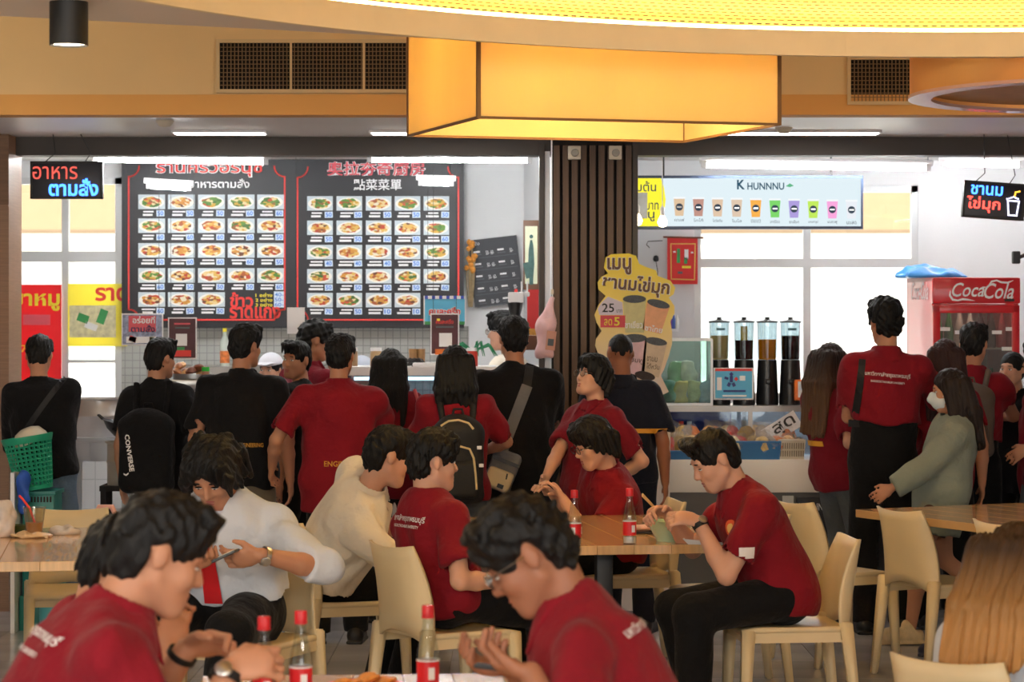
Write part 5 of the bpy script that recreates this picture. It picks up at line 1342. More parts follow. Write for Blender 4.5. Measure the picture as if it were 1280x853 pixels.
# blue poster and orange device on the shelf
D5 = DC + 0.2
r = thing('shelf_poster', W(917, 501, D5), 'small blue poster with puzzle person and heart on the shelf', 'poster'); F = Face(r, D5)
F.quad('sheet', 917, 480, 50, 40, P_WHITE, 0.0, th=0.004); F.quad('print', 917, 481, 46, 34, P_SKY, 0.005); F.quad('print_band', 917, 462.5, 46, 3, P_RED, 0.006)
NV = mat('print_navyblue', (44, 52, 130), 0.5)
for (x, y, w, h, a) in ((914, 474, 4, 8, 0), (914, 468, 4, 4, 45), (908, 473, 5, 3, 20), (911, 481, 4, 5, 25), (917, 481, 4, 5, -25)): F.quad('puzzle_person', x, y, w, h, NV, 0.008, (0, R(a), 0))
F.quad('heart', 920, 474, 4, 4, P_RED, 0.009, (0, R(45), 0)); F.quad('phone_print', 899, 480, 6, 16, P_WHITE, 0.008); F.quad('caption_line', 918, 489, 28, 2.5, NV, 0.008); F.quad('caption_line', 918, 495, 30, 2, P_WHITE, 0.008); F.quad('cloud_print', 928, 473, 7, 6, P_WHITE, 0.0075)
r = thing('payment_terminal', W(1000, 501, D5), 'orange and white payment device standing on the shelf', 'device'); s_ = D5 / FPX
MB().box((0, 0, 13 * s_), (14 * s_, 0.05, 26 * s_), (R(-8), 0, 0)).build('shell', mat('device_orange', (238, 120, 40), 0.4, 0.05), r, bevel=0.008); MB().box((0.006, -0.028, 14 * s_), (9 * s_, 0.01, 20 * s_), (R(-8), 0, 0)).build('screen', P_WHITE, r); MB().box((0.006, -0.034, 17 * s_), (6 * s_, 0.004, 7 * s_), (R(-8), 0, 0)).build('print_block', P_STICK, r)

# trays and snack bags
M_BTRAY = mat('tray_blue', (46, 116, 176), 0.4, 0.06, 8); 
def tray(x0, x1, y0, y1, D, label, m, holes=False):
    a, b = WX(x0, D), WX(x1, D); h_ = (y1 - y0) * D / FPX; w = b - a
    t = thing('snack_tray' if not holes else 'plastic_basket', ((a + b) / 2, D + 0.14, zt), label, 'tray' if not holes else 'basket')
    th = 0.006
    MB().box((0, 0, 0.004), (w * 0.94, 0.26, 0.008)).build('bottom', m, t)
    MB().box((0, -0.132, h_ / 2), (w * 0.96, th, h_), (R(6), 0, 0)).build('side', m, t); MB().box((0, 0.132, h_ / 2), (w * 0.96, th, h_), (R(-6), 0, 0)).build('side', m, t)
    for s in (-1, 1): MB().box((s * w * 0.485, 0, h_ / 2), (th, 0.27, h_), (0, R(s * 6), 0)).build('side', m, t)
    MB().box((0, -0.142, h_ - 0.004), (w, 0.016, 0.012)).build('rim', m, t, bevel=0.003); MB().box((0, 0.142, h_ - 0.004), (w, 0.016, 0.012)).build('rim', m, t, bevel=0.003)
    if holes:
        d = MB()
        for i in range(11):
            for k in range(2): d.box((-w * 0.44 + w * 0.088 * i, -0.1375 - 0.004 + 0.012 * k * 0, h_ * (0.3 + 0.38 * k)), (0.006, 0.002, h_ * 0.3), (R(6), 0, 0))
        d.build('slot', mat('slot_shade', (150, 140, 120), 0.8), t)
    return t
tray(808, 866, 566, 577, DC + 0.01, 'shallow blue tray under the bagged snacks at the left', M_BTRAY); tray(918, 976, 552, 575, DC + 0.01, 'deeper blue basket of snacks left of the cream basket', M_BTRAY); tray(974, 1006, 549, 574, DC + 0.02, 'cream plastic basket with slots beside the blue basket', M_CREAMP, True)
SB = [pouch_mesh(20 + i, 0.11, 0.12, 0.05) for i in range(5)]
M_FILM = mat('snack_film', (236, 236, 238), 0.18, 0.05, 20, 0.5, 60, alpha=0.14, spec=1.0); snack_c = [(212, 160, 90), (190, 110, 60), (226, 206, 160), (200, 70, 60), (150, 120, 60), (230, 190, 120), (160, 150, 140), (216, 120, 50)]
filling = MB().lathe([(0, 0.008), (0.034, 0.01), (0.042, 0.035), (0.03, 0.06), (0.012, 0.07), (0, 0.072)], 10).mesh('snack', True)
q_ = random.Random(11)
for i in range(34):
    x = 806 + (i % 17) * 11.2 + q_.uniform(-3, 3); row = i // 17
    if 866 < x < 916 and row == 0: pass
    t = thing('snack_bag', (WX(x, DC + 0.1), DC + 0.07 + 0.11 * row + q_.uniform(-0.01, 0.01), zt + 0.014 + 0.055 * row), 'clear bag of %s snacks in the %s row on the drinks counter' % (('golden', 'brown', 'pale', 'red', 'olive', 'amber', 'grey', 'orange')[i % 8], 'back' if row else 'front'), 'snack bag', 'snack bags on the drinks counter', rot=(R(q_.uniform(-14, 14)), R(q_.uniform(-20, 20)), R(q_.uniform(-40, 40))))
    link('film', SB[i % 5], M_FILM, t, scale=(1.12, 1.0, q_.uniform(1.0, 1.3))); fm = filling.copy(); fm.materials.clear(); link('filling', fm, mat('snack_%d' % (i % 8), snack_c[i % 8], 0.7, 0.4, 60), t, scale=(1.35, 0.95, 1.75))
t = thing('handwritten_sign', W(985, 548, DC + 0.14), 'tilted white card with black handwritten Thai on the counter', 'sign', rot=(0, R(-32), 0)); s_ = D5 / FPX
panel_quad('card', 48 * s_, 22 * s_, P_WHITE, t, (0, 0, 0.07), th=0.004); text('สุด', M_CABLE, t, (4 * s_, -0.005, 0.07), 30 * s_, 17 * s_, bold=0.01)
t = thing('green_bottle', (WX(992, DC + 0.12), DC + 0.15, zt + 0.012), 'small green glass bottle standing in the cream basket', 'bottle')
MB().lathe([(0, 0), (0.02, 0), (0.021, 0.06), (0.009, 0.10), (0.008, 0.125), (0.010, 0.128), (0, 0.13)], 14).build('glass', mat('bottle_green', (24, 110, 50), 0.1, 0.05, coat=0.5), t, True); MB().lathe([(0.0212, 0.02), (0.0212, 0.05)], 14).build('label', P_WHITE, t)
t = thing('potted_sprout', (WX(822, DC - 0.02), DC + 0.02, zt), 'small dark pot with bright green leaves before the standee', 'plant'); 
MB().lathe([(0, 0), (0.03, 0), (0.04, 0.12), (0.034, 0.12), (0, 0.1)], 14).build('pot', mat('pot_blue', (52, 70, 120), 0.3, 0.2), t, True, loc=(0, 0, 0.08))
MB().lathe([(0, 0), (0.05, 0), (0.05, 0.08), (0, 0.08)], 14).build('stand', P_WHITE, t, True)
lf = MB().add([(0, 0, 0), (0.022, 0.004, 0.03), (0.02, 0.0, 0.065), (0, -0.004, 0.10), (-0.02, 0, 0.065), (-0.022, 0.004, 0.03)], [(0, 1, 2, 3, 4, 5)]).mesh('leaf'); lf.materials.append(mat('leaf_green', (120, 180, 40), 0.4, 0.15, 20))
for i, (rx, ry, rz) in enumerate(((-20, 30, 10), (-30, -40, 20), (-10, 70, 0), (10, -10, 40), (-40, 5, -20))): link('leaf', lf, None, t, (0, 0, 0.19), (R(rx), R(ry), R(rz)))
t = thing('spice_rack', W(839, 412, Y_BACK - 0.05), 'small white rack with coloured bottles near the wall', 'rack'); F = Face(t, Y_BACK - 0.05)
MB().box(F.p(840, 413), (16 * F.s, 0.08, 3 * F.s)).build('board', P_WHITE, t); MB().box(F.p(839, 395), (12 * F.s, 0.02, 2 * F.s)).build('rail', P_WHITE, t)
for i, c in enumerate(((220, 200, 80), (120, 70, 150), (80, 110, 190), (230, 230, 226))): MB().lathe([(0, 0), (0.014, 0), (0.014, 0.06), (0.007, 0.075), (0.007, 0.09), (0, 0.09)], 10).build('jar', mat('jar_%d' % i, c, 0.3), t, True, loc=F.p(834 + 4 * i, 411, 0.02))
t = thing('juice_bottle', (WX(852, DC + 0.4), DC + 0.42, zt), 'pink bottle standing inside the counter display', 'bottle'); MB().lathe([(0, 0), (0.025, 0), (0.026, 0.13), (0.012, 0.16), (0.012, 0.19), (0, 0.19)], 12).build('glass', mat('juice_pink', (196, 100, 110), 0.3), t, True); MB().lathe([(0, 0.185), (0.014, 0.185), (0.014, 0.205), (0, 0.205)], 12).build('cap', P_RED, t, True)
t = thing('juice_bottle', (WX(862, DC + 0.4), DC + 0.42, zt), 'pale bottle standing inside the counter display', 'bottle'); MB().lathe([(0, 0), (0.025, 0), (0.026, 0.13), (0.012, 0.16), (0.012, 0.19), (0, 0.19)], 12).build('glass', mat('juice_pale', (200, 206, 220), 0.3), t, True); MB().lathe([(0, 0.185), (0.014, 0.185), (0.014, 0.205), (0, 0.205)], 12).build('cap', P_STICK, t, True)

# ---- drinks refrigerator
DF = 15.55
fr = thing('drinks_fridge', (WX(1213, DF), DF + 0.3, 0), 'tall red drinks refrigerator with white script lettering', 'refrigerator', rz=R(5))
M_FRED = mat('fridge_red', (206, 28, 40), 0.3, 0.05, 4, coat=0.3); M_FDARK = mat('fridge_inside', (120, 112, 106), 0.6, 0.1); s_ = DF / FPX
fw = 110 * s_; ft = WZ(347, DF); hz = WZ(380, DF); z0 = 0.08
MB().box((0, 0.31, (z0 + ft) / 2), (fw, 0.02, ft - z0)).build('back', M_FRED, fr)
for s in (-1, 1): MB().box((s * (fw / 2 - 0.012), 0, (z0 + ft) / 2), (0.024, 0.62, ft - z0)).build('side_wall', M_FRED, fr)
MB().box((0, 0, ft - 0.012), (fw, 0.62, 0.024)).build('top', M_FRED, fr); MB().box((0, 0, z0 + 0.05), (fw, 0.62, 0.1)).build('base', M_FRED, fr)
MB().box((0, 0.02, 0.04), (fw * 0.9, 0.5, 0.08)).build('foot', M_CABLE, fr)
MB().box((0, 0.295, (z0 + hz) / 2), (fw - 0.05, 0.012, hz - z0 - 0.06)).build('liner', mat('fridge_liner', (196, 192, 186), 0.5, 0.05), fr)
MB().box((0, -0.325, (hz + ft) / 2), (fw + 0.01, 0.05, ft - hz)).build('header', M_FRED, fr, bevel=0.015)
dz0, dz1 = z0 + 0.08, hz - 0.01
for s in (-1, 1): MB().box((s * (fw / 2 - 0.022), -0.325, (dz0 + dz1) / 2), (0.044, 0.04, dz1 - dz0)).build('door_frame', M_FRED, fr, bevel=0.006)
for z in (dz0 + 0.03, dz1 - 0.022): MB().box((0, -0.325, z), (fw, 0.04, 0.048)).build('door_frame', M_FRED, fr, bevel=0.006)
MB().box((0, -0.322, (dz0 + dz1) / 2), (fw - 0.08, 0.006, dz1 - dz0 - 0.08)).build('door_glass', glassy('fridge_glass', (206, 200, 192), 0.16), fr)
MB().tube([(-0.2, -0.26, hz - 0.03), (0.2, -0.26, hz - 0.03)], 0.012, 8).build('inner_tube', emis('fridge_tube', (250, 244, 232), 9.0), fr)
MB().tube([(-fw / 2 + 0.03, -0.36, 1.0), (-fw / 2 + 0.03, -0.375, 1.03), (-fw / 2 + 0.03, -0.375, 1.28), (-fw / 2 + 0.03, -0.36, 1.3)], 0.008, 8).build('door_handle', M_FRED, fr)
for i in range(4): MB().box((0, -0.02, 0.42 + 0.36 * i), (fw - 0.06, 0.52, 0.012)).build('shelf', P_WHITE, fr)
text('Coca', P_WHITE, fr, (-0.055, -0.354, (hz + ft) / 2 + 0.005), 0.20, 0.085, bold=0.01, shear=0.35); text('Cola', P_WHITE, fr, (0.135, -0.354, (hz + ft) / 2 - 0.002), 0.185, 0.095, bold=0.01, shear=0.35); text('-', P_WHITE, fr, (0.042, -0.354, (hz + ft) / 2 + 0.02), 0.02, 0.008, bold=0.02)
def ribbon(nm, pts, ws, parent, y, m=P_WHITE):
    mb = MB(); vs = []; n = len(pts)
    for i, (x, z) in enumerate(pts):
        a = Vector(pts[max(0, i - 1)]); b_ = Vector(pts[min(n - 1, i + 1)]); d = (b_ - a).normalized(); nn = Vector((-d.y, d.x)) * ws[i] / 2
        vs += [(x + nn.x, y, z + nn.y), (x - nn.x, y, z - nn.y)]
    return mb.add(vs, [(2 * i, 2 * i + 1, 2 * i + 3, 2 * i + 2) for i in range(n - 1)]).build(nm, m, parent)
zc = (hz + ft) / 2
ribbon('swash', [(-0.165, zc + 0.0), (-0.168, zc - 0.03), (-0.15, zc - 0.055), (-0.12, zc - 0.06), (-0.09, zc - 0.052), (-0.05, zc - 0.056), (-0.015, zc - 0.062)], [0.004, 0.012, 0.014, 0.010, 0.013, 0.010, 0.002], fr, -0.3545)
ribbon('swash', [(0.07, zc + 0.03), (0.09, zc + 0.055), (0.12, zc + 0.062), (0.15, zc + 0.05), (0.19, zc + 0.048), (0.225, zc + 0.062)], [0.004, 0.012, 0.010, 0.012, 0.012, 0.002], fr, -0.3545)
text('Coca-Cola', mat('print_fade_white', (226, 196, 200), 0.5), fr, (-fw / 2 - 0.003, -0.02, zc), 0.42, 0.11, (R(90), 0, R(-90)), bold=0.01, shear=0.35)
panel_quad('maker_plate', 0.06, 0.016, M_CABLE, fr, (0.2, -0.3545, hz + 0.022))
for i, (x, z, w) in enumerate(((-0.19, 1.62, 0.06), (-0.09, 1.60, 0.08), (0.13, 1.60, 0.06), (0.21, 1.62, 0.05), (0.2, 1.5, 0.08))): panel_quad('price_sticker', w, 0.022, P_WHITE, fr, (x, -0.328, z))
bprof = [(0, 0), (0.028, 0), (0.03, 0.02), (0.029, 0.11), (0.022, 0.15), (0.011, 0.19), (0.011, 0.215), (0.013, 0.216), (0.013, 0.235), (0, 0.236)]
bm_ = MB().lathe(bprof, 10).mesh('bottle', True)
bc = [(60, 24, 22), (180, 40, 40), (206, 120, 40), (120, 60, 130), (70, 130, 60), (200, 196, 190)]
fm_ = Matrix.Translation(fr.location) @ Matrix.Rotation(R(5), 4, 'Z')
for k in range(3):
    for i in range(7):
        c = bc[(i // 2 + 2 * k) % 6]; p_ = fm_ @ Vector((-0.2 + 0.066 * i, -0.2, 0.786 + 0.36 * k))
        me = bm_.copy(); me.materials.append(mat('soda_%d' % ((i // 2 + 2 * k) % 6), c, 0.2, 0.05))
        tag(link('drink_bottle', me, None, None, p_), '%s drink bottle on the %s shelf inside the refrigerator' % (('dark', 'red', 'orange', 'purple', 'green', 'pale')[(i // 2 + 2 * k) % 6], ('lowest filled', 'middle filled', 'top')[k]), 'bottle', 'bottles inside the refrigerator')
f = Field((-0.5, -0.4, -0.02), (0.4, 0.4, 0.3), 0.014)
f.ell((-0.12, 0.05, 0.0), (0.22, 0.22, 0.06), k=0.04).ell((-0.20, 0.05, 0.0), (0.10, 0.20, 0.075), k=0.05).noise(0.012, [(30, 20, 10, 1), (-24, 40, 18, 2), (50, -20, 40, 3), (15, 60, -30, 4)]); f.plane((0, 0, 0.0), (0, 0, -1))
o = link('plastic_sheet', f.mesh('plastic_sheet', 0), mat('sheet_blue', (70, 150, 224), 0.3, 0.15, 8), None, (fr.location.x - 0.06, fr.location.y, ft)); tag(o, 'crumpled bright blue plastic sheet on top of the refrigerator', 'plastic sheet')
t = thing('wall_fan', W(1274, 322, 16.2), 'dark wall fan arm at the right edge of the stall', 'fan'); MB().tube([(0, 0, 0), (0.06, -0.05, 0.03), (0.14, -0.08, 0.02)], 0.012, 8).build('arm', M_CABLE, t); MB().box((-0.02, 0, 0), (0.05, 0.05, 0.08)).build('mount', M_CABLE, t, bevel=0.01)
MB().lathe([(0, 0), (0.03, 0), (0.03, 0.05), (0, 0.05)], 12).build('motor', M_CABLE, t, True, loc=(0.14, -0.08, 0.0))
for i in range(3): MB().box((0.14 + 0.07 * math.cos(i * 2.1), -0.13, 0.02 + 0.07 * math.sin(i * 2.1)), (0.1, 0.006, 0.05), (0, -i * 2.1, 0)).build('blade', M_CABLE, t)

# ---- left-hand counter and kitchen things
r = thing('food_counter', (WX(560, 14.95), 15.2, 0), 'white food counter with glass top behind the waiting customers', 'counter'); o = Vector(r.location)
x0, x1 = WX(420, 14.95), WX(676, 14.95)
def rel4(a, b_, c, d, e_, f_, nm, m): return MB().box(((a + b_) / 2 - o.x, (c + d) / 2 - o.y, (e_ + f_) / 2), (b_ - a, d - c, f_ - e_)).build(nm, m, r)
zc_ = WZ(459, 14.95)
rel4(x0, x1, 14.95, 15.5, 0, 0.9, 'cabinet', M_CTR); rel4(x0, x1, 14.95, 15.5, zc_ - 0.05, zc_, 'top_board', P_WHITE); rel4(x0, x1, 14.96, 14.966, 0.9, zc_ - 0.05, 'glass_front', glassy('case_glass', (206, 224, 236), 0.12))
for x in (x0 + 0.02, (x0 + x1) / 2, x1 - 0.02): rel4(x - 0.012, x + 0.012, 14.955, 14.985, 0.9, zc_ - 0.05, 'post', M_ALU)
MB().tube([(x0 - o.x + 0.1, 15.05 - o.y, zc_ - 0.07), (x1 - o.x - 0.1, 15.05 - o.y, zc_ - 0.07)], 0.01, 8).build('case_tube', emis('case_tube_glow', (220, 236, 255), 4.0), r)
q_ = random.Random(5)
for i, (x, c) in enumerate(((440, (150, 120, 90)), (470, (176, 150, 110)), (590, (196, 60, 50)))):
    t = thing('sauce_jar', (WX(x, 15.2), 15.2, zc_), ['brown', 'tan', 'red'][i] + ' sauce jar standing on the white food counter', 'jar'); MB().lathe([(0, 0), (0.035, 0), (0.035, 0.08), (0.03, 0.09), (0, 0.09)], 14).build('glass', mat('sauce_%d' % i, c, 0.3), t, True); MB().lathe([(0, 0.09), (0.034, 0.09), (0.034, 0.11), (0, 0.11)], 14).build('lid', P_WHITE, t, True)
t = thing('food_heap', (WX(519, 15.1), 15.1, zc_), 'heap of black cable-like utensils on the white counter', 'utensils')
for i in range(9): a = q_.uniform(0, 6); MB().tube([(0.07 * math.cos(a + k * 0.9) * (1 - 0.1 * k), 0.05 * math.sin(a + k * 0.9), 0.006 + 0.008 * k) for k in range(6)], 0.006, 5).build('loop', M_CABLE, t)
t = thing('condiment_tray', (WX(548, 15.05), 15.08, zc_), 'shallow white plastic tray at the counter edge', 'tray'); MB().box((0, 0, 0.012), (0.3, 0.18, 0.024)).build('tray', P_WHITE, t, bevel=0.008)
for x, c in ((516, 0), (526, 1)): 
    t = thing('wooden_jar', (WX(x, 15.35), 15.38, zc_), 'brown wooden holder on the counter, %s one' % ('left' if not c else 'right'), 'holder'); MB().lathe([(0, 0), (0.022, 0), (0.026, 0.1), (0.02, 0.1), (0.018, 0.02), (0, 0.02)], 10).build('cup', mat('jar_wood', (150, 110, 66), 0.6, 0.2, 20), t, True)
t = thing('green_ribbon', (WX(592, 15.2), 15.2, zc_), 'green plastic ribbon tuft on the counter beside the poster', 'decoration'); gm = mat('ribbon_green', (30, 130, 84), 0.35, 0.2, 20)
for i in range(14): a = q_.uniform(-1.2, 1.2); MB().tube([(0, 0, 0.0), (0.03 * math.sin(a), 0, 0.1), (0.11 * math.sin(a), q_.uniform(-0.04, 0.04), 0.13 * math.cos(a * 0.6) + 0.02), (0.16 * math.sin(a), 0, 0.06)], [0.006, 0.008, 0.008, 0.002], 5).build('strand', gm, t)
# carving stand with roast and tray
D6 = 15.1
t = thing('carving_stand', (WX(238, D6), D6 + 0.15, 0), 'steel stand with a drawer rail behind the person in black', 'stand'); z6 = WZ(475, D6)
MB().box((0, 0, z6 - 0.025), (0.34, 0.4, 0.05)).build('top', M_STEEL, t, bevel=0.004)
for sx in (-1, 1):
    for sy in (-1, 1): MB().box((sx * 0.15, sy * 0.17, (z6 - 0.05) / 2), (0.03, 0.03, z6 - 0.05)).build('leg', M_STEEL, t)
MB().box((0, -0.195, z6 - 0.10), (0.3, 0.012, 0.07)).build('drawer_front', M_STEEL, t)
t = thing('roast_tray', (WX(236, D6), D6 + 0.1, z6), 'steel tray of roast pork on the stand', 'tray of food')
MB().lathe([(0, 0), (0.11, 0), (0.135, 0.035), (0.13, 0.035), (0.105, 0.006), (0, 0.006)], 20).build('tray', M_STEEL, t, True)
RM = [mat('roast_%d' % i, c, 0.4, 0.35, 30, 0.3, 40) for i, c in enumerate(((168, 104, 56), (206, 160, 104), (120, 62, 34)))]
for i in range(12):
    f = MB().lathe([(0, -0.02), (0.035, -0.012), (0.042, 0), (0.03, 0.016), (0, 0.022)], 8); f.build('roast_piece', RM[i % 3], t, True, loc=(q_.uniform(-0.08, 0.08), q_.uniform(-0.06, 0.06), 0.03 + 0.012 * (i % 5)), rot=(q_.uniform(-0.5, 0.5), q_.uniform(-0.5, 0.5), q_.uniform(0, 3))).scale = (1.1, 0.7, 1)
t = thing('spice_jar', (WX(257, D6), D6, z6), 'small jar with bright green lid beside the roast', 'jar'); MB().lathe([(0, 0), (0.022, 0), (0.022, 0.05), (0, 0.05)], 12).build('glass', mat('spice_brown', (190, 130, 110), 0.3), t, True); MB().lathe([(0, 0.05), (0.023, 0.05), (0.023, 0.075), (0, 0.075)], 12).build('lid', mat('lid_green', (40, 190, 60), 0.4), t, True)
t = thing('soda_bottle', (WX(281, 16.85), 16.85, WZ(458, 16.8)), 'clear bottle with orange label by the tiled wall', 'bottle'); MB().lathe([(0, 0), (0.032, 0), (0.032, 0.16), (0.012, 0.2), (0.012, 0.23), (0, 0.23)], 14).build('glass', mat('soda_clear', (196, 206, 196), 0.2), t, True); MB().lathe([(0.0325, 0.02), (0.0325, 0.10)], 14).build('label', mat('label_orange', (214, 120, 60), 0.5, 0.4, 40), t); MB().lathe([(0, 0.225), (0.014, 0.225), (0.014, 0.25), (0, 0.25)], 12).build('cap', P_YEL, t, True)
t = thing('back_worktop', (WX(310, 16.8), 16.93, 0), 'grey worktop along the tiled stall wall', 'worktop'); MB().box((0, 0, WZ(458, 16.8) - 0.03), (1.3, 0.5, 0.06)).build('top', M_SHELF, t); 
for sx in (-1, 1): MB().box((sx * 0.6, 0, (WZ(458, 16.8) - 0.06) / 2), (0.04, 0.45, WZ(458, 16.8) - 0.06)).build('leg', M_SHELF, t)
# white tiled bench with big pots
D7 = 14.75
zb7 = WZ(548, D7)
t = thing('tiled_bench', (WX(112, D7), D7 + 0.3, 0), 'pale blue-white tiled bench carrying the aluminium pot', 'bench'); w7 = (160 - 70) * D7 / FPX
MT = mat('bench_tile', (224, 230, 240), 0.3, 0.04)
MB().box((0, 0, zb7 - 0.012), (w7 + 0.1, 0.6, 0.024)).build('top', MT, t)
for i in range(4): MB().box((-w7 / 2 + 0.052 + i * 0.105, -0.295, zb7 - 0.075), (0.103, 0.012, 0.10)).build('tile', MT, t)
MB().box((0, -0.28, zb7 - 0.08), (w7 + 0.08, 0.02, 0.11)).build('apron', MT, t)
for sx in (-1, 1):
    MB().box((sx * 0.07 - 0.03, -0.28, (zb7 - 0.13) / 2), (0.10, 0.03, zb7 - 0.13)).build('pier', MT, t) if sx < 0 else None
    MB().box((sx * (w7 / 2), 0.2, (zb7 - 0.13) / 2), (0.06, 0.06, zb7 - 0.13)).build('pier', MT, t)
for i in range(4): MB().box((-0.10, -0.298, zb7 - 0.14 - 0.075 - i * 0.15), (0.098, 0.010, 0.147)).build('tile', MT, t)
def pot(x, ytop, D, rad, hgt, zb_, label, m, handles=True, lip=True):
    t = thing('stock_pot', (WX(x, D), D + 0.25, zb_), label, 'pot')
    MB().lathe([(0, 0), (rad * 0.97, 0), (rad, 0.02), (rad, hgt * 0.5), (rad * 1.03, hgt * 0.52), (rad * 1.03, hgt * 0.56), (rad, hgt * 0.58), (rad, hgt * 0.94), (rad * 1.12, hgt * 0.98), (rad * 1.12, hgt), (rad * 0.97, hgt), (rad * 0.95, 0.02), (0, 0.015)], 32).build('pot', m, t, True)
    if handles:
        for s in (-1, 1): MB().tube([(s * rad, -0.05, hgt * 0.72), (s * rad * 1.14, -0.04, hgt * 0.74), (s * rad * 1.14, 0.04, hgt * 0.74), (s * rad, 0.05, hgt * 0.72)], 0.008, 6).build('handle', m, t)
    return t
M_ALUP = mat('pot_aluminium', (222, 220, 220), 0.38, 0.06, 10, metal=0.45)
pot(116, 497, D7, 0.148, 0.225, zb7, 'large dented aluminium pot standing on the tiled bench', M_ALUP)
D8 = 14.62
ts = thing('burner_stand', (WX(155, D8), D8 + 0.06, 0), 'dark iron burner stand under the steel pot', 'stand'); z8 = WZ(607, D8)
MB().box((0, 0, z8 - 0.015), (0.26, 0.26, 0.03)).build('plate', M_DARK, ts)
for sx in (-1, 1):
    for sy in (-1, 1): MB().box((sx * 0.11, sy * 0.11, (z8 - 0.03) / 2), (0.03, 0.03, z8 - 0.03)).build('leg', M_DARK, ts)
pt = pot(155, 552, D8, 0.105, 0.25, z8, 'tall steel pot on the iron burner beside the backpack', mat('pot_steel', (196, 188, 172), 0.3, 0.08, 10, metal=0.6), False); pt.location.y = D8 + 0.06
tw = thing('wok', (WX(152, 14.62), D8 + 0.08, z8 + 0.255), 'dark iron wok tilted over the steel pot', 'wok', rot=(0, R(14), 0))
MB().lathe([(0, 0), (0.06, 0.012), (0.11, 0.045), (0.145, 0.09), (0.141, 0.092), (0.106, 0.05), (0.058, 0.018), (0, 0.008)], 28).build('pan', mat('iron_dark', (60, 60, 62), 0.35, 0.15, 14, metal=0.7), tw, True)
for s in (-1, 1): MB().tube([(s * 0.142, -0.03, 0.088), (s * 0.175, -0.02, 0.105), (s * 0.175, 0.02, 0.105), (s * 0.142, 0.03, 0.088)], 0.006, 6).build('handle', mat('iron_dark', (60, 60, 62), 0.35, 0.15, 14, metal=0.7), tw)
# green basket, teal crate, blue pipe-like board
def basket():
    t = thing('laundry_basket', W(44, 612, 13.9), 'green perforated plastic basket holding a pale bowl', 'basket', rot=(0, R(-9), 0))
    m = mat('basket_green', (40, 168, 130), 0.4, 0.06, 8); hb, r0, r1 = 0.285, 0.095, 0.128
    d = MB()
    for i in range(28):
        a = 2 * math.pi * i / 28; c, s = math.cos(a), math.sin(a)
        d.tube([(c * r0, s * r0, 0.02), (c * r1, s * r1, hb)], 0.0045, 4)
    for j in range(12):
        z = 0.02 + (hb - 0.02) * j / 11; q = r0 + (r1 - r0) * (z - 0.02) / (hb - 0.02)
        d.tube([(q * math.cos(2 * math.pi * i / 24), q * math.sin(2 * math.pi * i / 24), z) for i in range(25)], 0.005, 4, False)
    d.build('lattice', m, t)
    MB().lathe([(0, 0), (r0, 0), (r0 + 0.004, 0.02), (r0, 0.024), (0, 0.012)], 28).build('bottom', m, t, True); MB().lathe([(r1 - 0.004, hb - 0.03), (r1 + 0.003, hb - 0.03), (r1 + 0.012, hb), (r1 + 0.012, hb + 0.008), (r1 - 0.004, hb + 0.008), (r1 - 0.004, hb - 0.03)], 28).build('rim', m, t, True)
    b_ = thing('mixing_bowl', W(41, 556, 13.9), 'cream plastic bowl upturned in the green basket', 'bowl', rot=(R(8), R(-22), 0)); MB().lathe([(0.098, 0), (0.094, 0.02), (0.07, 0.06), (0.035, 0.075), (0, 0.078), (0, 0.072), (0.066, 0.055), (0.09, 0.0)], 24).build('bowl', M_CREAMP, b_, True, loc=(0, 0, 0.02))
basket()
t = thing('teal_crate', (WX(51, 13.9), 13.95, 0), 'teal plastic crate stack under the green basket', 'crate'); mt_ = mat('crate_teal', (36, 128, 120), 0.4, 0.08)
ztop = WZ(613, 13.9)
MB().box((0, 0, ztop * 0.62), (0.17, 0.26, ztop * 0.74)).build('body', mt_, t, bevel=0.01); MB().box((0, 0, ztop - 0.012), (0.19, 0.28, 0.022)).build('rim', mt_, t, bevel=0.004); MB().box((0, 0, ztop * 0.125), (0.2, 0.3, ztop * 0.25)).build('foot_crate', mt_, t, bevel=0.01)
dd = MB()
for i in range(9): dd.box((-0.068 + 0.017 * i, -0.131, ztop - 0.045), (0.009, 0.004, 0.03))
dd.build('slot', M_DARK, t); MB().box((-0.01, -0.132, ztop * 0.72), (0.04, 0.006, 0.05)).build('hand_hole', M_DARK, t)
t = thing('teal_ball_lid', (WX(64, 13.7), 13.74, WZ(664, 13.7)), 'round light teal lid beside the crate', 'lid'); MB().lathe([(0.075, 0), (0.07, 0.035), (0.045, 0.062), (0, 0.072)], 20).build('dome', mat('lid_teal', (90, 180, 190), 0.3), t, True); MB().lathe([(0, -WZ(664, 13.7)), (0.07, -WZ(664, 13.7)), (0.075, 0), (0, 0)], 20).build('bin', mat('lid_teal', (90, 180, 190), 0.3), t, True)
t = thing('side_rack', (WX(20, 13.8), 13.85, 0), 'white side panel rack with blue cloth next to the post', 'rack'); zr = WZ(590, 13.8)
MB().box((0, 0, zr / 2), (0.022, 0.3, zr)).build('panel', P_WHITE, t); MB().box((0.03, 0.1, zr * 0.45), (0.04, 0.02, zr * 0.5)).build('cross_panel', mat('rack_blue', (150, 176, 210), 0.5), t)
f = Field((-0.06, -0.08, -0.25), (0.1, 0.08, 0.06), 0.01); f.cone((0.03, 0, 0.0), (0.03, 0, -0.18), 0.035, 0.025, 0.02).cone((0.03, -0.03, 0.0), (0.05, -0.03, -0.12), 0.025, 0.02, 0.02).noise(0.006, [(60, 30, 50, 1), (-40, 70, 30, 2)])
o = link('blue_cloth', f.mesh('blue_cloth', 0), mat('cloth_royal', (40, 90, 190), 0.6, 0.2, 12), None, (WX(22, 13.72), 13.72, zr - 0.02)); tag(o, 'crumpled royal blue cloth hung over the white rack', 'cloth')
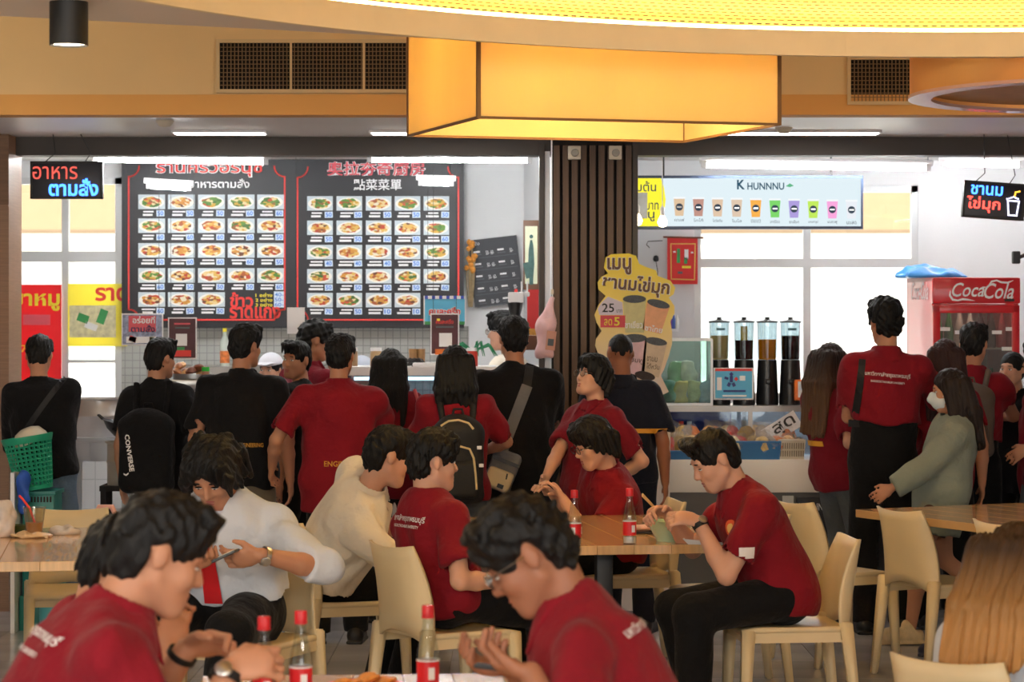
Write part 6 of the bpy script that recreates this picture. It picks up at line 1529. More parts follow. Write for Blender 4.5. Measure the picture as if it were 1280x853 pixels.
# ------------------------------------------------------------------ hall fittings and furniture
M_FABRIC = mat('lantern_fabric', (255, 230, 172), 0.8, 0.05, 3, 0.1, 120, stretch=(1, 1, 0.2), trans=0.0)
translucent(M_FABRIC, 0.55)
M_LFRAME = mat('lantern_frame', (120, 84, 44), 0.6, 0.1)
def lantern():
    D0 = 10.25
    z0 = WZ(148, D0); z1 = 2.97
    r = thing('box_lantern', (0, 0, 0), 'large orange fabric box lantern hanging under the ceiling', 'lamp')
    a = W(598, 147, D0); a = Vector((a.x, a.y, 0)); th = R(17)
    ex = Vector((math.cos(th), math.sin(th), 0)); ey = Vector((-math.sin(th), math.cos(th), 0))
    wdt = 1.30; dep = 1.10
    r.location = a + ex * wdt / 2 + ey * dep / 2 + Vector((0, 0, z0)); r.rotation_euler = (0, 0, th)
    hw, hd, hh = wdt / 2, dep / 2, z1 - z0; t = 0.006
    for nm, c, d in (('panel', (0, -hd, hh / 2), (wdt, t, hh)), ('panel', (0, hd, hh / 2), (wdt, t, hh)), ('panel', (-hw, 0, hh / 2), (t, dep, hh)), ('panel', (hw, 0, hh / 2), (t, dep, hh))):
        MB().box(c, d).build('fabric_panel', M_FABRIC, r)
    for sx in (-1, 1):
        for sy in (-1, 1): MB().box((sx * hw, sy * hd, hh / 2), (0.016, 0.016, hh)).build('frame_post', M_LFRAME, r)
    for sy in (-1, 1): MB().box((0, sy * hd, 0.004), (wdt, 0.014, 0.010)).build('frame_rail', M_LFRAME, r)
    for sx in (-1, 1): MB().box((sx * hw, 0, 0.004), (0.014, dep, 0.010)).build('frame_rail', M_LFRAME, r)
    MB().box((0, 0, hh - 0.02), (wdt * 0.96, dep * 0.96, 0.02)).build('top_plate', mat('lantern_top', (240, 200, 140), 0.8), r)
    for sx in (-0.3, 0.3): MB().lathe([(0, -0.04), (0.03, -0.03), (0.04, 0), (0.02, 0.04), (0, 0.05)], 12).build('bulb', emis('lantern_bulb', (255, 226, 160), 260.0), r, True, loc=(sx, 0, hh * 0.62))
    for sx in (-0.3, 0.3): MB().tube([(sx, 0, hh * 0.62 + 0.04), (sx, 0, 3.6 - z0)], 0.005, 6).build('cord', M_CABLE, r)
lantern()
def drum():
    D0 = 10.7
    r = thing('drum_lantern', W(1400, 122, D0), 'round fabric drum lampshade seen from below at the right edge', 'lamp'); rad = 0.87
    zb_ = r.location.z
    hh = 3.05 - zb_
    mm = mat('drum_fabric', (214, 160, 96), 0.8, 0.05, 3)
    MB().lathe([(rad, 0), (rad, hh), (rad - 0.008, hh), (rad - 0.008, 0)], 56).build('shade', mm, r, True)
    MB().lathe([(rad - 0.09, 0.0), (rad + 0.006, 0.0), (rad + 0.006, 0.014), (rad - 0.09, 0.014), (rad - 0.09, 0)], 56).build('bottom_ring', mat('drum_ring', (206, 168, 160), 0.3, 0.05, coat=0.3), r, True)
    MB().lathe([(0, 0.03), (rad - 0.08, 0.03), (rad - 0.08, 0.04), (0, 0.04)], 48).build('diffuser', mat('drum_diffuser', (180, 136, 84), 0.5), r)
    MB().tube([(0, 0, hh - 0.02), (0, 0, 3.6 - zb_)], 0.008, 6).build('cord', M_CABLE, r); MB().box((0, 0, hh - 0.02), (rad * 1.9, 0.02, 0.02)).build('spider_bar', M_CABLE, r)
drum()
def grille(x0, x1, y0, y1, label, dividers):
    D0 = Y_BULK; s_ = D0 / FPX
    r = thing('air_grille', W((x0 + x1) / 2, (y0 + y1) / 2, D0), label, 'vent'); w, h_ = (x1 - x0) * s_, (y1 - y0) * s_
    MB().box((0, -0.004, 0), (w, 0.006, h_)).build('backing', mat('vent_dark', (26, 20, 14), 0.9, 0.1), r)
    fm = mat('vent_frame', (214, 186, 138), 0.5, 0.03); fwd = 0.018
    for c, d in (((0, -0.012, h_ / 2 + fwd / 2), (w + 2 * fwd, 0.02, fwd)), ((0, -0.012, -h_ / 2 - fwd / 2), (w + 2 * fwd, 0.02, fwd)), ((w / 2 + fwd / 2, -0.012, 0), (fwd, 0.02, h_)), ((-w / 2 - fwd / 2, -0.012, 0), (fwd, 0.02, h_))): MB().box(c, d).build('frame', fm, r)
    d = MB(); bm2 = mat('vent_bar', (128, 100, 62), 0.5, 0.05)
    n = int(w / (4.6 * s_)); k = int(h_ / (5.0 * s_))
    for i in range(1, n): d.box((-w / 2 + w * i / n, -0.012, 0), (0.004, 0.012, h_))
    for j in range(1, k): d.box((0, -0.010, -h_ / 2 + h_ * j / k), (w, 0.008, 0.0035))
    o = d.build('lattice_bars', bm2, r); o['kind'] = 'stuff'
    for x in dividers: MB().box(((x - (x0 + x1) / 2) * s_, -0.016, 0), (0.012, 0.014, h_)).build('divider', fm, r)
grille(275, 545, 54, 112, 'long dark air grille on the beige bulkhead left of the lantern', (364, 455)); grille(1063, 1138, 75, 127, 'small dark air grille on the bulkhead right of the lantern', ())
D0 = 8.15
r = thing('downlight', W(86, 57, D0), 'black cylindrical downlight glowing under the ceiling', 'lamp'); s_ = D0 / FPX
hh = ZU - r.location.z
MB().lathe([(23 * s_, 0.0), (24 * s_, 0.0), (24 * s_, hh), (0, hh), (0, hh - 0.01), (23 * s_, hh - 0.01)], 32).build('housing', mat('downlight_black', (22, 22, 22), 0.5, 0.05), r, True)
MB().lathe([(0, 0.006), (22.5 * s_, 0.006), (22.5 * s_, 0.012), (0, 0.012)], 32).build('lens', emis('downlight_glow', (255, 236, 206), 9.0), r)
r = thing('smoke_detector', W(206, 163, 13.7), 'small round smoke detector on the white soffit', 'detector'); r.location.z = 2.745; MB().lathe([(0, -0.035), (0.03, -0.03), (0.045, -0.012), (0.05, 0), (0, 0)], 20).build('body', M_CREAMP, r, True)
r = thing('smoke_detector', W(980, 180, 14.2), 'round detector on the soffit above the drinks sign', 'detector'); r.location.z = 2.745; MB().lathe([(0, -0.035), (0.03, -0.03), (0.045, -0.012), (0.05, 0), (0, 0)], 20).build('body', M_CREAMP, r, True)

# ---- chairs
M_CHAIR = mat('chair_cream', (224, 204, 162), 0.42, 0.05, 3, 0.03, 40, spec=0.4)
def chair_parts():
    P_ = {}
    def grid(nu, nv, fn, th):
        mb = MB(); vs = []; fs = []
        for side in (0, 1):
            for j in range(nv + 1):
                for i in range(nu + 1): vs.append(fn(-1 + 2 * i / nu, j / nv, side * th))
        n1 = (nu + 1) * (nv + 1); ix = lambda s, j, i: s * n1 + j * (nu + 1) + i
        for j in range(nv):
            for i in range(nu):
                fs.append((ix(0, j, i), ix(0, j, i + 1), ix(0, j + 1, i + 1), ix(0, j + 1, i))); fs.append((ix(1, j, i), ix(1, j + 1, i), ix(1, j + 1, i + 1), ix(1, j, i + 1)))
        for j in range(nv):
            for i in (0, nu): fs.append((ix(0, j, i), ix(0, j + 1, i), ix(1, j + 1, i), ix(1, j, i)))
        for i in range(nu):
            for j in (0, nv): fs.append((ix(0, j, i), ix(0, j, i + 1), ix(1, j, i + 1), ix(1, j, i)))
        return mb.add(vs, fs)
    def back(u, v, t):
        x = u * (0.205 - 0.035 * v); fl = abs(u) ** 6 * (0.055 * math.sin(math.pi * min(1, 0.15 + v * 0.8)))
        y = -0.205 - 0.055 * v + 0.018 * (1 - u * u) * -1 + fl - t * 0.9
        z = 0.40 + 0.035 * (1 - u * u) * (1 - v) * 1.6 + 0.40 * v - 0.014 * (1 - u * u) * v
        return (x, y, z)
    P_['backrest'] = grid(12, 8, back, 0.016).mesh('backrest', True)
    def seat(u, v, t):
        x = u * 0.205; y = -0.20 + 0.42 * v
        z = 0.452 - 0.012 * (1 - u * u) * math.sin(math.pi * v) - 0.02 * max(0, v - 0.85) / 0.15 * 0.6 - t
        return (x, y, z)
    P_['seat'] = grid(10, 8, seat, 0.022).mesh('seat', True)
    ap = MB()
    for s in (-1, 1): ap.box((s * 0.195, 0.01, 0.415), (0.016, 0.40, 0.05))
    ap.box((0, 0.205, 0.412), (0.38, 0.016, 0.05)); P_['apron'] = ap.mesh('apron')
    for nm, top, bot in (('fl', (-0.188, 0.195, 0.44), (-0.20, 0.215, 0)), ('fr', (0.188, 0.195, 0.44), (0.20, 0.215, 0)), ('bl', (-0.192, -0.20, 0.47), (-0.205, -0.255, 0)), ('br', (0.192, -0.20, 0.47), (0.205, -0.255, 0))):
        m = MB(); t = Vector(top); b_ = Vector(bot); vs = []
        for c, q in ((b_, 0.016), (t, 0.026)): vs += [c + Vector((dx * q, dy * q, 0)) for dx, dy in ((-1, -1), (1, -1), (1, 1), (-1, 1))]
        m.add(vs, [(0, 1, 2, 3), (4, 5, 6, 7), (0, 1, 5, 4), (1, 2, 6, 5), (2, 3, 7, 6), (3, 0, 4, 7)])
        me = m.mesh('leg'); bm = bmesh.new(); bm.from_mesh(me); bmesh.ops.bevel(bm, geom=list(bm.edges), offset=0.006, segments=2, affect='EDGES'); bm.to_mesh(me); bm.free(); me.shade_smooth(); P_['leg_' + nm] = me
    for m in P_.values(): m.materials.append(M_CHAIR)
    return P_
CH = chair_parts()
def chair(x, y, face, label):
    r = thing('dining_chair', (x, y, 0), label, 'chair', 'cream plastic dining chairs', rz=R(face))
    for nm in ('backrest', 'seat', 'apron'): link(nm, CH[nm], None, r)
    for q in ('fl', 'fr', 'bl', 'br'): link('leg', CH['leg_' + q], None, r)
    return r

# ---- tables
def wood_mat():
    m = mat('table_wood', (222, 178, 122), 0.16, 0.10, 5, 0.02, 60, stretch=(14, 1, 1), coat=0.25)
    nt = m.node_tree; N = nt.nodes; L = nt.links; b = N['Principled BSDF']; src = b.inputs['Base Color'].links[0].from_socket
    oi = N.new('ShaderNodeObjectInfo'); mr = N.new('ShaderNodeMapRange'); mr.inputs['To Min'].default_value = 0.84; mr.inputs['To Max'].default_value = 1.1; mx = N.new('ShaderNodeVectorMath'); mx.operation = 'SCALE'
    L.new(oi.outputs['Random'], mr.inputs['Value']); L.new(src, mx.inputs[0]); L.new(mr.outputs[0], mx.inputs['Scale']); L.new(mx.outputs[0], b.inputs['Base Color'])
    return m
M_TABLE = wood_mat(); M_TLEG = mat('table_leg_black', (22, 22, 23), 0.45, 0.1)
ZT = 0.75
def table(x, y, w, l, rz, label):
    r = thing('dining_table', (x, y, 0), label, 'table', 'wooden dining tables', rz=R(rz))
    n = 7; sw = w / n
    me = MB().box((0, 0, ZT - 0.019), (sw - 0.0012, l, 0.038)).mesh('stave'); me.materials.append(M_TABLE)
    bm = bmesh.new(); bm.from_mesh(me); bmesh.ops.bevel(bm, geom=list(bm.edges), offset=0.0015, segments=1, affect='EDGES'); bm.to_mesh(me); bm.free()
    for i in range(n): link('stave', me, None, r, (-w / 2 + sw * (i + 0.5), 0, 0))
    MB().box((0, 0, ZT - 0.046), (w * 0.75, l * 0.8, 0.014)).build('frame_plate', M_TLEG, r)
    for s in (-1, 1):
        MB().box((0, s * l * 0.33, ZT / 2), (0.07, 0.07, ZT - 0.1)).build('post', M_TLEG, r, bevel=0.008); MB().box((0, s * l * 0.33, 0.015), (w * 0.62, 0.07, 0.03)).build('foot_bar', M_TLEG, r, bevel=0.008)
        MB().box((0, s * l * 0.33, 0.025), (0.07, 0.34, 0.03)).build('foot_bar', M_TLEG, r, bevel=0.008)
    return r
table(0.31, 11.37, 1.10, 1.60, 8.5, 'wooden dining table in the middle with a noodle bowl')
table(-2.33, 10.62, 1.10, 1.60, 8.5, 'wooden dining table at the left edge with an iced drink')
table(2.53, 12.08, 1.10, 1.60, 26, 'wooden dining table at the right behind the person in white')
table(-0.30, 5.98, 0.92, 1.60, 4, 'nearest dining table at the bottom with three cola bottles')

chair(1.60, 12.62, -62, 'empty cream chair at the far corner of the right table')
chair(2.04, 12.10, -62, 'empty cream chair tucked at the middle of the right table')
chair(2.36, 11.35, -62, 'empty cream chair almost hidden behind the person in white')
chair(WX(1262, 6.75), 6.95, -40, 'cream chair under the person in white at the right edge')
chair(-0.26, 10.28, -58, 'cream chair under the seated person in red with lettering on the back')
chair(-0.72, 11.35, -72, 'cream chair under the person in the cream shirt leaning forward')
chair(-1.02, 9.92, 158, 'cream chair under the person wearing a red tie')
chair(1.12, 10.45, 96, 'cream chair under the person eating from the bowl')
chair(0.55, 12.50, 100, 'cream chair under the person with black glasses at the table end')
chair(0.98, 11.75, 98, 'empty cream chair across the middle table behind the bowl')
chair(0.42, 5.65, 80, 'cream chair under the nearest person holding a phone')
chair(-1.10, 5.25, -75, 'cream chair under the nearest person at the left')
chair(-2.02, 11.75, -170, 'cream chair behind the left table showing only its legs')

# ---- bottles and table things
M_BGL = glassy('bottle_glass', (238, 244, 242), 0.2, 0.02); M_LBL = mat('label_cola_red', (222, 36, 44), 0.4, 0.04); M_CAPR = mat('cap_red', (214, 40, 48), 0.4, 0.05)
def cola(p, label, k=1.0, rz=0.0):
    t = thing('cola_bottle', p, label, 'bottle', 'clear bottles with red labels', rz=rz)
    prof = [(0, 0.0), (0.026, 0.0), (0.0285, 0.006), (0.0285, 0.020), (0.027, 0.035), (0.0275, 0.09), (0.0285, 0.102), (0.026, 0.122), (0.019, 0.152), (0.0135, 0.18), (0.0125, 0.205), (0.0140, 0.208)]
    MB().lathe(prof, 20).build('glass', M_BGL, t, True)
    MB().lathe([(0.0284, 0.036), (0.0284, 0.092)], 20).build('label', M_LBL, t, True); MB().lathe([(0.0292, 0.093), (0.0292, 0.097)], 20).build('label_edge', P_WHITE, t, True)
    for a in (-100, 20): 
        o = panel_quad('label_mark', 0.016, 0.030, P_WHITE, t, (0.0290 * math.cos(R(a)), 0.0290 * math.sin(R(a)), 0.064), (0, 0, R(a + 90)), 0.001)
    MB().lathe([(0, 0.205), (0.0155, 0.205), (0.0155, 0.228), (0.014, 0.231), (0, 0.231)], 18).build('cap', M_CAPR, t, True); MB().lathe([(0.0150, 0.199), (0.0160, 0.199), (0.0160, 0.204), (0.0150, 0.204)], 18).build('neck_ring', M_CAPR, t, True)
    MB().lathe([(0, 0.004), (0.0255, 0.004), (0.0262, 0.03), (0, 0.03)], 18).build('residue', mat('ice_clear', (226, 222, 220), 0.1, 0.1), t, True)
for x, y, lab in ((787, 680, 'clear cola bottle with red label beside the noodle bowl'), (718, 683, 'clear cola bottle with red label nearest the table middle')):
    D0 = (HCAM - ZT) * FPX / (y - YHOR); cola((WX(x, D0), D0, ZT), lab, rz=R(40 if x > 750 else 0))
for x, D0, lab in ((535, 6.36, 'nearest cola bottle before the seated person in red, by the food plate'), (376, 6.24, 'nearest cola bottle standing left of the food plate'), (330, 6.12, 'nearest cola bottle behind the clasped hands')): cola((WX(x, D0), D0, ZT), lab, rz=R(30))
M_CELA = mat('bowl_celadon', (176, 206, 176), 0.25, 0.05, 6, coat=0.3)
D0 = 10.80; t = thing('noodle_bowl', (WX(834, D0), D0, ZT), 'pale green noodle bowl on the middle table', 'bowl')
MB().lathe([(0, 0), (0.045, 0), (0.047, 0.012), (0.06, 0.03), (0.088, 0.085), (0.086, 0.086), (0.058, 0.036), (0.03, 0.018), (0, 0.016)], 32).build('bowl', M_CELA, t, True); MB().lathe([(0, 0.064), (0.072, 0.064)], 24).build('broth', mat('broth', (150, 110, 60), 0.2, 0.3, 30), t)
for i in range(10): a = i * 0.63; MB().tube([(0.05 * math.cos(a), 0.05 * math.sin(a), 0.066), (0.02 * math.cos(a + 1), 0.03 * math.sin(a + 1), 0.072), (0.05 * math.cos(a + 2), 0.04 * math.sin(a + 2), 0.066)], 0.004, 5).build('noodle', mat('noodle', (226, 206, 150), 0.4), t)
for i in range(2):
    t = thing('chopstick', W(842, 655, 10.72), 'pale wooden chopstick in the right hand, %s' % ('upper one' if i else 'lower one'), 'chopstick')
    a = W(803, 618 + 2 * i, 10.62) - t.location; b_ = W(836, 653 + i, 10.78) - t.location
    MB().tube([a, b_], [0.0042, 0.003], 6).build('stick', mat('chopstick_wood', (222, 186, 130), 0.6, 0.1), t)
t = thing('paper_tray', (WX(884, 10.62), 10.66, ZT), 'small white paper tray beside the bowl', 'tray', rz=R(-12)); MB().add([(-0.07, -0.045, 0), (0.07, -0.045, 0), (0.07, 0.045, 0), (-0.07, 0.045, 0), (-0.092, -0.06, 0.024), (0.085, -0.06, 0.012), (0.085, 0.06, 0.02), (-0.092, 0.06, 0.026)], [(0, 1, 2, 3), (0, 4, 5, 1), (1, 5, 6, 2), (2, 6, 7, 3), (3, 7, 4, 0)]).build('tray', P_WHITE, t)
t = thing('phone', (WX(815, 11.1), 11.15, ZT), 'dark phone lying on the table beyond the bowl', 'phone', rz=R(70)); MB().box((0, 0, 0.006), (0.075, 0.155, 0.010)).build('body', M_SHOEB, t, bevel=0.004); MB().box((0, 0, 0.0115), (0.068, 0.146, 0.001)).build('screen', mat('screen_black', (10, 10, 14), 0.08), t)
t = thing('napkin', (WX(800, 11.4), 11.4, ZT), 'crumpled pink and white snack packet on the middle table', 'packet'); f = Field((-0.1, -0.07, -0.01), (0.1, 0.07, 0.04), 0.006); f.ell((0, 0, 0.008), (0.075, 0.045, 0.014), k=0.01).noise(0.005, [(80, 40, 10, 1), (-60, 90, 10, 2), (40, -70, 20, 3)]); f.plane((0, 0, 0), (0, 0, -1)); link('packet', f.mesh('packet', 0), mat('packet_pink', (226, 186, 176), 0.4, 0.3, 30), t)
# left table: cup with straw on a napkin, bag, tissue, dish
D0 = 11.0
t = thing('iced_drink', (WX(43, D0), D0, ZT + 0.012), 'clear plastic cup of iced milk tea with red straw', 'drink')
MB().lathe([(0.030, 0.0), (0.034, 0.0), (0.048, 0.115), (0.051, 0.116), (0.047, 0.112), (0.032, 0.004)], 24).build('cup', glassy('cup_clear', (240, 240, 236), 0.2), t, True); MB().lathe([(0, 0.003), (0.0315, 0.003), (0.037, 0.05), (0, 0.05)], 24).build('tea', mat('milk_tea', (206, 140, 86), 0.25, 0.1, 20), t, True)
MB().tube([(0.015, 0, 0.01), (-0.02, 0, 0.11), (-0.05, 0, 0.15), (-0.066, 0, 0.165)], 0.005, 8).build('straw', P_RED, t)
for (x, dy, nm, lab, sz, c) in ((42, -0.03, 'napkin', 'crumpled beige napkin under the iced drink', (0.09, 0.07, 0.014), (232, 196, 150)), (4, 0.0, 'plastic_bag', 'crumpled white plastic bag at the left table edge', (0.055, 0.07, 0.10), (226, 214, 206)), (74, 0.12, 'plastic_wrap', 'crumpled clear plastic wrap beside the iced drink', (0.07, 0.05, 0.022), (206, 196, 186))):
    f = Field((-sz[0] * 1.4, -sz[1] * 1.4, -0.01), (sz[0] * 1.4, sz[1] * 1.4, sz[2] * 2.4 + 0.02), 0.006 if sz[2] < 0.05 else 0.009)
    f.ell((0, 0, sz[2] * 0.6), sz, k=0.01).noise(0.006, [(80, 40, 50, 1), (-60, 90, 30, 2), (40, -70, 90, 3), (120, 30, -60, 4)]); f.plane((0, 0, 0), (0, 0, -1))
    o = link(nm, f.mesh(nm, 0), mat('crumple_' + nm + str(x), c, 0.4, 0.12, 30), None, (WX(x, D0), D0 + dy, ZT)); tag(o, lab, nm.replace('_', ' '))
t = thing('sauce_pot', (WX(22, 11.25), 11.25, ZT), 'small dark green dish behind the iced drink', 'dish'); MB().lathe([(0, 0), (0.03, 0), (0.045, 0.03), (0.042, 0.031), (0.027, 0.006), (0, 0.006)], 18).build('dish', mat('dish_green', (60, 84, 46), 0.3, 0.3, 20), t, True)
# nearest table: plate with fried food, plastic bag, paper
t = thing('food_plate', (WX(455, 6.45), 6.5, ZT), 'plate of orange fried food at the bottom edge', 'plate'); MB().lathe([(0, 0), (0.06, 0), (0.10, 0.014), (0.098, 0.016), (0.058, 0.004), (0, 0.004)], 24).build('plate', P_PINKRED, t, True)
q_ = random.Random(2)
for i in range(9): MB().lathe([(0, -0.008), (0.022, -0.004), (0.026, 0.003), (0.012, 0.009), (0, 0.01)], 8).build('fried_piece', mat('fried_orange', (222, 146, 66), 0.5, 0.3, 50), t, True, loc=(q_.uniform(-0.06, 0.06), q_.uniform(-0.05, 0.05), 0.014 + 0.006 * (i % 3)), rot=(q_.uniform(-0.4, 0.4), q_.uniform(-0.4, 0.4), 0))
f = Field((-0.14, -0.12, -0.01), (0.14, 0.12, 0.09), 0.008); f.ell((0, 0, 0.02), (0.095, 0.07, 0.035), k=0.01).cone((-0.06, 0, 0.02), (-0.02, 0.02, 0.06), 0.02, 0.008, 0.02).noise(0.007, [(80, 40, 50, 1), (-60, 90, 30, 2), (40, -70, 90, 3), (120, 30, -60, 4)]); f.plane((0, 0, 0), (0, 0, -1))
o = link('plastic_bag', f.mesh('plastic_bag', 0), glassy('bag_film', (240, 226, 220), 0.5, 0.2, 0.9), None, (WX(520, 6.15), 6.1, ZT)); tag(o, 'crumpled clear plastic bag before the nearest bottle', 'plastic bag')
t = thing('paper_sheet', (WX(585, 6.3), 6.3, ZT), 'white paper sheet lying by the phone user', 'paper', rz=R(15)); MB().box((0, 0, 0.0015), (0.15, 0.2, 0.003)).build('sheet', P_WHITE, t)
# ------------------------------------------------------------------ the crowd
def hc(px, top, D, k, hs=1.0):
    p = W(px, top, D); return Vector((p.x, p.y, p.z - 0.130 * k * hs))
def standing(label, px, ty, D, face, hx=None, dk=0.0, lean=0.0, hipd=0.0, **kw):
    z = WZ(ty, D); k = kw.pop('k', None) or (z - 0.01) / 1.76
    hs = kw.get('hs', 1.0)
    hip = Vector((WX(hx if hx is not None else px, D), D + hipd, 0.925 * k + dk))
    return person(label, hip, hc(px, ty, D, k, hs), face, k=k, **kw)
def seated(label, px, ty, D, face, hx, hD, k=1.0, hz=0.565, **kw):
    return person(label, (WX(hx, hD), hD, hz), hc(px, ty, D, k, kw.get('hs', 1.0)), face, k=k, legs='sit', **kw)
def strip(I, a, b, wd, m, name='strap', nrm=(0, -1, 0), n=14, off=0.006, wd2=None):
    """band laid over the garment between two person-local (x,z) points, seen along nrm"""
    nv = Vector(nrm).normalized(); rt = Vector((0, 0, 1)).cross(nv).normalized()
    a = Vector(a); b = Vector(b); d = (b - a).normalized(); q = Vector((-d.y, d.x)); vs = []
    for i in range(n + 1):
        c = a.lerp(b, i / n); ww = wd + ((wd2 or wd) - wd) * i / n
        for s in (-0.5, 0.5): vs.append((c.x + q.x * ww * s, c.y + q.y * ww * s, 0))
    fs = [(2 * i, 2 * i + 1, 2 * i + 3, 2 * i + 2) for i in range(n)]
    o = project(name, vs, fs, m, I['root'], I['bvh'], (0, 0, 0), nrm, off=off)
    bm = bmesh.new(); bm.from_mesh(o.data); bmesh.ops.recalc_face_normals(bm, faces=bm.faces); bmesh.ops.solidify(bm, geom=bm.faces[:], thickness=0.003); bm.to_mesh(o.data); bm.free()
    return o
def patch(I, p0, nrm, w, h_, m, name='sleeve_patch', off=0.004, up=(0, 0, 1)):
    vs, fs = grid_patch(w, h_) if name != 'chest_emblem' else ([(0, 0, 0)] + [(w / 2 * q * math.cos(2 * math.pi * i / 20), h_ / 2 * q * math.sin(2 * math.pi * i / 20), 0) for q in (0.5, 1.0) for i in range(20)], [(0, 1 + i, 1 + (i + 1) % 20) for i in range(20)] + [(1 + i, 21 + i, 21 + (i + 1) % 20, 1 + (i + 1) % 20) for i in range(20)])
    return project(name, vs, fs, m, I['root'], I['bvh'], p0, nrm, up, off)

# ---------- left queue
Q1 = standing('person with their back turned in black top and blue jeans by the window', 49, 418, 14.2, 4, hx=60, top='tee', topm=C_BLK, botm=C_JEAN, look=(0, 18, 0), sleeve=1.5, hem=-0.02, flare=0.0,
              lh=dict(t=W(30, 560, 14.5)), rh=dict(t=W(75, 560, 14.5)), hair=('short', 0.3, 1), face_on=False)
strip(Q1, (0.10, 1.36), (-0.16, 1.0), 0.03, M_STRAPB)
Q2 = standing('person in black polo wearing a black backpack', 200, 422, 14.0, -14, hx=203, top='polo', topm=C_BLK, botm=C_GREY, look=(-22, 4, 0), hair=('short', 0.3, 2), w=1.0, face_on=False, rh=dict(t=W(247, 555, 14.05)), sleeve=0.75)
Q3 = standing('person in black shirt with amber lettering at the waist', 306, 404, 13.55, -6, hx=304, top='polo', topm=C_BLK, botm=C_KHAKI, look=(-24, 2, 0), hair=('short', 0.3, 3), w=1.16, sleeve=0.8, hem=-0.07, flare=0.0, face_on=False)
print_text('MECHANICAL ENGINEERING', M_YTXT, Q3['root'], Q3['bvh'], Q3['tp'](0.0, 0, 0.30) , (0, -1, 0), 0.27, bold=0.012, height=0.022)
Q4 = standing('person in black sleeveless top looking back at the camera', 371, 424, 14.35, 70, hx=376, top='tee', topm=C_BLK, botm=C_TROU, look=(74, 2, -4), hair=('fringe', 0.3, 4), w=0.95, sleeve=0.3)
Q5 = standing('person in white cap and pink top serving behind the counter', 338, 441, 15.85, 172, top='tee', topm=cloth('pink', (206, 120, 128)), botm=C_TROU, look=(-14, 2, 0), hair=('bun', 0.3, 5), skin='light')
Q6 = standing('person in maroon polo half hidden behind the crimson ENGINEERING shirt, facing right', 393, 400, 14.9, -48, top='polo', topm=C_DRED, botm=C_TROU, look=(-18, 10, 0), hair=('curly', 0.3, 6), face_on=False)
Q7 = standing('person in crimson shirt with ENGINEERING across the back', 425, 417, 13.3, 2, hx=421, top='polo', topm=C_RED, botm=C_TROU, look=(-8, 4, 0), hair=('short', 0.3, 7), w=1.2, hem=-0.17, flare=0.0, sleeve=0.8, face_on=False, skin='tan',
              lh=dict(t=W(340, 585, 13.35), curl=0.5, pole=(-0.3, -0.8, -0.1)), rh=dict(t=W(462, 530, 13.65), pole=(0.8, -0.5, -0.6)))
print_text('ENGINEERING', M_YTXT, Q7['root'], Q7['bvh'], Q7['tp'](0.06, 0, 0.20), (0, -1, 0), 0.235, bold=0.012, height=0.028)
Q8 = standing('person in dark red carrying a red shoulder bag at the counter', 489, 434, 14.2, -8, hx=492, top='tee', topm=C_DRED, botm=C_TROU, look=(0, 2, 0), hair=('long', 0.40, 8), w=0.92, face_on=False)
Q9 = standing('person in red and grey jeans wearing a cream-piped black backpack', 569, 430, 13.25, 3, hx=572, top='tee', topm=C_RED, botm=C_GJEAN, look=(0, 2, 0), hair=('long', 0.24, 9), w=1.0, hem=-0.07, sleeve=0.85, flare=0.0, face_on=False, lh=dict(t=W(540, 545, 13.55)), rh=dict(t=W(604, 565, 13.52), pole=(0.9, -0.2, -0.5)))
Q10 = standing('person in loose black t-shirt with a grey crossbody bag', 642, 395, 13.75, 0, hx=645, top='tee', topm=C_BLK, botm=C_TROU, look=(8, 2, 0), hair=('short', 0.3, 10), w=1.16, hem=-0.28, flare=0.03, sleeve=0.95, face_on=False, lh=dict(t=W(625, 545, 14.05), pole=(-0.7, -0.4, -0.6)), rh=dict(t=W(662, 545, 14.05), pole=(0.7, -0.4, -0.6)))
Q11 = standing('person in pale shirt and glasses facing left behind the black t-shirt', 630, 388, 15.78, 70, hx=636, top='tee', topm=C_CRM, botm=C_TROU, look=(0, 4, 0), hair=('short', 0.3, 11), skin='light'); glasses(Q11)
Q12 = standing('person in pale cap mostly hidden behind the ENGINEERING shirt', 452, 445, 15.85, 170, top='tee', topm=cloth('pink', (206, 120, 128)), botm=C_TROU, hair=('bun', 0.3, 5), skin='light', look=(0, 12, 0))
M_CAP = mat('cap_white', (226, 228, 236), 0.7, 0.04, 10, 0.1)
def cap(I, m):
    f = Field((-0.13, -0.14, -0.02), (0.13, 0.24, 0.17), 0.006)
    f.ell((0, -0.012, 0.035), (0.098, 0.118, 0.105), k=0); f.plane((0, 0, 0.048), (0, -0.15, -1)); f.cone((0, 0.085, 0.058), (0, 0.165, 0.045), 0.07, 0.05, 0.01, flat=((0, -0.15, 1), 9))
    o = link('cap', f.mesh('cap', 1), m, I['root']); o.matrix_local = I['HM']
cap(Q5, M_CAP); cap(Q12, mat('cap_pale', (196, 206, 222), 0.7))

# ---------- middle
M7 = standing('person in navy shirt standing with their back turned before the standee', 775, 414, 13.7, -10, hx=783, top='polo', topm=C_NAVY, botm=C_NAVY, look=(24, 4, 0), hair=('buzz', 0.3, 12), w=1.02, hem=-0.04, sleeve=0.8, skin='deep', face_on=False)
vsx = strip(M7, (-0.02, 1.09), (0.2, 1.09), 0.024, M_YTXT, 'waist_band', (0.25, -1, 0))
M6 = standing('person standing in open red polo and silver glasses looking up', 742, 443, 13.2, 128, hx=738, top='polo', topm=C_DRED, botm=C_TROU, look=(-4, -12, 0), hair=('bowl', 0.3, 13), w=1.02, k=0.885, hem=-0.2, flare=0.015, dk=-0.02, skin='light', sleeve=0.8,
              rh=dict(t=W(681, 600, 13.0), curl=0.5, pole=(0.7, -0.3, -0.2)), lh=dict(t=W(765, 600, 13.15), pole=(-0.8, -0.3, -0.3)))
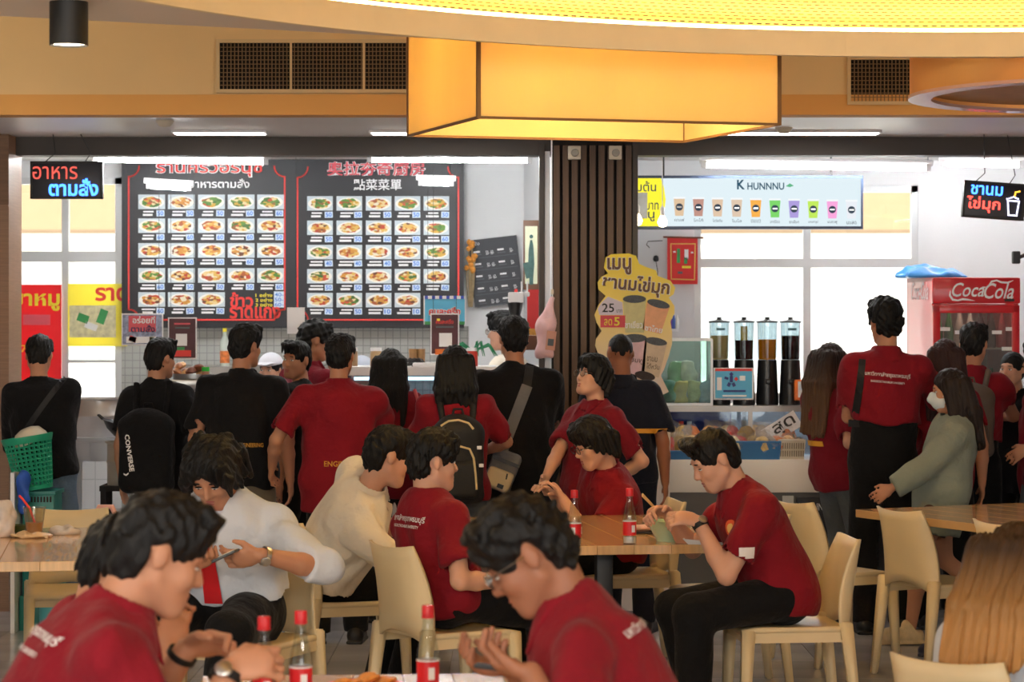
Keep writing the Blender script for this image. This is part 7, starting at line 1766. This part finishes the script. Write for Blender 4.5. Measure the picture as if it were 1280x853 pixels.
glasses(M6)
M5 = seated('person in red polo and black glasses seated at the table end', 742, 520, 12.35, 106, 770, 12.6, k=0.96, top='polo', topm=C_RED, botm=C_TROU, look=(6, 22, 0), hair=('bowl', 0.3, 14), hem=-0.1, skin='light', hs=1.04,
            lh=dict(t=W(704, 624, 12.2), curl=0.6, palm=(0, 0.3, -1), pole=(-0.3, -0.3, -1)), rh=dict(t=W(692, 620, 12.45), curl=0.6, palm=(0, 0.3, -1), pole=(0.3, -0.3, -1)), lf=(-0.1, 0.36, 0.085), rf=(0.1, 0.36, 0.085), sleeve=0.75)
glasses(M5, M_FRAMEB)
M4 = seated('person in red polo eating with chopsticks from the bowl', 893, 533, 10.4, 104, 980, 10.45, k=1.02, top='polo', topm=C_RED, botm=C_TROU, look=(0, 30, 0), hair=('sidepart', 0.3, 15), hem=-0.12, h=0.0075, skin='light', sleeve=0.72,
            lh=dict(t=W(873, 652, 10.3), curl=0.75, dir=(0.1, 1, 0.25), palm=(0.6, 0, -0.8), pole=(-0.5, -0.5, -0.9)), rh=dict(t=W(833, 640, 10.62), curl=0.8, dir=(-0.4, 0.9, 0.1), palm=(-0.6, 0, -0.8), pole=(0.6, -0.4, -0.8)), lf=(-0.12, 0.42, 0.085), rf=(0.10, 0.30, 0.085))
wristband(M4, -1, M_STRAPB, 0.029, 0.02, M_STEEL)
M3 = seated('person in red polo with white lettering on the back', 541, 537, 10.35, -54, 556, 10.3, k=0.99, top='polo', topm=C_RED, botm=C_TROU, look=(-12, 4, 0), hair=('messy', 0.3, 16), hem=-0.13, h=0.0075, skin='light', sleeve=0.75,
            rh=dict(t=W(632, 727, 10.2), curl=0.5, pole=(0.5, -0.5, -0.8)), lh=dict(t=W(628, 715, 10.8), curl=0.5))
print_text('มหาวิทยาลัยกรุงเทพธนบุรี', M_WTXT, M3['root'], M3['bvh'], M3['tp'](0.0, 0, 0.78), (-0.05, -1, 0.2), 0.25, height=0.034); print_text('BANGKOKTHONBURI UNIVERSITY', M_WTXT, M3['root'], M3['bvh'], M3['tp'](0.0, 0, 0.70), (-0.05, -1, 0.2), 0.20, height=0.012)
M2 = seated('person in cream shirt leaning on the table', 484, 532, 11.1, -70, 408, 11.35, k=1.04, top='shirt', topm=C_CRM, botm=C_TROU, look=(4, 14, 0), hair=('short', 0.3, 17), hem=0.04, w=1.1, sleeve=0.8, h=0.008, skin='light', folds=1.3,
            rh=dict(t=W(535, 655, 11.0), curl=0.4, pole=(0.4, -0.4, -0.9)), lh=dict(t=W(535, 645, 11.4), curl=0.4), rf=(0.08, 0.30, 0.085), lf=(-0.12, 0.26, 0.085))
M1 = seated('person in white shirt and red tie looking down at a phone', 266, 543, 9.72, 162, 292, 9.95, k=1.08, top='shirt', topm=C_WHT, botm=C_TROU, look=(4, 42, 0), hair=('wavy', 0.3, 18), hem=0.07, w=1.14, sleeve=1.25, h=0.0075, skin='tan', folds=1.3,
            rh=dict(t=W(240, 706, 9.45), curl=0.6, dir=(-0.8, 0.5, 0.1), palm=(0, 0.2, 1), pole=(0.9, -0.2, -0.6)), lh=dict(t=W(326, 694, 9.45), curl=0.55, dir=(0.9, 0.35, -0.2), palm=(0.2, -0.6, 0.4), pole=(-1, -0.1, -0.5)), lf=(-0.20, 0.58, 0.085), rf=(0.30, 0.52, 0.085))
wristband(M1, -1, M_STEEL, 0.030, 0.018, M_STEEL)
M_TIE = mat('tie_red', (206, 22, 34), 0.4, 0.08, 20)
t0 = M1['nb'].z
ti = strip(M1, (0.0, t0 - 0.035), (0.004, t0 - 0.43), 0.038, M_TIE, 'tie', (0, 1, 0.15), 18, 0.010, 0.075)
kn = link('tie_knot', MB().lathe([(0, -0.03), (0.014, -0.028), (0.022, 0.012), (0.016, 0.02), (0, 0.022)], 10).mesh('tie_knot', True), M_TIE, M1['root'], M1['nb'] + M1['ya'] * 0.088 - M1['u'] * 0.035)
t = thing('phone', (0, 0, 0), 'pale phone held in both hands by the tie wearer', 'phone'); a, b_ = M1['A'][1][1] + M1['A'][1][2] * 0.09, M1['A'][-1][1] + M1['A'][-1][2] * 0.09
Mw = Matrix.Translation((WX(292, 9.95), 9.95, 0)) @ Matrix.Rotation(R(162), 4, 'Z'); c = Mw @ ((a + b_) / 2); t.location = c; t.rotation_euler = (R(-25), 0, R(80)); MB().box((0, 0, 0.014), (0.07, 0.15, 0.009)).build('body', P_GREYT, t, bevel=0.004); MB().box((0, 0, 0.0195), (0.062, 0.14, 0.002)).build('case_edge', M_CREAMP, t)

# ---------- right queue
R1 = standing('person in red tee and grey jeans holding a phone by the drinks counter', 1040, 427, 14.3, -58, hx=1048, top='tee', topm=C_DRED, botm=C_GJEAN, look=(0, 4, 0), hair=('long', 0.50, 19), hairc='brown', w=1.0, hem=-0.09, flare=0.012, sleeve=0.95, skin='light',
              rh=dict(t=W(1074, 536, 14.25), curl=0.5, dir=(0.1, 1, -0.2), palm=(-0.4, 0.2, 1), pole=(0.5, -0.6, -0.6)), lh=dict(t=W(1072, 534, 14.55), curl=0.5))
strip(R1, (-0.19, 0.99), (0.10, 0.99), 0.028, M_YTXT, 'waist_band', (-0.35, -1, 0))
t = thing('phone', W(1097, 549, 14.28), 'white phone held low by the customer near the drinks counter', 'phone', rot=(R(30), R(20), R(-50))); MB().box((0, 0, 0), (0.07, 0.145, 0.010)).build('body', P_WHITE, t, bevel=0.004); MB().box((0, 0, -0.006), (0.06, 0.13, 0.002)).build('screen', M_SHOEB, t)
R2 = standing('person standing in tucked red polo with white lettering and a belt', 1107, 372, 13.7, -3, hx=1103, top='polo', topm=C_RED, botm=C_TROU, look=(12, 2, 0), hair=('curly', 0.3, 20), w=1.04, hem=0.19, sleeve=0.85, face_on=False, rh=dict(t=W(1136, 505, 14.0), pole=(1.0, -0.6, -0.3)), lh=dict(t=W(1085, 520, 14.0)))
print_text('มหาวิทยาลัยกรุงเทพธนบุรี', M_WTXT, R2['root'], R2['bvh'], R2['tp'](-0.0, 0, 0.80), (0, -1, 0), 0.24, height=0.03, rot=R(-5)); print_text('BANGKOKTHONBURI UNIVERSITY', M_WTXT, R2['root'], R2['bvh'], R2['tp'](0.0, 0, 0.735), (0, -1, 0), 0.18, height=0.011, rot=R(-5))
strip(R2, (-0.115, 1.47), (-0.17, 1.02), 0.035, M_STRAPB)
MB().lathe([(0.172, -0.018), (0.178, -0.018), (0.178, 0.018), (0.172, 0.018), (0.172, -0.018)], 28).build('belt', M_STRAPB, R2['root'], True, loc=(0, 0, R2['P'].z + 0.185)).scale = (1.02, 0.74, 1)
R3 = standing('person in sage hoodie and face mask walking left', 1187, 459, 13.3, 86, hx=1178, top='hoodie', topm=C_SAGE, botm=C_FLORAL, look=(2, 8, 0), hair=('long', 0.36, 21), hairc='brownblack', k=0.855, hs=1.08, w=1.0, hem=-0.26, flare=0.02, sleeve=1.95, bare=True, skin='tan', shoes='clog', shoem=mat('clog_beige', (214, 190, 146), 0.5, 0.15, 30), mouth=False,
              lh=dict(t=W(1115, 610, 13.1), curl=0.5, pole=(-0.4, -0.7, -0.4)), rh=dict(t=W(1150, 600, 13.6)), lf=(-0.08, 0.17, 0.085), rf=(0.08, -0.30, 0.20))
f = Field((-0.10, 0.02, -0.14), (0.10, 0.15, 0.04), 0.005); f.ell((0, 0.045, -0.055), (0.068, 0.076, 0.066), k=0).cone((0, 0.108, -0.012), (0, 0.122, -0.04), 0.016, 0.02, 0.02); f.ell((0, 0.02, -0.05), (0.063, 0.070, 0.085), k=0.0, mode='s'); f.plane((0, 0.03, 0), (0, -1, -0.2)); f.plane((0, 0, -0.008), (0, -0.35, 1))
o = link('face_mask', f.mesh('face_mask', 1), M_MASK, R3['root']); o.matrix_local = R3['HM']
for s in (-1, 1):
    o = MB().tube([(s * 0.066, 0.055, -0.03), (s * 0.082, 0.01, -0.012), (s * 0.088, -0.02, 0.01)], 0.002, 5).build('mask_loop', M_MASK, R3['root']); o.matrix_local = R3['HM']
R4 = standing('person in red tee mostly hidden behind the masked walker', 1181, 422, 13.9, -4, top='tee', topm=C_RED, botm=C_TROU, hair=('long', 0.40, 22), hairc='auburn', face_on=False, w=0.9)
R5 = standing('person in red polo with a grey-brown backpack facing the refrigerator', 1217, 403, 14.3, -14, hx=1214, top='polo', topm=C_RED, botm=C_TROU, look=(-6, 4, 0), hair=('short', 0.3, 23), w=0.92, hem=0.14, face_on=False, rh=dict(t=W(1232, 515, 14.6), pole=(1, -0.5, -0.4)))
R6 = standing('person in black tee facing left beside the refrigerator', 1265, 438, 14.6, 140, hx=1274, top='tee', topm=C_BLK, botm=C_TROU, look=(0, 0, 0), hair=('bun', 0.3, 24), w=0.9, skin='light')
R7 = standing('person in red shirt with white sleeve stripes cut by the right edge', 1300, 425, 14.0, 60, hx=1303, top='polo', topm=C_DRED, botm=C_GJEAN, hair=('short', 0.3, 25), w=1.05, face_on=False, sleeve=0.85, lh=dict(t=W(1285, 560, 13.7)))
for dz in (0.0, 0.03): patch(R7, R7['S'][-1] + (R7['A'][-1][0] - R7['S'][-1]) * (0.62 + dz), (-1, 0.1, 0), 0.11, 0.016, M_WTXT, 'sleeve_stripe')
o = link('shoe', shoe_mesh('shoe').copy(), mat('shoe_navy', (44, 48, 66), 0.3, 0.1), None, (WX(1196, 12.75), 12.75, 0.0), (0, 0, R(78))); tag(o, 'dark navy shoe on the floor below the right table', 'shoe')

# ---------- front
F1 = seated('person nearest at the left in red polo looking down', 197, 613, 5.5, -74, 10, 5.42, k=1.04, hz=0.58, neck=0.075, top='polo', topm=C_RED, botm=C_TROU, look=(4, 22, 0), hair=('short', 0.3, 26), h=0.0062, w=1.2, hem=-0.14, sleeve=0.8, skin='tan',
            rh=dict(t=W(285, 838, 5.45), curl=0.9, dir=(0.1, 1, 0.25), palm=(-0.7, 0.2, -0.6), pole=(0.5, -0.5, -0.9)), lh=dict(t=W(232, 812, 5.75), curl=0.8, dir=(0.4, 0.9, 0.25), palm=(0.7, 0.1, -0.5), pole=(-0.4, -0.5, -0.9)), lf=(-0.12, 0.3, 0.085), rf=(0.12, 0.3, 0.085))
print_text('มหาวิทยาลัยกรุงเทพธนบุรี', M_WTXT, F1['root'], F1['bvh'], F1['tp'](0.0, 0, 0.82), (0.0, -1, 0.45), 0.25, height=0.034); print_text('BANGKOKTHONBURI UNIVERSITY', M_WTXT, F1['root'], F1['bvh'], F1['tp'](0.0, 0, 0.74), (0.0, -1, 0.45), 0.20, height=0.012)
wristband(F1, -1, M_STRAPB, 0.030, 0.014); wristband(F1, 1, M_STRAPB, 0.030, 0.02, M_STEEL)
F2 = seated('person in red almost wholly hidden behind the nearest seated person', 150, 645, 6.35, -80, 92, 6.4, k=0.98, top='polo', topm=C_RED, botm=C_TROU, look=(0, 24, 0), hair=('messy', 0.3, 27), h=0.01, hem=-0.12, face_on=False, rh=dict(t=W(215, 815, 6.2), pole=(0.5, -0.5, -0.9)), lh=dict(t=W(215, 800, 6.5)))
F3 = seated('person nearest the centre in red polo and thin glasses holding a phone', 660, 619, 5.70, 84, 822, 5.72, k=1.02, hz=0.56, neck=0.08, top='polo', topm=C_RED, botm=C_TROU, look=(2, 36, 0), hair=('curly', 0.3, 28), h=0.0062, w=1.18, hem=-0.14, sleeve=0.78, skin='deep',
            lh=dict(t=W(664, 842, 5.42), curl=0.7, dir=(0.5, 0.9, 0.15), palm=(0.3, 0, 1), pole=(-0.5, -0.5, -0.9)), rh=dict(t=W(640, 836, 5.85), curl=0.7, dir=(-0.3, 0.9, 0.1), palm=(-0.3, 0, 1), pole=(0.5, -0.4, -0.9)), lf=(-0.1, 0.32, 0.085), rf=(0.1, 0.32, 0.085))
glasses(F3, M_FRAMES)
print_text('มหาวิทยาลัยกรุงเทพธนบุรี', M_WTXT, F3['root'], F3['bvh'], F3['tp'](0.0, 0, 0.82), (0.0, -1, 0.45), 0.25, height=0.034)
t = thing('phone', W(640, 838, 5.62), 'dark phone held by the nearest seated person in the centre', 'phone', rot=(R(6), R(6), R(80))); MB().box((0, 0, 0.0), (0.075, 0.16, 0.011)).build('body', M_SHOEB, t, bevel=0.004); MB().box((0, 0, 0.006), (0.068, 0.15, 0.002)).build('screen', mat('screen_black', (10, 10, 14), 0.08), t)
F4 = seated('person in white shirt seated nearest at the right edge', 1272, 650, 6.9, -38, 1290, 6.95, k=0.94, top='shirt', topm=C_WHT, botm=C_TROU, look=(0, 18, 0), hair=('long', 0.33, 29), hairc='gold', h=0.009, hem=-0.1, sleeve=0.8, skin='light', hs=1.05)
for I, s in ((M5, -1), (M4, -1), (F3, -1)):
    e = I['S'][s] + (I['A'][s][0] - I['S'][s]) * 0.62
    patch(I, e, (s, -0.1, 0.0), 0.068, 0.045, M_WTXT)
patch(M4, M4['tp'](-0.07, 0, 0.66), (-0.2, 1, 0), 0.075, 0.075, mat('emblem_orange', (226, 96, 50), 0.6), 'chest_emblem', 0.004); patch(M4, M4['tp'](-0.07, 0, 0.66), (-0.2, 1, 0), 0.045, 0.045, mat('emblem_gold', (236, 196, 120), 0.6), 'chest_emblem', 0.007)
patch(M6, M6['tp'](-0.07, 0, 0.66), (-0.2, 1, 0), 0.06, 0.06, mat('emblem_orange', (226, 96, 50), 0.6), 'chest_emblem', 0.004)

# ---------- bags
def backpack(I, w, h_, d, m, label, ct=0.5, trim=None, txt=None, pocket=True):
    rt = I['root']; k = I['k']
    Mw = Matrix.Translation(rt.location) @ Matrix.Rotation(rt.rotation_euler.z, 4, 'Z')
    c = I['tp'](0, 0, ct); hit = I['bvh'].ray_cast(c + Vector((0, -0.7, 0)), Vector((0, 1, 0)))
    y = (hit[0].y if hit[0] else c.y - 0.15) - d / 2 + 0.005
    z0 = c.z - h_ / 2
    r = thing('backpack', Mw @ Vector((c.x, y, z0)), label, 'backpack', rz=rt.rotation_euler.z)
    f = Field((-w * 0.7, -d * 1.1, -0.03), (w * 0.7, d * 0.9, h_ + 0.05), 0.009)
    f.rbox((0, 0, h_ * 0.45), (w, d, h_ * 0.9), rr=min(0.055, d * 0.45), k=0.02); f.ell((0, 0, h_ * 0.8), (w * 0.46, d * 0.5, h_ * 0.2), k=0.04)
    f.noise(0.003, [(30, 20, 25, 1), (-26, 40, 18, 2), (50, -20, 40, 3)])
    bo = link('bag_body', f.mesh('bag_body', 1), m, r)
    if pocket:
        f = Field((-w * 0.6, -d * 1.4, -0.03), (w * 0.6, 0.02, h_), 0.009); f.rbox((0, -d * 0.5, h_ * 0.28), (w * 0.8, d * 0.4, h_ * 0.42), rr=0.03, k=0.01); link('front_pocket', f.mesh('front_pocket', 1), m, r)
    for s in (-1, 1):
        S = I['S'][s] * 0.62 + (I['S'][1] + I['S'][-1]) * 0.19
        base = Vector((c.x, y, z0)); pts = []
        for q in ((s * w * 0.28, d * 0.3, h_ * 0.86),): pts.append(Vector(q))
        top = I['bvh'].ray_cast(Vector((S.x, S.y - 0.03, S.z + 0.4)), Vector((0, 0, -1)))[0] or S + Vector((0, 0, 0.07))
        pts.append(top - base + Vector((0, -0.03, 0.010))); pts.append(top - base + Vector((0, 0.04, 0.0)))
        fr = I['bvh'].ray_cast(Vector((S.x, S.y + 0.6, S.z - 0.14 * k)), Vector((0, -1, 0)))[0]
        if fr: pts.append(fr - base + Vector((0, 0.010, 0)))
        MB().tube(pts, [0.016, 0.018, 0.018, 0.016][:len(pts)], 8).build('shoulder_strap', m, r, True)
    MB().tube([(-0.03, d * 0.2, h_ * 0.96), (-0.02, d * 0.15, h_ * 1.05), (0.02, d * 0.15, h_ * 1.05), (0.03, d * 0.2, h_ * 0.96)], 0.007, 6).build('grab_handle', m, r, True)
    bv = BVHTree.FromPolygons([v.co.copy() for v in bo.data.vertices], [tuple(p.vertices) for p in bo.data.polygons])
    return r, bv
r, bv = backpack(Q2, 0.30, 0.46, 0.15, C_BLK, 'black backpack with white vertical lettering on the person in black', 0.30, pocket=False)
print_text('CONVERSE', M_WTXT, r, bv, (-0.068, 0, 0.22), (0, -1, 0), 0.20, rot=R(-82), bold=0.03, height=0.028); 
print_text('›', M_WTXT, r, bv, (-0.086, 0, 0.105), (0, -1, 0), 0.018, rot=R(-82), bold=0.03)
r, bv = backpack(Q9, 0.26, 0.46, 0.15, mat('pack_black', (26, 25, 26), 0.7, 0.1, 10, 0.2), 'black backpack with cream piping on the person in red', 0.33)
M_TRIM = mat('trim_cream', (222, 200, 150), 0.6)
for pts in ([(-0.09, 0.40), (-0.05, 0.425), (0.0, 0.43), (0.05, 0.415), (0.075, 0.385)], [(0.0, 0.30), (0.055, 0.285), (0.075, 0.24), (0.085, 0.16), (0.09, 0.08)]):
    P2 = []
    for x, z in pts:
        hh_ = bv.ray_cast(Vector((x, -0.6, z)), Vector((0, 1, 0)))[0]; P2.append((hh_ + Vector((0, -0.03 if z < 0.3 else -0.002, 0))) if hh_ else Vector((x, -0.08, z)))
    MB().tube(P2, 0.006, 6).build('piping', M_TRIM, r, True)
for x, z in ((0.105, 0.29), (0.115, 0.20)): MB().box((x, -0.07, z), (0.024, 0.01, 0.018)).build('buckle', P_WHITE, r, bevel=0.003)
backpack(R5, 0.27, 0.42, 0.14, mat('pack_taupe', (98, 84, 74), 0.75, 0.15, 10, 0.2), 'grey-brown backpack worn before the refrigerator', 0.5)
# crossbody bag
strip(Q10, (0.075, 1.44), (0.055, 1.30), 0.045, M_STRAPB, 'strap'); strip(Q10, (0.06, 1.33), (-0.09, 0.94), 0.058, C_GREY, 'strap', off=0.009)
rt = Q10['root']; r = thing('crossbody_bag', rt.location + Vector((-0.115, -0.25, 0.78)), 'grey and cream crossbody bag on the back of the black t-shirt', 'bag', rot=(0, R(22), 0))
f = Field((-0.14, -0.08, -0.03), (0.14, 0.09, 0.26), 0.008); f.rbox((0, 0.0, 0.11), (0.155, 0.08, 0.22), rr=0.03, k=0.01).noise(0.003, [(40, 30, 30, 1), (-30, 50, 40, 2)]); link('bag_body', f.mesh('bag_body', 1), C_GREY, r)
f = Field((-0.12, -0.10, -0.03), (0.12, 0.02, 0.18), 0.008); f.rbox((0.0, -0.045, 0.065), (0.14, 0.04, 0.11), rr=0.018, k=0.01); link('front_pocket', f.mesh('front_pocket', 1), mat('pocket_cream', (206, 186, 150), 0.7, 0.05), r)
MB().box((0.02, -0.067, 0.035), (0.034, 0.006, 0.022)).build('label', M_SHOEB, r); MB().tube([(0.03, -0.068, 0.11), (0.035, -0.07, 0.08)], 0.004, 6).build('zip_pull', M_SHOEB, r); MB().box((0, -0.042, 0.165), (0.15, 0.008, 0.02)).build('zip_band', M_SHOEB, r)
# red shoulder bag on the long-haired woman
rt = Q8['root']; r = thing('shoulder_bag', rt.location + Vector((0.17, -0.06, 0.86)), 'dark red shoulder bag hanging at a customer in dark red', 'bag')
f = Field((-0.1, -0.12, -0.03), (0.1, 0.12, 0.26), 0.009); f.rbox((0, 0, 0.1), (0.08, 0.18, 0.2), rr=0.03, k=0.01); link('bag_body', f.mesh('bag_body', 1), mat('bag_red', (150, 30, 44), 0.4, 0.1), r)
MB().tube([(0, -0.06, 0.19), (-0.02, -0.07, 0.34), (-0.05, -0.02, 0.43), (-0.05, 0.06, 0.42), (-0.01, 0.06, 0.19)], 0.010, 6).build('bag_strap', mat('bag_strap_pink', (206, 90, 96), 0.4, 0.1), r, True)
# dark bag on the floor at the left edge, pink handbag handle by the bench
f = Field((-0.2, -0.2, -0.02), (0.2, 0.2, 0.5), 0.012); f.rbox((0, 0, 0.2), (0.24, 0.18, 0.4), rr=0.06, k=0.01).noise(0.005, [(20, 20, 20, 1), (-26, 30, 28, 2)]); f.plane((0, 0, 0.0), (0, 0, -1))
r = thing('floor_bag', (WX(4, 8.6), 8.75, 0), 'dark grey-brown bag standing at the bottom left edge', 'bag'); link('bag_body', f.mesh('bag_body', 1), mat('bag_taupe', (70, 62, 56), 0.6, 0.15, 10), r); MB().tube([(-0.06, -0.1, 0.3), (-0.05, -0.12, 0.42), (0.05, -0.12, 0.42), (0.06, -0.1, 0.3)], 0.01, 6).build('handle', M_STRAPB, r); MB().tube([(-0.11, -0.095, 0.1), (-0.10, -0.098, 0.33), (0.10, -0.098, 0.33), (0.11, -0.095, 0.1)], 0.005, 6).build('zip_line', M_SHELF, r)
r = thing('pink_handbag', (WX(132, 12.6), 12.6, 0.42), 'pink handled bag on a chair by the tiled bench', 'bag'); f = Field((-0.12, -0.1, -0.03), (0.12, 0.1, 0.2), 0.01); f.rbox((0, 0, 0.08), (0.16, 0.1, 0.16), rr=0.03, k=0.01); link('bag_body', f.mesh('bag_body', 1), M_SHOEB, r)
MB().tube([(-0.06, 0, 0.14), (-0.065, 0, 0.26), (-0.03, 0, 0.34), (0.03, 0, 0.34), (0.075, 0, 0.25), (0.08, 0, 0.14)], 0.014, 8).build('handle', mat('handle_pink', (236, 176, 160), 0.5), r, True); MB().tube([(0.02, -0.02, 0.14), (0.02, -0.02, 0.30)], 0.007, 6).build('ribbon', mat('ribbon_magenta', (206, 60, 170), 0.4), r)
r = thing('pocket_stool', (WX(132, 12.6), 12.6, 0), 'low dark stool carrying the pink handled bag', 'stool'); MB().lathe([(0, 0.395), (0.14, 0.395), (0.15, 0.41), (0.14, 0.42), (0, 0.42)], 20).build('seat', M_SHOEB, r, True)
for i in range(4): a = R(45 + 90 * i); MB().tube([(0.1 * math.cos(a), 0.1 * math.sin(a), 0.4), (0.14 * math.cos(a), 0.14 * math.sin(a), 0)], 0.012, 8).build('leg', M_SHOEB, r, True)
